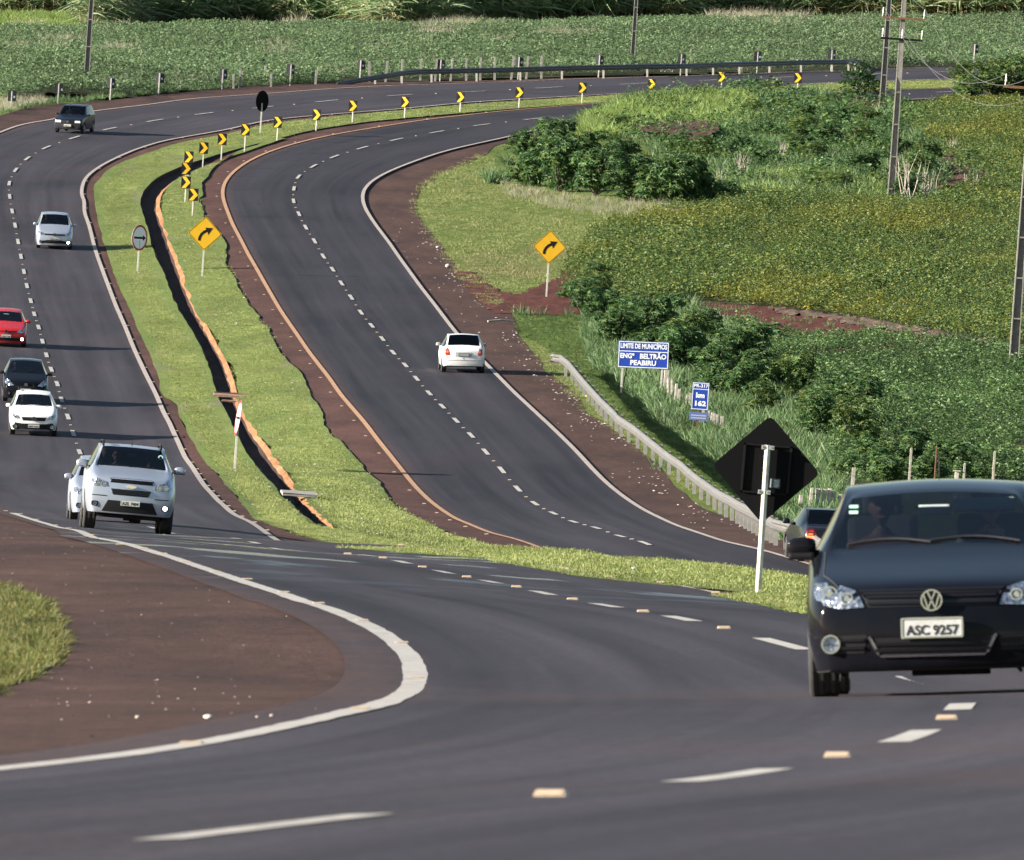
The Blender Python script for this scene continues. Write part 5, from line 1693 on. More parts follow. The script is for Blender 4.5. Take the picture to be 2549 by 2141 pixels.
def rear_kit(bvh, root, K):
    for s in (False, True):
        t = decal(bvh, 'tail_light', K['tail'], K.get('tm', M_TAIL), root, off=.008, rear=True, mirror=s)
        for nm, pts, mt in K.get('tail_bits', ()):
            decal(bvh, nm, pts, mt, t, off=.018, rear=True, mirror=s)
    for nm, pts, mt in K.get('panels', ()):
        decal(bvh, nm, pts, mt, root, off=.006, rear=True)
    z = K['plate'][1]
    y = hit_front(bvh, 0, z, True)
    plate(root, K['plate'][0], 0, y + .02, z, s=1)
    mx, my, mz, mm, sx, sz = K['mirror']
    for s in (-1, 1): outside_mirror(root, s * mx, my, mz, mm, sx, sz, s)

def pillars(root, S_, mat):
    pass

SUV = dict(W=1.88, L=4.88, H=1.80, z0=.34, y0=-.92, wb=2.845, wr=.385, tw=.26, belt=1.29, cowl_y=.55, mir=(1.15, 1.58), crown=.03,
           st=[(.0, (.36, .62, .94, 1.08), (.74, .86, .84, .70)), (.22, (.36, .64, 1.0, 1.15), (.86, .94, .92, .78)), (.95, (.40, .68, 1.12, 1.24), (.88, .94, .93, .81)),
               (1.45, (.40, .7, 1.2, 1.32), (.88, .94, .93, .79)), (2.20, (.40, .7, 1.24, 1.74), (.88, .94, .92, .66)), (3.0, (.40, .7, 1.25, 1.80), (.88, .94, .92, .68)),
               (4.2, (.40, .7, 1.26, 1.78), (.87, .93, .91, .67)), (4.75, (.42, .7, 1.22, 1.30), (.85, .92, .88, .78)), (4.88, (.46, .68, .95, 1.12), (.8, .88, .86, .78))])
def big_suv():
    root = empty('silver_suv')
    S_ = SUV
    bvh, parts = build_shell(root, S_, P_SILVER)
    front_kit(bvh, root, dict(
        head=[(.47, .90), (.55, .885), (.78, .89), (.835, .93), (.82, 1.05), (.72, 1.06), (.50, .99)], bowls=[(.58, .945, .055), (.71, .955, .05)],
        grilles=[([(-.44, .985), (.44, .985), (.46, 1.07), (.40, 1.09), (-.40, 1.09), (-.46, 1.07)], [1.02, 1.055]), ([(-.36, .735), (.36, .735), (.42, .86), (-.42, .86)], [.77, .80, .83])],
        panels=[('lower_intake', [(-.58, .385), (.58, .385), (.46, .62), (-.46, .62)], M_BLACKP, False), ('fog_recess', rect(.66, .48, .80, .58, .03), M_BLACKP, True), ('bumper_slot', rect(.50, .695, .80, .712), M_BLACKP, True)],
        badge=('bowtie', .92, .21), fog=(.73, .53, .05, 1), plate=('AZL 7404', .585), mirror=(1.02, .80, 1.34, P_SILVER, .24, .16), wiper=1.335))
    for s in (-1, 1):
        bm = bmesh.new()
        P = [Vector((s * .60, 1.25, 1.74)), Vector((s * .60, 1.35, 1.83)), Vector((s * .60, 3.2, 1.85)), Vector((s * .60, 3.35, 1.76))]
        for a, b in zip(P, P[1:]): bm_cyl(bm, a, b, .022, seg=8)
        bm_obj('roof_rail', bm, M_BLACKP, root)
    bm = bmesh.new(); bm_cyl(bm, (0, 1.6, 1.77), (0, 1.72, 1.90), .012, .004, 6); bm_obj('aerial', bm, M_BLACKP, root)
    bm = bmesh.new(); bm_box(bm, (0, .1, .34), (1.3, 1.2, .16)); bm_obj('sump_guard', bm, M_UNDER, root)
    bm = bmesh.new(); bm_cyl(bm, (-.7, 2.84, .38), (.7, 2.84, .38), .07); bm_box(bm, (0.1, 2.84, .33), (.24, .3, .24)); bm_obj('rear_axle', bm, M_UNDER, root)
    h = bvh.ray_cast(Vector((.60, -20, 1.58)), Vector((0, 1, 0)))
    if h[0] is not None:
        bm = bmesh.new(); ring_mesh(bm, (0, 0), .03, .055, -.002, .002, 14); o = bm_obj('window_sticker', bm, M_STICK, root); o.location = h[0] + Vector((0, -.01, 0))
    interior(root, S_, wheelx=.40)
    wheels(root, S_)
    tag(root, 'large silver SUV with roof rails, two black grilles and a bowtie badge', 'suv')
    return root

def hatch(name, S_, paint, K, label, cat='car', rim=None, lowmat=None, seats=True):
    root = empty(name)
    bvh, parts = build_shell(root, S_, paint, {6: lowmat} if lowmat else None, sub=2)
    front_kit(bvh, root, K)
    interior(root, S_, seats=seats, rearview=K.get('rv', True))
    wheels(root, S_, rim)
    tag(root, label, cat)
    return root

GOLHEAD = [(.435, .575), (.60, .568), (.69, .592), (.745, .63), (.772, .69), (.755, .742), (.68, .742), (.57, .715), (.49, .685), (.455, .63)]
def gol_kit(**kw):
    d = dict(head=GOLHEAD, bowls=[(.64, .66, .05)], grilles=[([(-.40, .575), (.40, .575), (.44, .665), (-.44, .665)], [.62]), ([(-.50, .262), (.50, .262), (.44, .375), (-.44, .375)], [.32])],
             badge=('round', .612, .07), fog=(.64, .335, .055, 0), plate=('APX 4163', .435), mirror=(.865, .58, .985, P_WHITE, .20, .125), wiper=.995)
    d.update(kw); return d
def white_raised():
    S_ = variant(HATCH, H=1.46, z0=.20, wr=.305)
    K = gol_kit(head=[(.46, .60), (.58, .585), (.70, .61), (.74, .66), (.745, .755), (.70, .76), (.52, .69)], panels=[('bumper_guard', [(-.72, .22), (.72, .22), (.76, .40), (.66, .46), (.42, .43), (-.42, .43), (-.66, .46), (-.76, .40)], M_BLACKP, False),
                                                          ('skid_strip', rect(-.5, .215, .5, .24), M_RIM, False)], grilles=[([(-.38, .53), (.38, .53), (.43, .655), (-.43, .655)], [.57, .62])], fog=(.63, .325, .075, 0), plate=('APX 4163', .35), badge=('round', .60, .08))
    r = hatch('white_raised_hatchback', S_, P_WHITE, K, 'white hatchback with black lower bumper, just in front of the black hatchback', rim=M_RIM)
    bm = bmesh.new(); bm_cyl(bm, (0, 2.9, 1.49), (0, 3.0, 1.63), .01, .004, 6); bm_obj('aerial', bm, M_BLACKP, r)
    for s in (-1, 1):
        bm = bmesh.new(); bm_box(bm, (s * .52, 2.2, 1.485), (.03, 1.3, .03), bevel=.01); bm_obj('roof_rail', bm, M_BLACKP, r)
    return r
def black_round():
    S_ = variant(HATCH, H=1.50, L=3.82, belt=1.0,
                 st=[(.00, (.18, .40, .62, .74), (.62, .72, .70, .56)), (.18, (.17, .42, .70, .83), (.75, .82, .79, .64)), (.62, (.18, .48, .84, .95), (.77, .83, .82, .71)), (.98, (.18, .50, .94, 1.04), (.78, .835, .825, .70)),
                     (1.95, (.18, .50, .98, 1.46), (.78, .835, .82, .56)), (2.60, (.18, .50, .99, 1.52), (.78, .835, .82, .575)), (3.30, (.18, .50, 1.0, 1.47), (.77, .83, .80, .56)), (3.70, (.20, .50, 1.0, 1.05), (.74, .80, .76, .64)), (3.84, (.24, .48, .76, .88), (.68, .76, .74, .64))])
    K = gol_kit(head=[(.42, .62), (.60, .60), (.74, .66), (.765, .78), (.70, .84), (.60, .80), (.50, .70)], bowls=[(.62, .70, .065)], badge=('box', .66, .12), grilles=[([(-.36, .55), (.36, .55), (.38, .60), (-.38, .60)], []), ([(-.5, .25), (.5, .25), (.45, .38), (-.45, .38)], [.32])],
                plate=('AQT 8021', .46), mirror=(.87, .55, 1.02, P_DARK, .19, .13), wiper=1.055, fog=(.6, .33, .05, 0))
    return hatch('dark_hatchback', S_, P_BLACK, K, 'dark hatchback with big clear headlights, partly hidden by the white hatchback')
def silver_tall():
    S_ = variant(HATCH, H=1.545, L=3.82, W=1.65, belt=1.03,
                 st=[(.00, (.18, .40, .62, .76), (.66, .74, .73, .62)), (.20, (.17, .42, .70, .85), (.76, .82, .80, .68)), (.62, (.18, .48, .86, .98), (.77, .83, .82, .73)), (1.0, (.18, .50, .95, 1.07), (.78, .83, .82, .71)),
                     (1.72, (.18, .50, 1.0, 1.50), (.78, .83, .82, .60)), (2.50, (.18, .50, 1.01, 1.555), (.78, .83, .82, .61)), (3.30, (.18, .50, 1.02, 1.53), (.77, .825, .80, .60)), (3.68, (.20, .50, 1.02, 1.08), (.74, .80, .76, .67)), (3.82, (.24, .48, .80, .92), (.68, .76, .74, .66))])
    K = gol_kit(head=[(.46, .63), (.60, .615), (.72, .66), (.76, .78), (.70, .80), (.50, .73)], bowls=[(.60, .68, .05)], grilles=[([(-.45, .625), (.45, .625), (.47, .70), (-.47, .70)], [.66]), ([(-.58, .27), (.58, .27), (.62, .36), (.30, .42), (-.30, .42), (-.62, .36)], [.31])],
                badge=('round', .665, .075), fog=(.62, .33, .06, 1), plate=('AVN 3305', .48), mirror=(.87, .55, 1.06, P_SILVER, .20, .12), wiper=1.085)
    return hatch('silver_tall_hatchback', S_, P_SILVER, K, 'silver tall hatchback alone in the left carriageway beside the round arrow sign')
def red_hatch():
    K = gol_kit(mirror=(.865, .58, .985, P_RED, .20, .125), fog=(.64, .335, .06, 1), plate=('AUD 5120', .435), grilles=[([(-.40, .595), (.40, .595), (.43, .64), (-.43, .64)], []), ([(-.62, .25), (.62, .25), (.56, .375), (-.56, .375)], [.31])])
    return hatch('red_hatchback', HATCH, P_RED, K, 'red hatchback with one bright fog lamp, cut by the picture edge')
def silver_hidden():
    S_ = variant(HATCH, H=1.49)
    K = gol_kit(mirror=(.865, .58, .985, P_SILVER, .20, .125), badge=('box', .62, .1), plate=('ATR 2290', .435))
    return hatch('silver_hatchback', S_, P_SILVER, K, 'silver hatchback almost hidden behind the large silver SUV')
def boxy():
    S_ = dict(W=1.55, L=3.69, H=1.44, z0=.20, y0=-.72, wb=2.36, wr=.28, tw=.165, belt=.93, cowl_y=.42, mir=(.95, 1.22), crown=.02, box=.35,
              st=[(.00, (.22, .42, .56, .72), (.66, .72, .71, .66)), (.12, (.20, .42, .62, .76), (.72, .76, .75, .70)), (.70, (.20, .46, .78, .86), (.74, .77, .765, .72)), (1.15, (.20, .48, .88, .935), (.74, .775, .77, .71)),
                  (1.72, (.20, .48, .91, 1.38), (.74, .775, .765, .60)), (2.40, (.20, .48, .92, 1.43), (.74, .775, .765, .61)), (3.25, (.20, .48, .93, 1.41), (.73, .77, .76, .60)), (3.58, (.22, .48, .93, .97), (.72, .755, .74, .66)), (3.69, (.24, .46, .70, .84), (.68, .73, .72, .65))])
    K = gol_kit(head=rect(.37, .565, .66, .675, .015), bowls=(), grilles=[([(-.34, .56), (.34, .56), (.35, .665), (-.35, .665)], [.61])], badge=('box', .615, .12), panels=[('bumper_guard', [(-.70, .24), (.70, .24), (.72, .50), (-.72, .50)], simple('grey_bumper', (.020, .020, .024, 1), .8, spec=.2), False)],
                plate=('AHB 6617', .42), mirror=(.84, .62, .95, M_BLACKP, .18, .10), wiper=.95, fog=(.5, .30, .03, 0), lamp=simple('plain_headlamp', (.75, .75, .72, 1), .2, coat=1))
    return hatch('boxy_hatchback', S_, P_NAVY, K, 'boxy dark navy hatchback with square headlamps coming round the far bend')
def white_rear():
    S_ = variant(HATCH, W=1.68, L=3.95, H=1.46, z0=.20)
    root = empty('white_hatchback')
    bvh, parts = build_shell(root, S_, P_WHITE, sub=2)
    rear_kit(bvh, root, dict(tail=[(.52, .68), (.66, .66), (.72, .72), (.70, .93), (.60, .95)], tail_bits=[('amber_lens', rect(.58, .77, .66, .84), M_AMBER), ('clear_lens', rect(.575, .86, .65, .89), M_LAMP)],
                             panels=[('plate_recess', rect(-.31, .62, .31, .79, .02), simple('recess_grey', (.33, .34, .36, 1), .5)), ('bumper_seam', rect(-.70, .478, .70, .488), M_BLACKP), ('keyhole', rect(-.012, .53, .012, .57), M_BLACKP)],
                             plate=('', .70), mirror=(.865, .58, .985, M_BLACKP, .20, .125)))
    for q in root.children:
        if q.name.startswith('licence_plate'): q.data.materials[0] = simple('plate_dull', (.28, .29, .29, 1), .6)
    front_kit(bvh, root, gol_kit(plate=('AKL 7731', .435), badge=('box', .62, .1)))
    interior(root, S_, rearview=False)
    wheels(root, S_)
    tag(root, 'white hatchback seen from behind, alone on the right carriageway', 'car')
    return root
def dark_sedan():
    S_ = dict(W=1.70, L=4.45, H=1.42, z0=.18, y0=-.85, wb=2.55, wr=.29, tw=.19, belt=.95, cowl_y=.45, mir=(1.0, 1.22), crown=.02, box=.15,
              st=[(.00, (.20, .40, .58, .68), (.68, .76, .75, .66)), (.18, (.19, .42, .66, .76), (.77, .84, .83, .72)), (.85, (.19, .48, .80, .87), (.79, .85, .84, .75)), (1.30, (.19, .50, .90, .96), (.79, .85, .84, .73)),
                  (2.02, (.19, .50, .93, 1.37), (.79, .85, .84, .59)), (2.60, (.19, .50, .94, 1.42), (.79, .85, .84, .60)), (3.20, (.19, .50, .94, 1.39), (.79, .85, .83, .59)), (3.78, (.20, .50, .94, 1.02), (.77, .84, .81, .68)), (4.45, (.24, .46, .72, .96), (.70, .79, .78, .72))])
    root = empty('dark_sedan')
    bvh, parts = build_shell(root, S_, P_DARK, sub=2)
    rear_kit(bvh, root, dict(tail=[(.44, .66), (.77, .68), (.76, .74), (.72, .90), (.54, .93), (.44, .74)], tm=M_TAILD,
                             tail_bits=[('brake_lens', rect(.46, .675, .74, .735), M_TAILON), ('amber_lens', rect(.56, .755, .68, .80), M_AMBER), ('red_lens', rect(.54, .83, .66, .88), M_TAIL)],
                             panels=[('boot_badge', rect(-.08, .80, .08, .83), M_CHROME), ('bumper_guard', [(-.78, .36), (.78, .36), (.78, .56), (-.78, .56)], M_BLACKP)], plate=('', .47), mirror=(.93, .62, 1.0, M_BLACKP, .19, .15)))
    front_kit(bvh, root, gol_kit(head=rect(.45, .55, .70, .65, .02), bowls=(), plate=('BNK 0914', .40), badge=('box', .60, .1), fog=(.55, .3, .04, 0)))
    interior(root, S_, rearview=False)
    wheels(root, S_)
    tag(root, 'dark sedan seen from behind beside the guard rail, half hidden by the near black hatchback', 'car')
    return root

# ---------------------------------------------------------------- people in the vehicles
def person_mesh(name, kind, voxel=.012, shirt=(.05, .06, .09, 1), hair=True, glasses=False):
    """seated figure facing -y, origin on the seat cushion; kind: 'driver' reaches for the wheel"""
    V = []; E = []; R = []
    def add(p, r, par=None):
        V.append(p); R.append(r)
        if par is not None: E.append((par, len(V) - 1))
        return len(V) - 1
    pel = add((0, .08, .10), .145)
    ab = add((0, .12, .28), .135, pel); ch = add((0, .16, .44), .150, ab); nb = add((0, .15, .56), .075, ch); nk = add((0, .13, .63), .055, nb)
    for s in (-1, 1):
        hip = add((s * .10, .04, .09), .09, pel); kn = add((s * .13, -.36, .13), .065, hip); an = add((s * .12, -.52, -.24), .045, kn); add((s * .12, -.66, -.28), .04, an)
        sh = add((s * .185, .15, .51), .062, ch)
        if kind == 'driver':
            el = add((s * .25, -.06, .32), .045, sh)
            wr = add(((.05 if s > 0 else -.16), -.335, (.545 if s > 0 else .34)), .030, el)
        else:
            el = add((s * .25, .06, .26), .045, sh); wr = add((s * .10, -.16, .20), .030, el)
    me = bpy.data.meshes.new(name)
    me.from_pydata(V, E, [])
    o = bpy.data.objects.new(name, me); COL.objects.link(o)
    md = o.modifiers.new('k', 'SKIN')
    for i, d in enumerate(me.skin_vertices[0].data):
        d.radius = (R[i], R[i]); d.use_root = (i == 0)
    o.modifiers.new('s', 'SUBSURF').levels = 2
    dg = bpy.context.evaluated_depsgraph_get()
    m2 = bpy.data.meshes.new_from_object(o.evaluated_get(dg))
    bpy.data.objects.remove(o)
    bm = bmesh.new(); bm.from_mesh(m2)
    # head: skull, jaw, nose, ears
    n0 = len(bm.verts)
    bmesh.ops.create_uvsphere(bm, u_segments=20, v_segments=16, radius=1.0)
    bm.verts.ensure_lookup_table()
    for v in bm.verts[n0:]:
        x, y, z = v.co
        k = 1.0 if z > -.1 else 1.0 - .28 * min(1, (-z - .1) / .9)
        v.co = Vector((x * .076 * k, y * .095 * (k if y > 0 else 1) + .115, z * .118 + .745))
    bm_cyl(bm, (0, .025, .755), (0, .012, .720), .010, .020, 8)
    for s in (-1, 1): bm_box(bm, (s * .078, .12, .74), (.016, .035, .06), bevel=.006)
    if kind == 'driver':
        # right hand closed over the top of the rim, left hand at its side
        for (hx, hy, hz, s) in ((.05, -.345, .562, 1), (-.165, -.345, .34, -1)):
            bm_box(bm, (hx, hy - .035, hz + .008), (.085, .075, .032), bevel=.012)
            for k, (dx, ln) in enumerate(((-.034, .030), (-.011, .036), (.012, .034), (.034, .026))):
                P = [Vector((hx + dx, hy - .065, hz + .015)), Vector((hx + dx * 1.05, hy - .092, hz + .010)), Vector((hx + dx * 1.05, hy - .105, hz - .018)), Vector((hx + dx, hy - .098, hz - .018 - ln * .6))]
                for a, b in zip(P, P[1:]): bm_cyl(bm, a, b, .0098, .0092, 7)
            P = [Vector((hx - s * .045, hy - .02, hz)), Vector((hx - s * .062, hy - .05, hz - .012)), Vector((hx - s * .060, hy - .078, hz - .022))]
            for a, b in zip(P, P[1:]): bm_cyl(bm, a, b, .0115, .010, 7)
    else:
        for s in (-1, 1):
            bm_box(bm, (s * .09, -.20, .19), (.075, .09, .03), bevel=.012)
            for k in range(4): bm_cyl(bm, (s * .09 - .028 + k * .019, -.235, .19), (s * .09 - .028 + k * .019, -.295 - .012 * (k in (1, 2)), .178), .0095, .008, 6)
            bm_cyl(bm, (s * .09 - s * .04, -.19, .19), (s * .09 - s * .06, -.25, .188), .011, .009, 6)
    m3 = bpy.data.meshes.new(name); bm.to_mesh(m3); bm.free()
    o = bpy.data.objects.new(name, m3); COL.objects.link(o)
    r = o.modifiers.new('r', 'REMESH'); r.mode = 'VOXEL'; r.voxel_size = voxel; r.use_smooth_shade = True
    dg = bpy.context.evaluated_depsgraph_get()
    m4 = bpy.data.meshes.new_from_object(o.evaluated_get(dg))
    bpy.data.objects.remove(o)
    m4.materials.clear(); m4.materials.append(M_SKIN); m4.materials.append(simple('shirt', shirt, .9)); m4.materials.append(simple('trousers', (.02, .025, .04, 1), .9))
    for p in m4.polygons:
        c = p.center
        arm = abs(c.x) > .20 or c.y < .0
        if c.z < .14 and c.y < .3 and abs(c.x) < .24 and c.z < .2 and not (c.z > .15): p.material_index = 2
        elif c.z < .57 and c.y > -.03: p.material_index = 1
        p.use_smooth = True
    return m4

def seat_person(mesh, car_m, loc, label, hair_col=M_HAIR, glasses=False, turn=0.0, long_hair=False):
    o = bpy.data.objects.new('person', mesh); link(o)
    o.matrix_world = car_m @ Matrix.Translation(loc) @ Matrix.Rotation(turn, 4, 'Z')
    bm = bmesh.new()
    bmesh.ops.create_uvsphere(bm, u_segments=16, v_segments=12, radius=1.0)
    for v in list(bm.verts):
        x, y, z = v.co
        if y < -.15 and z < .52: bm.verts.remove(v); continue
        v.co = Vector((x * .085, y * .105 + .122, z * .125 + .755))
        if long_hair and z < -.2: v.co.z -= .08
        elif z < -.45: v.co = v.co.lerp(Vector((0, .13, .72)), .35)
    h = bm_obj('hair', bm, hair_col, o, smooth=True)
    for s in (-1, 1):
        bm = bmesh.new()
        if glasses:
            bm_box(bm, (s * .033, .014, .762), (.052, .012, .034), bevel=.004)
            bm_obj('sunglass_lens', bm, M_BLACKG, o)
        else:
            bmesh.ops.create_icosphere(bm, subdivisions=1, radius=.011, matrix=Matrix.Translation((s * .032, .026, .765)))
            bm_obj('eye', bm, M_BLACKG, o)
    bm = bmesh.new(); bm_box(bm, (0, .026, .685), (.045, .012, .010), bevel=.003); bm_obj('mouth', bm, simple('lips', (.30, .10, .09, 1), .6), o)
    tag(o, label, 'person')
    return o

def src_place(x, y, zmin=30):
    return find(x, y, zmin)
def heading(f, Z): return float(f(Z + 4) - f(Z - 4)) / 8

def put(o, xv, z, fc, S_, back=False, dh=0.0, layer=1.0):
    """xv: column (2100 px frame) of the axle centre, z: distance of the axle nearest the viewer"""
    X = (xv - 1050) * z / 30000
    return set_on_road(o, X, z, heading(fc, z + 1.2) + dh, back, S_['wb'], layer)

PD = person_mesh('person_driver', 'driver', .0075, (.035, .05, .06, 1))
PP = person_mesh('person_passenger', 'passenger', .012, (.05, .02, .025, 1))
o = black_hatch(); M = put(o, 1921, 94.5, LC, HATCH, dh=.03)
seat_person(PD, M, (.36, 1.42, .485), 'driver of the near black hatchback, one hand over the top of the steering wheel')
PP.materials[0] = simple('shaded_skin', (.05, .028, .021, 1), .7, spec=.2)  # cabin shade put into the skin colour, keeps the passenger dim
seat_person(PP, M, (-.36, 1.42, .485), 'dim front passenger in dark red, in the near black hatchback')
PM = person_mesh('person_small', 'driver', .014, (.05, .05, .055, 1))
PW = person_mesh('person_small_b', 'passenger', .014, (.12, .12, .12, 1))
o = big_suv(); M = put(o, 259, 303, LC, SUV)
seat_person(PM, M, (.40, 1.68, .80), 'driver of the large silver SUV with hands on the wheel')
seat_person(PW, M, (-.30, 1.68, .80), 'woman in sunglasses in the front of the large silver SUV', glasses=True, long_hair=True)
seat_person(PW, M, (-.52, 2.55, .86), 'rear passenger leaning into view at the window side of the silver SUV')
o = silver_hidden(); M = put(o, 214, 333, LC, HATCH)
o = white_raised(); M = put(o, 67, 506, LC, HATCH)
seat_person(PM, M, (.36, 1.42, .52), 'driver of the white hatchback in the left carriageway')
seat_person(PW, M, (-.36, 1.42, .52), 'front passenger of the white hatchback in the left carriageway')
o = black_round(); M = put(o, 50, 529, LC, HATCH)
seat_person(PW, M, (-.36, 1.38, .55), 'passenger lit from the side in the dark hatchback behind the white one')
o = red_hatch(); M = put(o, 10, 574, LC, HATCH)
o = silver_tall(); M = put(o, 110, 660, LC, HATCH)
seat_person(PM, M, (.36, 1.34, .65), 'driver of the silver tall hatchback')
seat_person(PW, M, (-.36, 1.34, .65), 'pale front passenger of the silver tall hatchback')
o = boxy(); M = put(o, 143, 765, LC, HATCH, dh=.05)
seat_person(PW, M, (-.34, 1.35, .56), 'passenger in a white top in the boxy navy hatchback')
o = white_rear(); S_ = HATCH
z = find(943 * 2549 / 2100, 764 * 2549 / 2100, 400)[1]
M = put(o, 943, z + 2.465, RC, HATCH, back=True, layer=.5)
seat_person(PM, M, (.36, 1.42, .485), 'person at the wheel of the white hatchback on the right carriageway')
o = dark_sedan(); M = put(o, 1674, 391, RC, dict(wb=2.55), back=True, layer=.5)
# ---------------------------------------------------------------- street furniture
ROLL = math.radians(3.8)         # the land was surveyed in the leaning frame of the lens; true upright leans by this much in it
UPM = Matrix.Rotation(ROLL, 4, 'Y')
M_POST = simple('white_post', (.46, .44, .40, 1), .7, noise=.2, nscale=8)
M_SIGNBACK = simple('sign_back_black', (.006, .006, .007, 1), .9, spec=.08)
M_YELLOW = simple('sign_yellow', (.60, .345, .007, 1), .5, noise=.05, nscale=3)
M_SBLACK = simple('sign_black', (.008, .008, .009, 1), .7, spec=.15)
M_SWHITE = simple('sign_white', (.80, .83, .88, 1), .5)
M_SRED = simple('sign_red', (.36, .012, .02, 1), .5)
M_SBLUE = simple('sign_blue', (.010, .050, .38, 1), .5, noise=.08, nscale=2)
M_GALV = simple('galvanised_steel', (.15, .145, .14, 1), .5, .3, noise=.25, nscale=4, spec=.3)
M_GALVP = simple('galvanised_bracket', (.55, .58, .62, 1), .35, .7)
M_CONC = simple('concrete', (.24, .225, .205, 1), .9, noise=.25, nscale=4, bump=.3)
M_CONCD = simple('concrete_web', (.15, .145, .145, 1), .95, noise=.25, nscale=5)  # concrete darkened to carry the flange shadow on the web
M_WOOD = simple('weathered_wood', (.36, .33, .29, 1), .9, noise=.4, nscale=7, bump=.4)
M_PLANK = simple('brown_plank', (.25, .15, .10, 1), .85, noise=.4, nscale=6, bump=.4)
M_RUST = simple('rusty_steel', (.16, .085, .04, 1), .85, noise=.4, nscale=9)
M_INS = simple('porcelain', (.72, .72, .68, 1), .3)
M_WIRE = simple('wire', (.11, .11, .11, 1), .7, .2)
M_STUDM = simple('road_stud_cream', (.40, .31, .225, 1), .5, noise=.1, nscale=20)
M_STUDR = simple('stud_lens', (.50, .38, .26, 1), .35)
M_LITTER = simple('pale_litter', (.46, .41, .37, 1), .8)
M_ROCK = simple('rock', (.40, .34, .30, 1), .9, noise=.3, nscale=6)

def stand(name, x, y, zmin=350, rz=0.0, plan_pt=None):
    """Empty on the ground where the land is seen at column x, row y; upright"""
    X, Z = plan_pt if plan_pt else find(x, y, zmin)
    o = empty(name)
    o.matrix_world = Matrix.Translation((X, Z, gz(X, Z))) @ UPM @ Matrix.Rotation(rz, 4, 'Z')
    return o, X, Z
def mpp(Z): return Z / FPX

def post(root, h, w=.075, mat=None, name='post', x=0, y=0):
    bm = bmesh.new(); bm_box(bm, (x, y, h / 2 - .15), (w, w, h + .3), bevel=.006)
    return bm_obj(name, bm, mat or M_POST, root)

# ---- chevron boards along the bend
CHEV = [(-.45, .47), (-.03, .47), (.46, .0), (-.03, -.47), (-.45, -.47), (.03, .0)]
def chevron_board():
    r = empty('chevron_sign')
    w, h = .46, .58
    b = bmesh.new(); bm_poly_prism(b, rect(-w / 2, -h / 2, w / 2, h / 2, .02), -.012, .0); bmesh.ops.recalc_face_normals(b, faces=b.faces)
    pl = bm_obj('sign_board', b, M_SBLACK, r)
    b = bmesh.new()
    v1 = [(p[0] * w, p[1] * h * .99) for p in CHEV]
    for half in ([v1[0], v1[1], v1[2], v1[5]], [v1[5], v1[2], v1[3], v1[4]]):
        bm_poly_prism(b, half, -.016, -.006)
    bmesh.ops.recalc_face_normals(b, faces=b.faces)
    bm_obj('chevron', b, M_YELLOW, pl)
    return r
FRONT = [(CA, 1182, 1335, 1190, 1198), (CA, 1137, 1252, 1145, 1122), (CA, 1138, 1165, 1143, 1037), (CA, 1155, 1085, 1160, 966), (CA, 1246, 1035, 1255, 910), (CA, 1360, 982, 1367, 857), (CA, 1503, 937, 1510, 798),
         (CA, 1703, 868, 1711, 752), (CA, 1943, 805, 1948, 707), (CB, 66, 758, 71, 652), (CB, 387, 730, 392, 628), (CB, 728, 695, 735, 598), (CB, 1090, 668, 1098, 569), (CB, 1477, 640, 1485, 540), (CB, 1905, 592, 1910, 517), (CC, 235, 552, 242, 498), (CC, 703, 558, 710, 480)]
ORD = ['lowest and nearest', 'second from the bottom', 'third from the bottom', 'fourth from the bottom', 'fifth from the bottom', 'sixth from the bottom', 'seventh, just before the round sign back', 'eighth, just past the round sign back', 'ninth', 'tenth', 'eleventh', 'twelfth', 'thirteenth', 'fourteenth', 'fifteenth, above the weeds', 'sixteenth, above the weeds', 'last, beside the dark bushy tree']
proto = chevron_board()
for i, (cr, bx, by, sx, sy) in enumerate(FRONT):
    o = dup(proto)
    (px, py), (qx, qy) = cr([(bx, by), (sx, sy)])
    X, Z = find(px, py, 560)
    h = (py - qy) * mpp(Z) / math.cos(ROLL)
    if sy > 470 and cr is CC: h = max(h, .75)
    o.matrix_world = Matrix.Translation((X, Z, gz(X, Z))) @ UPM @ Matrix.Rotation(math.radians(rnd.uniform(-6, 6) - 4 if i < 7 else rnd.uniform(-8, 0) - 8), 4, 'Z')
    for c in o.children: c.location = (0, -.05, h)
    post(o, h + .27, .06)
    tag(o, f'yellow arrow board on the bend, {ORD[i]}', 'road sign', 'chevron boards around the bend')
def drop_tree(o):
    for c in list(o.children): drop_tree(c)
    bpy.data.objects.remove(o)
drop_tree(proto)
# ---- backs of the boards on the far shoulder
BACK = [(CA, 70, 655, 590), (CA, 357, 637, 545), (CA, 677, 610, 510), (CA, 975, 577, 478), (CA, 1365, 547, 455), (CA, 1783, 522, 425), (CB, 112, 500, 398), (CB, 605, 490, 395), (CB, 1085, 482, 378), (CB, 1580, 467, 367), (CB, 2085, 455, 360), (CC, 455, 447, 345), (CC, 910, 437, 333), (CC, 1787, 400, 298)]
BWORD = ['at the left edge', 'above the boxy navy car', 'right of the concrete pole foot', 'among the first short posts', 'near the start of the long rail', 'left of the dipping rail end', 'where the far rail begins', 'second along the far rail', 'third along the far rail', 'fourth along the far rail', 'fifth along the far rail', 'sixth along the far rail', 'near the right end of the far rail', 'past the two leaning poles']
def back_board():
    r = empty('chevron_sign')
    b = bmesh.new(); bm_poly_prism(b, rect(-.23, -.29, .23, .29, .02), 0, .012); bmesh.ops.recalc_face_normals(b, faces=b.faces)
    bm_obj('sign_board', b, simple('sign_back_grey', (.040, .042, .050, 1), .8), r)
    b = bmesh.new(); bm_box(b, (.13, -.004, -.05), (.09, .006, .12)); bm_obj('sticker', b, M_SWHITE, r)
    return r
proto = back_board()
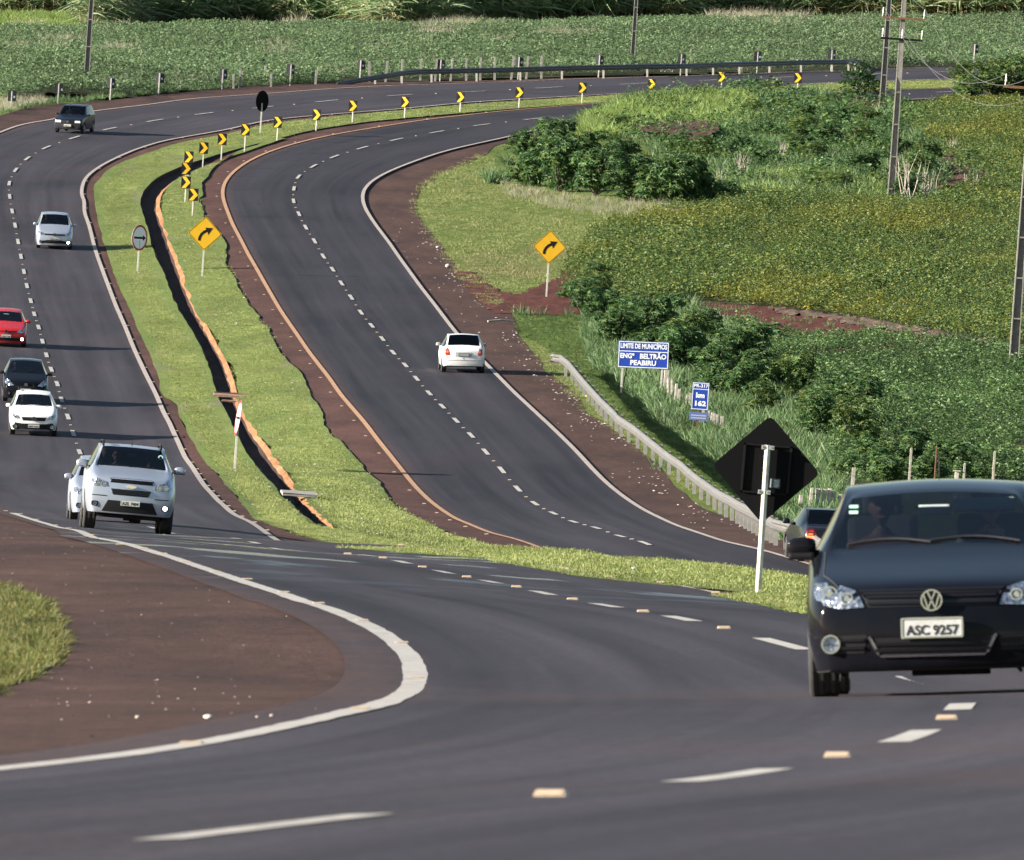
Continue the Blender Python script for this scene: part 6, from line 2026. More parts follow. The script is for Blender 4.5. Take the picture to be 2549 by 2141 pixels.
for i, (cr, bx, by, sy) in enumerate(BACK):
    o = dup(proto)
    (px, py), (_, qy) = cr([(bx, by), (bx, sy)])
    X, Z = find(px, py, 700)
    h = (py - qy) * mpp(Z)
    o.matrix_world = Matrix.Translation((X, Z, gz(X, Z))) @ UPM @ Matrix.Rotation(math.radians(rnd.uniform(-10, 10)), 4, 'Z')
    for c in o.children: c.location = (rnd.uniform(-.02, .05), .05, h)
    post(o, h + .27, .065)
    tag(o, f'grey back of an arrow board, {BWORD[i]}', 'road sign', 'backs of the boards on the far shoulder')

drop_tree(proto)
# ---- round signs
def round_sign(name, bx, by, dia, yaw, h, face, lean=0.0, zmin=350):
    o, X, Z = stand(name, bx, by, zmin)
    post(o, h - .1, .08)
    d = empty('sign_face_mount'); bpy.data.objects.remove(d)
    bm = bmesh.new(); bm_cyl(bm, (0, 0, 0), (0, .006, 0), dia / 2, seg=36)
    R = Matrix.Translation((0, -.055 if face else .055, h)) @ Matrix.Rotation(lean, 4, 'Y') @ Matrix.Rotation(yaw, 4, 'Z')
    pl = bm_obj('sign_plate', bm, M_SWHITE if face else M_SIGNBACK, o); pl.matrix_local = R
    if face:
        bm = bmesh.new(); ring_mesh(bm, (0, 0), dia / 2 * .84, dia / 2, -.004, .002, 36); bm_obj('red_ring', bm, M_SRED, pl)
        a = dia / 2
        bm = bmesh.new()
        for q in ([(-.72, -.08), (.42, -.08), (.42, .08), (-.72, .08)], [(.42, -.22), (.80, 0), (.42, .22)]):
            bm_poly_prism(bm, [(p[0] * a, p[1] * a) for p in q], -.006, .001)
        bmesh.ops.recalc_face_normals(bm, faces=bm.faces)
        bm_obj('arrow', bm, M_SBLACK, pl)
    return o, pl
(px, py), (qx, qy) = CD([(845, 440), (870, 227)])
Z_ = find(px, py, 400)[1]
o, _ = round_sign('round_sign', px, py, 160 / K * mpp(Z_), math.radians(55), (py - qy) * mpp(Z_), True)
tag(o, 'round white sign with red ring and black arrow on the median grass', 'road sign')
(px, py), (qx, qy) = CA([(1600, 825), (1615, 622)])
Z_ = find(px, py, 600)[1]
o, _ = round_sign('round_sign', px, py, 130 / K * mpp(Z_), math.radians(54), (py - qy) * mpp(Z_), False, zmin=600)
tag(o, 'black back of a round sign on a white post at the bend of the median', 'road sign')
(px, py), (qx, qy) = (584, 1172), (520 + 595 / 7.67, 950 + 690 / 7.67)
Z_ = find(px, py, 330)[1]
o, _ = round_sign('round_sign', px, py, 89 * mpp(Z_), math.radians(-82), (py - qy) * mpp(Z_), True, lean=math.radians(6), zmin=330)
tag(o, 'white and red sign seen almost edge on beside the open drain', 'road sign')

# ---- yellow diamonds
def diamond(name, bx, by, cxp, cyp, diag, yaw=0.0, zmin=350):
    o, X, Z = stand(name, bx, by, zmin)
    h = (by - cyp) * mpp(Z)
    post(o, h - .3, .075)
    D = diag * mpp(Z) / 2
    s = D * .97
    c = D * .06
    P = [(0, s), (s, 0), (0, -s), (-s, 0)]
    Q = []
    for i in range(4):
        a, b, d = Vector(P[i - 1]), Vector(P[i]), Vector(P[(i + 1) % 4])
        Q.append(b + (a - b).normalized() * c * 1.3); Q.append(b + ((a - b).normalized() + (d - b).normalized()) * c * .38); Q.append(b + (d - b).normalized() * c * 1.3)
    bm = bmesh.new(); bm_poly_prism(bm, [tuple(q) for q in Q], 0, .01); bmesh.ops.recalc_face_normals(bm, faces=bm.faces)
    pl = bm_obj('sign_board', bm, M_YELLOW, o); pl.matrix_local = Matrix.Translation((0, -.05, h)) @ Matrix.Rotation(yaw, 4, 'Z')
    bm = bmesh.new()
    n = len(Q)
    va = [bm.verts.new((q.x * .965, -.003, q.y * .965)) for q in Q]; vb = [bm.verts.new((q.x * .93, -.003, q.y * .93)) for q in Q]
    for i in range(n): bm.faces.new((va[i], va[(i + 1) % n], vb[(i + 1) % n], vb[i]))
    bm_obj('black_border', bm, M_SBLACK, pl)
    # bent arrow
    mid = [(-.30, -.42), (-.28, -.24), (-.20, -.06), (-.06, .08), (.10, .17)]
    L_, R_ = [], []
    for i, p in enumerate(mid):
        a = Vector(mid[max(0, i - 1)]); b = Vector(mid[min(len(mid) - 1, i + 1)])
        t = (b - a).normalized(); nn = Vector((-t.y, t.x)) * .075
        L_.append(Vector(p) + nn); R_.append(Vector(p) - nn)
    bm = bmesh.new()
    for i in range(len(mid) - 1):
        bm_poly_prism(bm, [tuple(v * D) for v in (L_[i], L_[i + 1], R_[i + 1], R_[i])], -.006, .001)
    bm_poly_prism(bm, [(p[0] * D, p[1] * D) for p in [(-.01, .33), (.42, .33), (.19, -.06), (.12, .12)]], -.007, .001)
    bmesh.ops.recalc_face_normals(bm, faces=bm.faces)
    bm_obj('arrow', bm, M_SBLACK, pl)
    return o
(b,), (c,) = CD([(1243, 470)]), CD([(1267, 200)])
o = diamond('diamond_sign', b[0], b[1], c[0], c[1], 220 / K); tag(o, 'yellow diamond sign with bent arrow standing on the median grass', 'road sign')
(b,), (c,) = CE([(1260, 590)]), CE([(1281, 283)])
o = diamond('diamond_sign', b[0], b[1], c[0], c[1], 216 / K); tag(o, 'yellow diamond sign with bent arrow on red earth by the bean field', 'road sign')

# ---- near diamond seen from behind
o, X, Z = stand('diamond_sign', 1700 + 462 / K, 1000 + 1180 / K, 120)
hC = (1180 - 415) / K * mpp(Z); D = 668 / K * mpp(Z) / 2
bm = bmesh.new(); bm_cyl(bm, (0, 0, -.3), (0, 0, hC + 150 / K * mpp(Z)), .038, seg=14); pm = bm_obj('post', bm, simple('galvanised_post', (.58, .55, .48, 1), .6, .1, noise=.25, nscale=9, bump=.2), o)
P = [(0, D), (D, 0), (0, -D), (-D, 0)]; Q = []
for i in range(4):
    a, b, d = Vector(P[i - 1]), Vector(P[i]), Vector(P[(i + 1) % 4]); c = .07
    Q += [b + (a - b).normalized() * c, b + ((a - b).normalized() + (d - b).normalized()) * c * .32, b + (d - b).normalized() * c]
bm = bmesh.new(); bm_poly_prism(bm, [tuple(q) for q in Q], 0, .008); bmesh.ops.recalc_face_normals(bm, faces=bm.faces)
pl = bm_obj('sign_board', bm, M_SIGNBACK, o); pl.matrix_local = Matrix.Translation((0, .065, hC)) @ Matrix.Rotation(math.radians(1), 4, 'Y')
k = mpp(Z) / K
for nm, (x0, z0, x1, z1) in (('frame_rail', (-150, 150, -135, -150)), ('frame_rail', (135, 150, 150, -150)), ('frame_rail', (-150, 150, 150, 142)), ('frame_rail', (-150, -150, 150, -142))):
    bm = bmesh.new(); bm_box(bm, ((x0 + x1) / 2 * k, -.012, (z0 + z1) / 2 * k), (abs(x1 - x0) * k, .024, abs(z1 - z0) * k)); bm_obj(nm, bm, M_SBLACK, pl)
for z in (135, -140):
    bm = bmesh.new(); bm_box(bm, (0, -.085, z * k), (78 * k, .03, 26 * k), bevel=.004)
    cl = bm_obj('clamp', bm, M_GALVP, pl)
    for s in (-1, 1):
        bm = bmesh.new(); bm_cyl(bm, (s * 27 * k, -.098, z * k), (s * 27 * k, -.108, z * k), 6 * k, seg=8); bm_obj('bolt', bm, M_RUST, cl)
bm = bmesh.new(); bm_box(bm, (62 * k, -.006, -82 * k), (60 * k, .006, 58 * k)); st = bm_obj('sticker', bm, simple('sticker_grey', (.10, .11, .12, 1), .6), pl)
bm = bmesh.new()
for i in range(6): bm_box(bm, ((62 + 8) * k, -.011, (-62 - i * 8) * k), ((36 - 9 * (i % 2)) * k, .003, 2.5 * k))
bm_box(bm, (36 * k, -.011, -82 * k), (9 * k, .003, 52 * k))
bm_obj('small_print', bm, M_SWHITE, st)
tag(o, 'large black back of a diamond sign on a galvanised post beside the near car', 'road sign')

# ---- blue boards
def frame_lines(pl, w, h, t, rows=()):
    bm = bmesh.new()
    for x in (-w / 2 + t, w / 2 - t): bm_box(bm, (x, -.006, 0), (t, .006, h - t))
    for z in [-h / 2 + t, h / 2 - t] + list(rows): bm_box(bm, (0, -.0065, z), (w - t * 1.5, .006, t))
    return bm_obj('white_border', bm, M_SWHITE, pl)
(b1, b2) = CE([(1718, 1170), (1965, 1200)])
o, X, Z = stand('municipal_sign', (b1[0] + b2[0]) / 2, (b1[1] + b2[1]) / 2, 450)
m_ = mpp(Z)
(tl, br) = CE([(1690, 862), (2002, 1032)])
w, h = (br[0] - tl[0]) * m_, (br[1] - tl[1]) * m_ * .97
cz = ((b1[1] + b2[1]) / 2 - (tl[1] + br[1]) / 2) * m_
for s in (-1, 1): post(o, cz, .075, x=s * w * .39, y=.05)
bm = bmesh.new(); bm_cyl(bm, (-w * .30, .09, cz - h * .4), (-w * .385, .10, -.1), .022, seg=6); bm_obj('rusty_prop', bm, M_RUST, o)
bm = bmesh.new(); bm_poly_prism(bm, rect(-w / 2, -h / 2, w / 2, h / 2, .04), 0, .012); bmesh.ops.recalc_face_normals(bm, faces=bm.faces)
pl = bm_obj('sign_board', bm, M_SBLUE, o); pl.matrix_local = Matrix.Translation((0, 0, cz)) @ Matrix.Rotation(math.radians(-1.5), 4, 'Y')
frame_lines(pl, w, h, .030, [h * .12])
text_mesh('LIMITE DE MUNICÍPIOS', h * .25, M_SWHITE, pl, (0, -.008, h * .31), wid=w * .92, bold=.035)
text_mesh('ENGº', h * .25, M_SWHITE, pl, (-w * .32, -.008, -h * .06), wid=w * .28, bold=.04)
text_mesh('BELTRÃO', h * .25, M_SWHITE, pl, (w * .19, -.008, -h * .06), wid=w * .52, bold=.04)
text_mesh('PEABIRU', h * .25, M_SWHITE, pl, (0, -.008, -h * .31), wid=w * .51, bold=.04)
tag(o, 'wide blue sign reading LIMITE DE MUNICÍPIOS beyond the guard rail', 'road sign')
o, X, Z = stand('kilometre_sign', 1700 + 85 / K, 1000 + 190 / K, 420)
m_ = mpp(Z)
bx, by = 1700 + 85 / K, 1000 + 190 / K
cxs = ((1700 + 103 / K) - bx) * m_; czs = (by - (500 + 1200 / K)) * m_
w, h = 103 / K * m_, 168 / K * m_
bm = bmesh.new(); bm_box(bm, (0, .04, czs * .5), (.07, .05, czs)); bm_obj('rusty_post', bm, M_RUST, o)
bm = bmesh.new(); bm_poly_prism(bm, rect(-w / 2, -h / 2, w / 2, h / 2, .03), 0, .01); bmesh.ops.recalc_face_normals(bm, faces=bm.faces)
pl = bm_obj('sign_board', bm, M_SBLUE, o); pl.matrix_local = Matrix.Translation((cxs * .4, 0, czs))
frame_lines(pl, w, h, .022, [h * .25])
text_mesh('PR-317', h * .17, M_SWHITE, pl, (0, -.008, h * .37), wid=w * .84, bold=.03)
text_mesh('km', h * .25, M_SWHITE, pl, (0, -.008, h * .02), wid=w * .52, bold=.05)
text_mesh('162', h * .24, M_SWHITE, pl, (0, -.008, -h * .28), wid=w * .66, bold=.05)
hp = 50 / K * m_; wp = 118 / K * m_
bm = bmesh.new(); bm_poly_prism(bm, rect(-wp / 2, -hp / 2, wp / 2, hp / 2, .01), 0, .01); bmesh.ops.recalc_face_normals(bm, faces=bm.faces)
p2 = bm_obj('lower_board', bm, simple('faded_blue', (.10, .14, .36, 1), .6), o); p2.location = (cxs * .3, -.01, (by - (500 + 1325 / K)) * m_)
bm = bmesh.new()
for z in (-.06, .03): bm_box(bm, (0, -.005, z), (wp * .8, .004, .045))
bm_obj('faded_print', bm, simple('faded_print', (.36, .38, .52, 1), .7), p2)
tag(o, 'narrow blue kilometre sign reading km 162 on a rusty post', 'road sign')
# blue board cut by the right edge
o, X, Z = stand('blue_sign', 1700 + 2110 / K, 430 / K, 700)
bm = bmesh.new(); bm_poly_prism(bm, rect(-.55, -.55, .55, .55, .03), 0, .012); bmesh.ops.recalc_face_normals(bm, faces=bm.faces)
pl = bm_obj('sign_board', bm, M_SBLUE, o); pl.location = (.52, 0, 1.35); post(o, 1.3, .08, x=.3, y=.05); frame_lines(pl, 1.1, 1.1, .03)
tag(o, 'blue board cut off by the right picture edge above the shrubs', 'road sign')

# ---- guard rails
def rail_path(px, hgt, zmin, zmax=1500):
    g = []
    for x, y in px:
        Z = find(x, y + 40, zmin)[1]
        for _ in range(5): X, Z = find(x, y + hgt * FPX / Z, zmin)
        g.append((X, Z))
    return g
def guard_rail(path, gap, facing, label, hgt=.76, dip=(), pmat=None):
    """path in plan; facing = +1/-1 side (in X) the beam faces"""
    root = empty('guard_rail'); X0, Z0 = path[0]; root.location = (X0, Z0, gz(X0, Z0))
    bpy.context.view_layer.update()
    P = [Vector((x, z, 0)) for x, z in path]
    L_ = [0]
    for a, b in zip(P, P[1:]): L_.append(L_[-1] + (b - a).length)
    def at(s):
        x = float(np.interp(s, L_, [p.x for p in P])); z = float(np.interp(s, L_, [p.y for p in P])); return x, z
    T = L_[-1]
    def top(s):
        d = 1.0
        for e in dip:
            q = s if e == 0 else T - s
            if q < 12: d = min(d, .15 + .85 * math.sin(q / 12 * PI / 2))
        return hgt * d
    prof = [(.0, 0), (.04, -.02), (.085, -.075), (.0, -.125), (.0, -.185), (.085, -.235), (.04, -.29), (.0, -.31)]
    ss = np.arange(0, T, 1.2).tolist() + [T]
    v = []; f = []
    for s in ss:
        x, z = at(s); x2, z2 = at(min(T, s + .6)); x1, z1 = at(max(0, s - .6))
        d = Vector((x2 - x1, z2 - z1)).normalized(); nrm = Vector((-d.y, d.x))
        if facing == 1 and nrm.y > 0 or facing == -1 and nrm.x > 0: nrm = -nrm
        hz = gz(x, z) + top(s)
        for a, b in prof: v.append((x + nrm.x * a - X0, z + nrm.y * a - Z0, hz + b - root.location.z))
    n = len(prof)
    for i in range(len(ss) - 1):
        for j in range(n - 1): f.append((i * n + j, i * n + j + 1, (i + 1) * n + j + 1, (i + 1) * n + j))
    beam = mesh_obj('rail_beam', v, f, M_GALV, root)
    sm = beam.modifiers.new('t', 'SOLIDIFY'); sm.thickness = .006
    bm = bmesh.new(); bm_box(bm, (0, 0, 0), (.035, .14, 1.0)); bm_box(bm, (.05, .06, 0), (.10, .02, 1.0)); bm_box(bm, (.05, -.06, 0), (.10, .02, 1.0))
    pm = bpy.data.meshes.new('rail_post'); bm.to_mesh(pm); bm.free(); pm.materials.append(pmat or M_GALV)
    s = .6
    while s < T:
        x, z = at(s)
        q = bpy.data.objects.new('rail_post', pm); link(q, root)
        tp = top(s)
        q.location = (x + (.10 if facing < 0 else 0) - X0, z + (.10 if facing > 0 else 0) - Z0, gz(x, z) + tp * .5 - .1 - root.location.z); q.scale = (1 if facing < 0 else -1, 1, tp + .16)
        s += gap
    tag(root, label, 'guard rail')
    return root
RP = rail_path(CE([(1295, 945), (1350, 952), (1400, 990), (1500, 1110), (1600, 1220), (1700, 1322)]) + CH([(1690, 70), (1800, 152), (1900, 232), (2000, 312), (2090, 372)]) + CI([(150, 500), (300, 590), (420, 655), (560, 728), (720, 770)]), .74, 390)
RP.sort(key=lambda p: p[1])
RP = [(RP[0][0] + 1.0, RP[0][1] - 22)] + RP
guard_rail(RP, 4.2, -1, 'pale guard rail curving along the right shoulder below the blue signs', pmat=simple('rail_post_grey', (.26, .25, .23, 1), .8, noise=.2))
FP = rail_path(CB([(270, 432), (480, 425), (1000, 415), (1600, 400), (2085, 393)]) + CC([(400, 380), (900, 368), (1000, 366)]), .76, 780)
FP.sort(); ze = FP[0][1] - 5; xe = ((850 - 30 / K - XC) * ze / FPX, ze); (xr,) = [find(1700 + 1150 / K, 420 / K, 780)]
FP = sorted([xe] + FP + [xr])
guard_rail(FP, 4.0, 1, 'long dark guard rail along the far side of the far bend', dip=(0, 1), pmat=M_POST)

# ---- fences of short posts
def post_fence(name, items, label, mat, zmin, grp=None):
    (cr, bx, by, hp, wp) = items[0]
    (p0,) = cr([(bx, by)]); X0, Z0 = find(p0[0], p0[1], zmin)
    root = empty(name); root.location = (X0, Z0, gz(X0, Z0))
    pts = []
    for cr, bx, by, hp, wp in items:
        (p,) = cr([(bx, by)]); X, Z = find(p[0], p[1], zmin)
        h = hp / K * mpp(Z); w = max(.05, wp / K * mpp(Z))
        bm = bmesh.new(); vs = bm_box(bm, (0, 0, h / 2 - .1), (w, w, h + .2), bevel=.01)
        for v in bm.verts:
            if v.co.z > h * .8: v.co.x += rnd.uniform(-.012, .012); v.co.z += rnd.uniform(-.02, .02)
        q = bm_obj('fence_post', bm, mat, root)
        q.matrix_local = Matrix.Translation((X - X0, Z - Z0, gz(X, Z) - root.location.z)) @ UPM @ Matrix.Rotation(rnd.uniform(-.06, .06), 4, 'Y')
        pts.append(Vector((X - X0, Z - Z0, gz(X, Z) - root.location.z + h * .8)))
    for dz in (0, -.3):
        bm = bmesh.new()
        for a, b in zip(pts, pts[1:]): bm_cyl(bm, a + Vector((0, -.06, dz)), b + Vector((0, -.06, dz)), .005, seg=4)
        bm_obj('fence_wire', bm, M_WIRE, root)
    tag(root, label, 'fence')
post_fence('post_fence', [(CA, 774, 512, 62, 13), (CA, 810, 512, 60, 12), (CA, 845, 510, 60, 12), (CA, 913, 505, 42, 10), (CA, 1080, 510, 50, 10), (CA, 1095, 508, 62, 12), (CA, 1172, 508, 38, 10), (CA, 1260, 508, 58, 14), (CA, 1436, 540, 82, 12), (CA, 1473, 540, 110, 14), (CA, 1628, 515, 110, 14), (CA, 1667, 530, 75, 12), (CA, 1941, 515, 85, 14)],
           'pale short posts in uneven order between the far field and the shoulder', M_CONC, 760)
post_fence('post_fence', [(CB, x, y, h, 14) for x, y, h in [(172, 500, 120), (272, 500, 125), (370, 495, 130), (485, 490, 122), (577, 490, 128), (672, 490, 130), (768, 488, 130), (855, 487, 130), (943, 482, 130), (1045, 480, 130), (1137, 477, 130), (1230, 475, 130)]],
           'even row of pale concrete posts behind the left half of the far rail', M_CONC, 800)
Kq = 6.5625
CQ = lambda p: [(1500 + a / Kq, 830 + b / Kq) for a, b in p]
s6 = K / Kq
post_fence('post_fence', [(CQ, x, b + 40, (b + 40 - t) * s6, w * s6) for x, t, b, w in [(1020, 600, 960, 78), (1070, 735, 1045, 40), (1135, 765, 1050, 40), (1185, 825, 1170, 42), (1235, 915, 1215, 44), (1370, 1010, 1230, 44), (1420, 970, 1240, 44), (1640, 1215, 1400, 40), (1720, 1260, 1465, 44), (1770, 1290, 1490, 42), (1820, 1310, 1520, 42), (1870, 1330, 1535, 44), (1940, 1360, 1560, 58)]],
           'grey wooden posts climbing the grass behind the blue signs', M_WOOD, 430)
post_fence('post_fence', [(CI, x, b, b - t, w) for x, t, b, w in [(715, 575, 700, 26), (780, 530, 690, 22), (822, 535, 690, 26), (855, 535, 690, 24), (888, 535, 690, 24), (918, 553, 690, 22), (960, 570, 690, 22), (1035, 405, 640, 22)]],
           'grey posts above the roof of the dark sedan', M_WOOD, 370)
for i, (x, t, b, w, mt, lb) in enumerate([(1385, 285, 600, 15, M_WOOD, 'tall pale stake with a rusty tip above the near black car'), (1540, 280, 600, 9, M_RUST, 'thin brown stake above the middle of the near black car roof'), (1675, 425, 600, 24, M_POST, 'short white pipe stub just showing over the near black car roof'), (1720, 385, 600, 14, M_WOOD, 'faint leaning grey stake beside the white pipe stub'), (1900, 310, 600, 15, M_WOOD, 'pale tilted stake above the right end of the near black car')]):
    o, X, Z = stand('stake', 1700 + x / K, 1000 + b / K, 360)
    h = (b - t) / K * mpp(Z); ww = w / K * mpp(Z)
    bm = bmesh.new(); bm_box(bm, (0, 0, h / 2), (ww, ww, h), bevel=.008); bm_obj('stake_shaft', bm, mt, o)
    bm = bmesh.new()
    if mt is M_POST: bm_box(bm, (0, 0, h), (ww * 1.8, ww * 1.8, .03))
    else: bm_box(bm, (0.01, 0, h + .02), (ww * .8, ww * .8, .05), bevel=.01)
    bm_obj('stake_top', bm, M_RUST if i == 0 else mt, o)
    tag(o, lb, 'stake')

# ---- concrete power poles
def power_pole(bx, by, zmin, h, wb_, label, arms=(), solid_from=None):
    o, X, Z = stand('power_pole', bx, by, zmin)
    wt = wb_ * .55
    def half(z): return (wb_ + (wt - wb_) * z / h) / 2
    for s in (-1, 1):
        bm = bmesh.new()
        n = 10
        for i in range(n):
            z0, z1 = h * i / n, h * (i + 1) / n
            a, b = half(z0), half(z1)
            t = .045
            vs = [bm.verts.new(p) for p in [(s * a, -.14, z0), (s * a, .14, z0), (s * (a - t), .14, z0), (s * (a - t), -.14, z0), (s * b, -.14, z1), (s * b, .14, z1), (s * (b - t), .14, z1), (s * (b - t), -.14, z1)]]
            for q in ((0, 1, 5, 4), (1, 2, 6, 5), (2, 3, 7, 6), (3, 0, 4, 7)): bm.faces.new([vs[k] for k in q])
        bmesh.ops.remove_doubles(bm, verts=bm.verts, dist=.001)
        bmesh.ops.recalc_face_normals(bm, faces=bm.faces)
        bm_obj('pole_flange', bm, M_CONC, o)
    v = []; f = []
    zs_ = np.linspace(-.2, h, 12)
    for z in zs_:
        a = half(max(z, 0)) - .03
        d = -.135 if solid_from and z > solid_from else -.02
        v += [(-a, d, z), (a, d, z)]
    for i in range(11): f.append((2 * i, 2 * i + 1, 2 * i + 3, 2 * i + 2))
    w_ = mesh_obj('pole_web', v, f, M_CONCD if not solid_from else M_CONC, o)
    w_.modifiers.new('t', 'SOLIDIFY').thickness = .04
    z = .55
    while z < (solid_from or h):
        bm = bmesh.new(); bm_box(bm, (0, -.09, z), (half(z) * 2 - .08, .09, .06)); bm_obj('pole_rib', bm, M_CONC, o)
        z += 1.55
    tips = []
    for za, span, n, mt in arms:
        bm = bmesh.new(); bm_box(bm, (0, -.19, za), (span, .09, .10)); ar = bm_obj('cross_arm', bm, mt, o)
        for k in range(n):
            x = -span / 2 + .06 + (span - .12) * k / max(1, n - 1)
            bm = bmesh.new(); bm_cyl(bm, (x, -.19, za + .05), (x + .02, -.19, za + .22), .018, seg=6)
            for q in range(3): bm_cyl(bm, (x + .02, -.19, za + .20 + q * .10), (x + .03, -.19, za + .28 + q * .10), .045 - .009 * q, .03 - .006 * q, 10)
            bm_obj('insulator', bm, M_INS, ar)
            tips.append((o, Vector((x + .03, -.19, za + .50))))
    tag(o, label, 'power pole')
    return o, tips, Z
(b,) = CA([(530, 512)]); power_pole(b[0], b[1], 760, 10.5, .34, 'concrete power pole rising out of the far bean field at upper left')
(b,) = CB([(1787, 388)]); power_pole(b[0], b[1], 800, 11, .30, 'thin pale power pole behind the long far rail')
(b,) = CC([(1222, 690)]); power_pole(b[0], b[1], 650, 11.5, .36, 'left one of the two leaning concrete poles beside the dark tree', arms=[(7.1, .3, 1, M_CONCD)])
(b,) = CC([(1278, 1232)]); p2, tips2, Zp = power_pole(b[0], b[1], 560, 11, .36, 'tall concrete power pole with two crossed arms at the edge of the bean field', arms=[((1232 - 112) / K * mpp(find(b[0], b[1], 560)[1]), 2.1, 2, M_RUST), ((1232 - 240) / K * mpp(find(b[0], b[1], 560)[1]), 2.0, 3, M_SBLACK)], solid_from=5.3)
(b,) = CF([(2030, 1062)]); p3, tips3, _ = power_pole(b[0], b[1], 450, 12, .39, 'concrete power pole cut by the right picture edge in the lower bean field', arms=[((1000 + 1030 - 0) * 0 + 10.9, 2.2, 3, M_RUST)])
bpy.context.view_layer.update()
def wire(a, b, sag, label):
    bm = bmesh.new(); P = [a.lerp(b, t / 18) + Vector((0, 0, -sag * 4 * (t / 18) * (1 - t / 18))) for t in range(19)]
    for p, q in zip(P, P[1:]): bm_cyl(bm, p - a, q - a, .009, seg=5)
    o = bm_obj('power_line', bm, M_WIRE); o.location = a
    tag(o, label, 'wire')
W2 = [o.matrix_world @ v for o, v in tips2]; W3 = [o.matrix_world @ v for o, v in tips3]
wire(W2[0], W3[0], 1.6, 'power line from the left end of the upper cross arm down to the right edge')
wire(W2[1], W3[1], 1.6, 'power line from the right end of the upper cross arm to the right edge')
far_t = W2[1] + Vector((-3.0, 40, 6.5))
wire(far_t, W2[1], .8, 'power line running up out of the picture from the upper cross arm')
wire(W2[3], W3[2], 2.2, 'lowest sagging power line in front of the shrubs')

# ---- road studs
def stud_proto():
    r = empty('road_stud')
    bm = bmesh.new(); vs = bm_box(bm, (0, 0, .010), (.112, .105, .021))
    for v in bm.verts:
        if v.co.z > .015: v.co.x *= .86; v.co.y *= .62
    bm_obj('stud_body', bm, M_STUDM, r)
    bm = bmesh.new(); bm_box(bm, (0, -.0435, .011), (.085, .004, .011), Matrix.Rotation(-.95, 4, 'X')); bm_obj('stud_lens', bm, M_STUDR, r)
    return r
SP = stud_proto(); first_stud = True
def put_stud(X, Z, hd, layer, label, group, flat=1.0):
    global first_stud
    o = SP if first_stud else dup(SP); first_stud = False
    o.location = (X, Z, gz(X, Z) + float(lay(Z, layer)) + .001)
    o.rotation_euler = (0, 0, -math.atan(hd)); o.scale = (1, 1, flat)
    n = STUDN.get(group, 0) + 1; STUDN[group] = n
    tag(o, label if label in NEAR.values() else label + f', {ordinal(n)}', 'road stud', group)
STUDN = {}
ONES = ['', 'first', 'second', 'third', 'fourth', 'fifth', 'sixth', 'seventh', 'eighth', 'ninth', 'tenth', 'eleventh', 'twelfth', 'thirteenth', 'fourteenth', 'fifteenth', 'sixteenth', 'seventeenth', 'eighteenth', 'nineteenth']
def ordinal(n):
    if n < 20: w = ONES[n]
    else: w = {2: 'twentieth', 3: 'thirtieth', 4: 'fortieth', 5: 'fiftieth'}[n // 10] if n % 10 == 0 else {2: 'twenty', 3: 'thirty', 4: 'forty', 5: 'fifty'}[n // 10] + '-' + ONES[n % 10]
    return ('nearest' if n == 1 else w + ' from the near end')
NEAR = {50: 'large cream road stud on the dark asphalt at the bottom of the picture', 61.5: 'cream road stud below the near black car, left of the long lane dash', 74: 'cream road stud right under the front of the near black car'}
for q, lb in NEAR.items(): put_stud(float(LCd(q)), q, heading(LCd, q), 1, lb, 'studs on the oncoming centre line')
for q in sorted([125, 137, 149, 161, 173, 185, 197, 209]):
    put_stud(float(LCd(q)), q, heading(LCd, q), 1, 'cream road stud before the grass island', 'studs on the oncoming centre line')
for a, b in zip(sorted(Ld)[8:], sorted(Ld)[9:]):
    q = (a + b) / 2
    if q > 420: put_stud(float(LCd(q)), q, heading(LCd, q), 1, 'small stud between far oncoming lane dashes', 'studs on the far oncoming centre line')
for a, b in zip(sorted(Rd), sorted(Rd)[1:]):
    q = (a + b) / 2
    put_stud(float(RCd(q)), q, heading(RCd, q), .6, 'small stud between right carriageway lane dashes', 'studs on the right centre line')
q = 345.0
while q < 900:
    put_stud(float(fLi(q)) + .13, q, heading(fLi, q), 1.2, 'small stud beside the oncoming inner edge line', 'studs on the oncoming inner edge'); q += 12
q = 405.0
while q < 860:
    put_stud(float(fRi(q)) - .30, q, heading(fRi, q), .3, 'small stud beside the rusty edge line', 'studs on the rusty edge line'); q += 12
for x, y in (CH([(85, 845), (365, 890), (537, 915), (710, 940), (910, 965), (1130, 1002), (1375, 1038), (1643, 1088), (1965, 1122)]) + CI([(203, 1185), (608, 1252)]))[::-1]:
    X, Z = find(x, y, 120); put_stud(X, Z, .0, 2.2, 'pale stud on the grass island edge', 'studs along the grass island')
for x, y in CG([(35, 680), (125, 697), (225, 732), (340, 768), (420, 786), (555, 828), (740, 886), (880, 910), (1000, 943), (1140, 993), (1325, 1055), (1520, 1100), (1745, 1180), (1960, 1248)]) + CK([(127, 118), (370, 255), (460, 470), (115, 662)]) + CJ([(1175, 878)]):
    pass
for x, y in sorted(CG([(35, 680), (125, 697), (225, 732), (340, 768), (420, 786), (555, 828), (740, 886), (880, 910), (1000, 943), (1140, 993), (1325, 1055), (1520, 1100), (1745, 1180), (1960, 1248)]) + CK([(127, 118), (370, 255), (460, 470), (115, 662)]) + CJ([(1175, 878)]), key=lambda p: -p[1]):
    X, Z = find(x, y, 30); put_stud(X, Z, heading(fLo, Z), 2.2, 'stud on the curved white line', 'studs on the curved white line', .45)

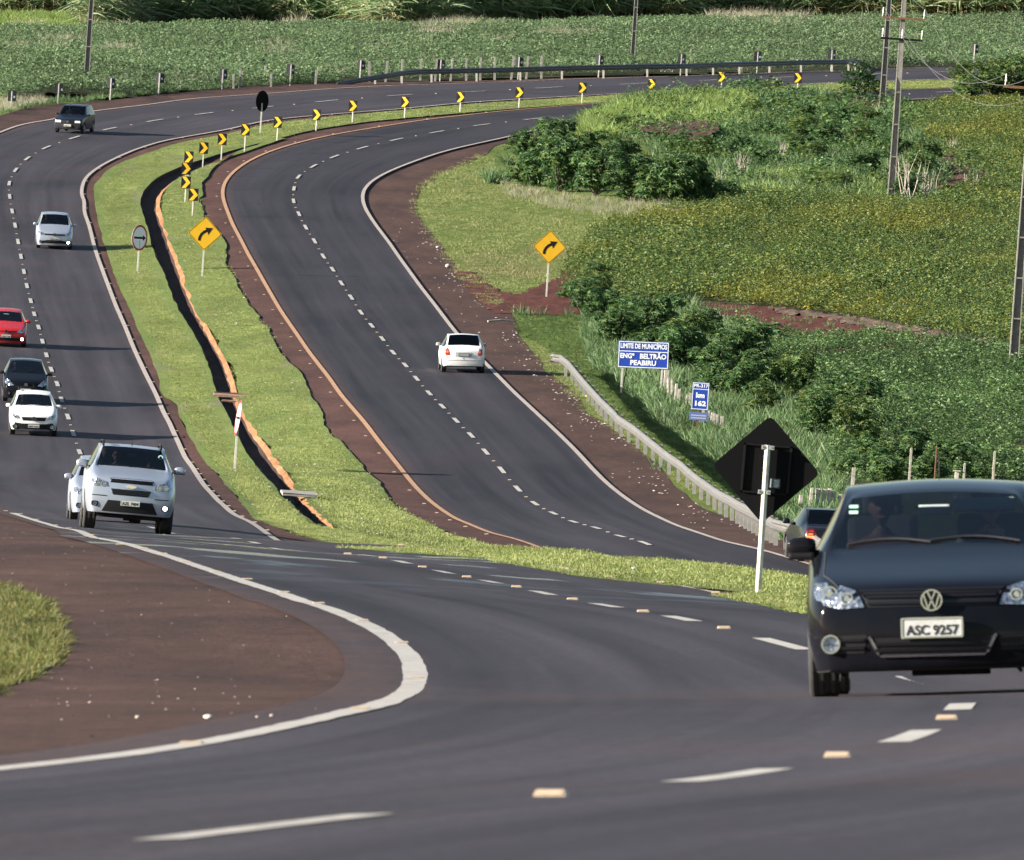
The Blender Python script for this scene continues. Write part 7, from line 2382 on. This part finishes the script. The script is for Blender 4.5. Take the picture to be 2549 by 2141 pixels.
# ---- planks and a slab over the drain
def board(parent, cx, cy, w, d, t, mat, rz, tilt, name, dz=0.0, X0=None):
    bm = bmesh.new(); bm_box(bm, (0, 0, 0), (w, d, t), bevel=.012)
    for v in bm.verts: v.co.z += rnd.uniform(-.01, .01); v.co.y += rnd.uniform(-.02, .02)
    o = bm_obj(name, bm, mat, parent); o.location = (cx, cy, dz); o.rotation_euler = (tilt, ROLL, rz)
    return o
(c0,) = CD([(1410, 1215)]); X, Z = find(c0[0], c0[1], 380)
for i, (dx, dy, w, d, rz, tl, lb) in enumerate([(0, 0, 1.15, .55, .04, .10, 'widest brown plank laid flat over the drain'), (.05, 1.6, 1.25, .10, -.06, .3, 'dark narrow board lying behind the widest plank over the drain'), (-.12, .9, 1.0, .09, .35, .5, 'crooked thin board across the planks over the drain'), (.08, -2.2, .62, .08, .03, .2, 'pale lath lying lower down in the drain')]):
    o = board(None, X + dx, Z + dy, w, d, .07, M_PLANK if i in (0, 3) else simple('dark_board', (.10, .07, .06, 1), .9), rz, tl, 'plank', gz(X, Z) + .10 + .03 * i - (.25 if i == 3 else 0))
    tag(o, lb, 'plank')
(c0,) = CG([(1838, 590)]); X, Z = find(c0[0], c0[1], 300)
o = board(None, X, Z, 1.05, 2.2, .09, M_CONC, .05, .02, 'concrete_slab', gz(X, Z) + .12); tag(o, 'grey stone slab bridging the lower end of the drain', 'slab')

# ---- loose things on the shoulder
def stone(cr, px, py, w, h, mat, label, zmin=350, cat='rock', name='rock'):
    (p,) = cr([(px, py)]); X, Z = find(p[0], p[1], zmin)
    bm = bmesh.new(); bmesh.ops.create_icosphere(bm, subdivisions=2, radius=.5)
    for v in bm.verts: v.co *= rnd.uniform(.8, 1.1)
    for v in bm.verts: v.co = Vector((v.co.x * w / K * mpp(Z), v.co.y * w / K * mpp(Z), v.co.z * h / K * mpp(Z)))
    o = bm_obj(name, bm, mat, None, True); o.location = (X, Z, gz(X, Z) + h / K * mpp(Z) * .3)
    tag(o, label, cat)
stone(CE, 655, 408, 38, 26, M_ROCK, 'largest grey rock at the edge of the right shoulder')
stone(CE, 592, 288, 26, 14, M_ROCK, 'smaller dark rock on the right shoulder above the largest one')
stone(CG, 2055, 820, 26, 24, simple('white_block', (.72, .70, .62, 1), .8), 'white block at the lower end of the orange clay bank')
stone(CH, 1800, 1035, 34, 28, simple('pale_bag', (.70, .76, .80, 1), .6), 'pale crumpled bag on the grass island', 120, 'litter', 'plastic_bag')
stone(CJ, 1280, 712, 60, 26, simple('pale_stone', (.66, .64, .58, 1), .85), 'biggest pale stone lying on the near dirt', 30)
stone(CJ, 845, 712, 34, 22, M_ROCK, 'reddish stone left of the biggest pale stone', 30)
stone(CJ, 1582, 710, 22, 18, M_ROCK, 'left one of two small stones near the white line', 30)
stone(CJ, 1672, 702, 30, 20, M_ROCK, 'right one of two small stones near the white line', 30)
stone(CE, 1512, 1205, 26, 14, M_YELLOW, 'yellow scrap on the grass in front of the guard rail', 350, 'litter', 'scrap')
a_, b_ = polyimg(CE([(900, 748), (1065, 770)]), 350)
bm = bmesh.new()
A_ = Vector((0, 0, .05)); B_ = Vector((b_[0] - a_[0], 0.6, .05)); M_ = A_.lerp(B_, .5) + Vector((0, 0, .05))
bm_cyl(bm, A_, M_, .045, .04, 7); bm_cyl(bm, M_, B_, .04, .03, 7)
o = bm_obj('fallen_branch', bm, M_DEAD); o.location = (a_[0], a_[1], gz(a_[0], a_[1])); tag(o, 'pale fallen branch lying on the right shoulder below the diamond sign', 'branch')
def chip(seed, mat):
    r = random.Random(seed); v = []; n = 6
    for k in range(n): v.append((math.cos(k * 6.283 / n) * r.uniform(.5, 1), math.sin(k * 6.283 / n) * r.uniform(.5, 1), r.uniform(0, .12)))
    v.append((0, 0, .4))
    me = bpy.data.meshes.new('chip'); me.from_pydata(v, [], [(k, (k + 1) % n, n) for k in range(n)]); me.materials.append(mat); return me
C_CHIP = source('chips', [chip(1, M_LITTER), chip(2, M_LITTER), chip(3, M_LITTER)])
C_PEB = source('pebbles', [chip(4, M_LITTER), chip(5, M_ROCK), chip(6, M_DITCH)])
li = spots_strip(lambda q: fRod(q) - .6, lambda q: fRod(q) + .15, 400, 680, 1.1, 90, .02, .08, 0)
l2 = spots_strip(fRo, fRod, 400, 690, .14, 91, .02, .08, 0, margin=.3)
l3 = spots_strip(fDr, fRid, zd0, zd1, .16, 92, .02, .07, 1.6, margin=.1); l3[:, 2] += .05
l4 = spots_strip(fLid, fDl, zd0, zd1, .04, 93, .02, .06, 1.6, margin=.1); l4[:, 2] += .05
scatter('litter', np.concatenate([li, l2, l3, l4]), C_CHIP, 3)
P_NEARD = plan(CG([(0, 760), (560, 900), (1100, 1080), (1700, 1250), (2085, 1384)]) + CK([(100, 300), (100, 480), (0, 600)]) + CJ([(1900, 690), (1200, 840), (600, 920), (0, 960), (0, 560), (300, 420), (420, 250), (330, 60)]) + CG([(250, 1250), (0, 1080)]))
scatter('gravel', spots(P_NEARD, 1.0, 94, .004, .013, 0), C_PEB, 3)

# ---- bare earth
def earth(name, px, mat, layer, zmin=380, step=(.25, 1.5), bump=0.0, zoff=0.0):
    tag(patch(name, plan(px, zmin), layer, mat, step=step, bump=bump, zoff=zoff), kind='structure')
earth('red_earth', CE([(690, 430), (800, 430), (900, 500), (990, 560), (1100, 570), (1230, 510), (1330, 470), (1420, 350), (1470, 270), (1490, 380), (1430, 480), (1360, 560), (1500, 600), (1510, 690), (1300, 700), (1060, 690), (940, 690), (830, 600)]), M_DIRT_RED, -1.0, bump=.04)
earth('red_bank', CF([(30, 600), (320, 640), (800, 685), (1250, 750), (1800, 850), (2000, 895), (2085, 905), (2085, 1000), (1800, 985), (1300, 935), (800, 930), (330, 870), (60, 740)]), M_DIRT_RED, -.8, bump=.08)
earth('dry_bank_top', CF([(520, 655), (800, 685), (1250, 750), (1800, 850), (2000, 895), (2085, 905), (2085, 940), (1800, 893), (1250, 800), (1000, 760), (820, 722), (600, 700)]), M_DIRT_TAN, -.5, bump=.14)
earth('red_spoil', CC([(990, 640), (1100, 628), (1210, 640), (1205, 700), (1000, 690)]), M_DIRT_RED, 0, bump=.1, zoff=.15)
earth('brown_spoil', CB([(1800, 840), (1950, 815), (2085, 812)]) + CC([(80, 805), (210, 820), (215, 870), (100, 930), (0, 920)]) + CB([(1990, 880), (1850, 870)]), M_DIRT_IN, 0, bump=.1, zoff=.5)
earth('brown_spoil', CC([(1640, 960), (1760, 1040), (1890, 1090), (1900, 1140), (1750, 1170), (1560, 1200), (1520, 1100)]), M_DIRT_IN, 0, bump=.1, zoff=.3)
# ---------------------------------------------------------------- shrubs and trees one can tell apart
def shrub_mesh(seed, leaf, mats, n, star=True, h=1.0, w=1.0, ls=.17, skirt=.03):
    """unit shrub: one crown mesh (leaf clusters on limbs) and one stem mesh"""
    b = LB(seed); t = LB(seed + 99); r = b.r
    lobes = []
    for k in range(13):
        a = r.uniform(0, 2 * PI); q = r.uniform(.0, .38)
        lobes.append((Vector((math.cos(a) * q * w, math.sin(a) * q * w, r.uniform(.14, .84) * h)), r.uniform(.17, .29)))
    base = Vector((0, 0, 0))
    for c, rad in lobes:
        mid = c * .5 + Vector((r.uniform(-.05, .05), r.uniform(-.05, .05), 0))
        t.tube(base, mid, .018, .012); t.tube(mid, c, .012, .006)
    for i in range(n):
        c, rad = lobes[r.randrange(len(lobes))]
        d = rdir(r, -.6, 1)
        p = c + d * rad * (.55 + .5 * r.random())
        if p.z < skirt * h: p.z = skirt * h + r.random() * .1
        mi = 1 if (len(mats) > 1 and r.random() < .18) else 0
        nn = (d * .6 + Vector((0, 0, .55)) + rdir(r, -1, 1) * .5)
        if star: b.star(p, nn, ls * r.uniform(.6, 1.2), 6, mi)
        else: b.leaf(p, d + rdir(r, -.5, .5) * .8, ls * r.uniform(.6, 1.2), ls * .42, mi=mi)
    return b.mesh('crown', mats), t.mesh('stems', [M_BARK])
CAST = [shrub_mesh(200 + i, None, [M_CASTOR, M_CASTOR_Y], 620) for i in range(4)]
BRI = [shrub_mesh(220 + i, None, [M_CASTOR_Y, M_CASTOR], 520, ls=.15) for i in range(2)]
FIN = [shrub_mesh(240 + i, None, [M_TREE], 900, star=False, ls=.11, skirt=.08) for i in range(2)]
def grass_clump_mesh(seed):
    b = tuft(seed, 120, .28, .95, .030, (.25, .75), .55, 4); return b.mesh('blades', [M_WEED]), None
GRS = [grass_clump_mesh(260 + i) for i in range(2)]
def plant(kind, variants, cr, px, py, wpx, hpx, label, cat, zmin=380, seed=0, group=None, part='crown'):
    (p,) = cr([(px, py)]); X, Z = find(p[0], p[1], zmin)
    root = empty(kind)
    s = mpp(Z) / K
    i = seed % len(variants)
    root.matrix_world = Matrix.Translation((X, Z, gz(X, Z) - .05)) @ UPM @ Matrix.Rotation(seed * 1.7, 4, 'Z')
    sc = (wpx * s / .95, wpx * s / .95, hpx * s / 1.02)
    c = bpy.data.objects.new(part, variants[i][0]); link(c, root); c.scale = sc; c['kind'] = 'stuff'
    if variants[i][1] is not None:
        t = bpy.data.objects.new('stems', variants[i][1]); link(t, root); t.scale = sc
    tag(root, label, cat, group)
    return root
G1 = 'castor bushes in the thicket'
CW = ['front left, at the end next to the mown verge', 'front row, second from the left', 'front row, in the middle, above the dry grass', 'front row, right of the middle', 'front row, far right', 'upper row, at the left', 'upper row, in the middle', 'upper row, at the right', 'leftmost, beside the grass clumps', 'tucked behind the far right of the front row', 'at the right end before the bright grass', 'smaller, at the right end', 'lowest, at the right end']
DO = iter(CW)
for k, (x, y, w, h) in enumerate([(1150, 1140, 330, 300), (1340, 1175, 360, 380), (1560, 1200, 360, 330), (1760, 1232, 360, 340), (1960, 1240, 360, 340), (1290, 960, 300, 260), (1500, 1010, 300, 230), (1700, 1020, 280, 200), (1120, 960, 220, 200), (2085, 1235, 260, 320)]):
    plant('castor_bush', CAST, CB, x, y, w, h, 'castor bush of the thicket, ' + next(DO), 'bush', seed=k, group=G1)
for k, (x, y, w, h) in enumerate([(40, 1230, 260, 300), (130, 1225, 200, 190), (250, 1210, 160, 120)]):
    plant('castor_bush', CAST, CC, x, y, w, h, 'castor bush of the thicket, ' + next(DO), 'bush', seed=k + 3, group=G1)
for k, (x, y, w, h) in enumerate([(920, 1125, 170, 230), (985, 1110, 170, 200), (1030, 1010, 150, 150)]):
    plant('grass_clump', GRS, CB, x, y, w, h, ['lowest', 'middle', 'highest'][k] + ' blue green grass clump at the left tip of the thicket', 'grass clump', seed=k, group='grass clumps at the thicket tip', part='blades')
for k, (x, y, w, h) in enumerate([(1240, 830, 200, 110), (1420, 780, 220, 120), (1500, 740, 160, 90), (1960, 630, 130, 90)]):
    plant('grass_clump', GRS, CB, x, y, w, h, ['leftmost', 'second', 'third', 'rightmost'][k] + ' tall grass clump on the heap beside the bend', 'grass clump', seed=k, group='grass clumps on the heap', part='blades')
plant('bushy_tree', FIN, CC, 1080, 645, 330, 270, 'dark dense bushy tree at the far bend left of the leaning poles', 'tree', seed=0)
plant('bush', FIN, CC, 900, 650, 130, 90, 'low dark bush at the left foot of the dense tree', 'bush', seed=1)
for k, (x, y, w, h, lb) in enumerate([(1760, 645, 280, 240, 'bright shrub where the right carriageway disappears'), (1725, 520, 200, 150, 'small bright shrub on the median behind the wires'), (1900, 640, 320, 290, 'broad bright shrub between the roads and the right picture edge'), (2060, 640, 300, 310, 'tall bright shrub at the right picture edge under the blue board'), (1950, 490, 260, 160, 'bright shrub just below the last board back')]):
    plant('bright_bush', BRI, CC, x, y, w, h, lb, 'bush', seed=k, zmin=560)
for k, (x, y, w, h, lb) in enumerate([(620, 700, 160, 140, 'small tree like weed below the sixteenth arrow board'), (740, 760, 220, 140, 'dense weed bush left of the red spoil'), (880, 900, 260, 170, 'leafy weed bush in the middle of the heap'), (1080, 920, 260, 170, 'leafy weed bush left of the tall pole'), (1200, 840, 200, 150, 'leafy weed bush behind the tall pole'), (680, 960, 240, 150, 'low weed bush above the bright grass'), (1500, 1010, 200, 180, 'leafy weed bush right of the tall pole'), (330, 950, 200, 140, 'low bush beside the brown spoil'), (520, 860, 220, 150, 'low bush above the brown spoil'), (980, 1180, 260, 120, 'low leafy bush at the left foot of the tall pole'), (1380, 1230, 220, 160, 'dark bush among the dead sticks')]):
    plant('weed_bush', CAST if k % 3 else BRI, CC, x, y, w, h, lb, 'bush', seed=k, zmin=500)
for k, (x, y, w, h, lb) in enumerate([(1420, 600, 230, 150, 'round dark bush at the left corner of the bean field'), (1560, 480, 200, 120, 'leafy mound at the top left corner of the bean field'), (1680, 880, 330, 250, 'weed bush in the tall grass above the blue sign'), (1880, 830, 360, 260, 'broad weed bush right of the diamond sign'), (2030, 980, 360, 300, 'dark bush above the right end of the blue sign')]):
    plant('weed_bush', CAST, CE, x, y, w, h, lb, 'bush', seed=k, zmin=420)
for k, (x, y, w, h, lb) in enumerate([(110, 880, 340, 240, 'dark bush left of the red bank'), (300, 1020, 380, 270, 'dark bush below the left end of the red bank'), (180, 1110, 340, 260, 'dark bush above the kilometre sign'), (470, 1320, 270, 230, 'broad leaved bush right of the kilometre sign'), (790, 1360, 270, 260, 'tall broad leaved bush above the black diamond'), (1000, 1450, 330, 270, 'broad leaved bush right of the tip of the black diamond'), (620, 1150, 380, 210, 'dark bush added to darken the shade band of the lower field'), (900, 1260, 420, 190, 'low dark bush added to the shade band of the lower field')]):
    plant('broad_bush', CAST if k < 3 or k > 5 else BRI, CF, x, y, w, h, lb, 'bush', seed=k, zmin=400)  # last two bushes are added to stand in for a band of shade
for k, (x, y, w, h, lb) in enumerate([(1250, 560, 330, 260, 'dark bush behind the stakes left of centre'), (1500, 540, 330, 250, 'dark bush behind the stakes over the car roof'), (1760, 560, 300, 220, 'dark bush behind the white pipe stub'), (1000, 470, 240, 200, 'dark bush right of the black diamond edge'), (640, 700, 180, 110, 'bright low bush between rail and dark sedan')]):
    plant('dark_bush', CAST if k < 4 else BRI, CI, x, y, w, h, lb, 'bush', seed=k + 1, zmin=370)

MASS = [(CE, 1500, 690, 240, 190), (CE, 1600, 760, 260, 200), (CE, 1760, 800, 280, 220), (CE, 1600, 620, 220, 150), (CE, 1960, 880, 320, 260), (CE, 2060, 1060, 340, 270), (CE, 1880, 980, 260, 170), (CF, 60, 980, 330, 250), (CF, 420, 1060, 360, 260), (CF, 200, 1200, 300, 200), (CF, 520, 1180, 340, 260),
        (CF, 720, 1230, 360, 250), (CF, 380, 1240, 300, 220), (CF, 1080, 1330, 380, 230), (CI, 880, 220, 330, 260), (CI, 1060, 330, 360, 280), (CI, 1380, 470, 360, 260), (CI, 1640, 480, 360, 230), (CI, 1180, 440, 300, 220)]
for k, (cr, x, y, w, h) in enumerate(MASS):
    plant('leafy_bush', (CAST, CAST, CAST, BRI)[k % 4], cr, x, y, w * 1.05, h * 1.3, f'leafy bush of the mass on the right bank, {ordinal(len(MASS) - k)}', 'bush', seed=k + 2, zmin=380)
HEAP = [(CB, 1700, 820, 200, 120), (CB, 2050, 960, 240, 160), (CC, 120, 980, 240, 160), (CC, 420, 1010, 260, 150), (CC, 760, 880, 260, 180), (CC, 960, 800, 260, 160), (CC, 1120, 780, 220, 130), (CC, 1300, 960, 240, 170), (CC, 820, 1010, 260, 150), (CC, 1120, 1080, 280, 170), (CC, 1420, 1120, 240, 200), (CC, 1540, 1120, 220, 170)]
for k, (cr, x, y, w, h) in enumerate(HEAP):
    plant('heap_bush', (BRI, CAST)[k % 2], cr, x, y, w, h, f'low leafy bush on the spoil heap, {ONES[k + 1]} from the left', 'bush', seed=k + 1, zmin=500)

# ---- dead brush
def dead_mesh(seed, n):
    t = LB(seed); r = t.r
    for i in range(n):
        a = r.uniform(0, 6.28); q = r.uniform(0, .4)
        p = Vector((math.cos(a) * q, math.sin(a) * q, 0)); d = Vector((r.uniform(-.35, .35), r.uniform(-.35, .35), 1)) * r.uniform(.5, 1.05)
        m = p + d * .55 + Vector((r.uniform(-.08, .08), r.uniform(-.08, .08), 0))
        t.tube(p, m, .016, .011, 5); t.tube(m, p + d, .011, .004, 5)
        if r.random() < .7: t.tube(m, m + Vector((r.uniform(-.25, .25), r.uniform(-.2, .2), r.uniform(.05, .3))), .008, .003, 4)
    return t.mesh('sticks', [M_DEAD]), None
DEAD = [dead_mesh(300 + i, 13) for i in range(2)]
for k, (x, y, w, h, lb) in enumerate([(1400, 1235, 220, 300, 'tallest bundle of dead sticks right of the tall pole'), (1500, 1220, 180, 240, 'dead sticks at the right end of the heap'), (1255, 1130, 80, 160, 'few dead sticks left of the tall pole foot'), (1770, 1180, 180, 140, 'dead brush on the brown spoil at the right'), (370, 1120, 160, 210, 'pale dry stalks in the weeds above the bright grass'), (230, 1150, 90, 150, 'short pale stalks left of the dry stalks'), (600, 1010, 100, 160, 'single leaning pale stalks in the middle of the weeds'), (880, 760, 150, 100, 'dry stalks beside the red spoil'), (1660, 960, 120, 130, 'thin dry stalks at the edge of the upper field')]):
    plant('dead_shrub', DEAD, CC, x, y, w, h, lb, 'dead shrub', seed=k, zmin=500, part='sticks')
# ---------------------------------------------------------------- set the world upright
# everything was surveyed in the frame of a lens held 3.8 degrees out of level
bpy.context.view_layer.update()
RZ = Matrix.Translation(cam.location) @ Matrix.Rotation(-ROLL, 4, 'Y') @ Matrix.Translation(-Vector(cam.location))
for o in [q for q in S.objects if q.parent is None and q.type != 'LIGHT' and q is not outer]:
    o.matrix_world = RZ @ o.matrix_world
bpy.context.view_layer.update()
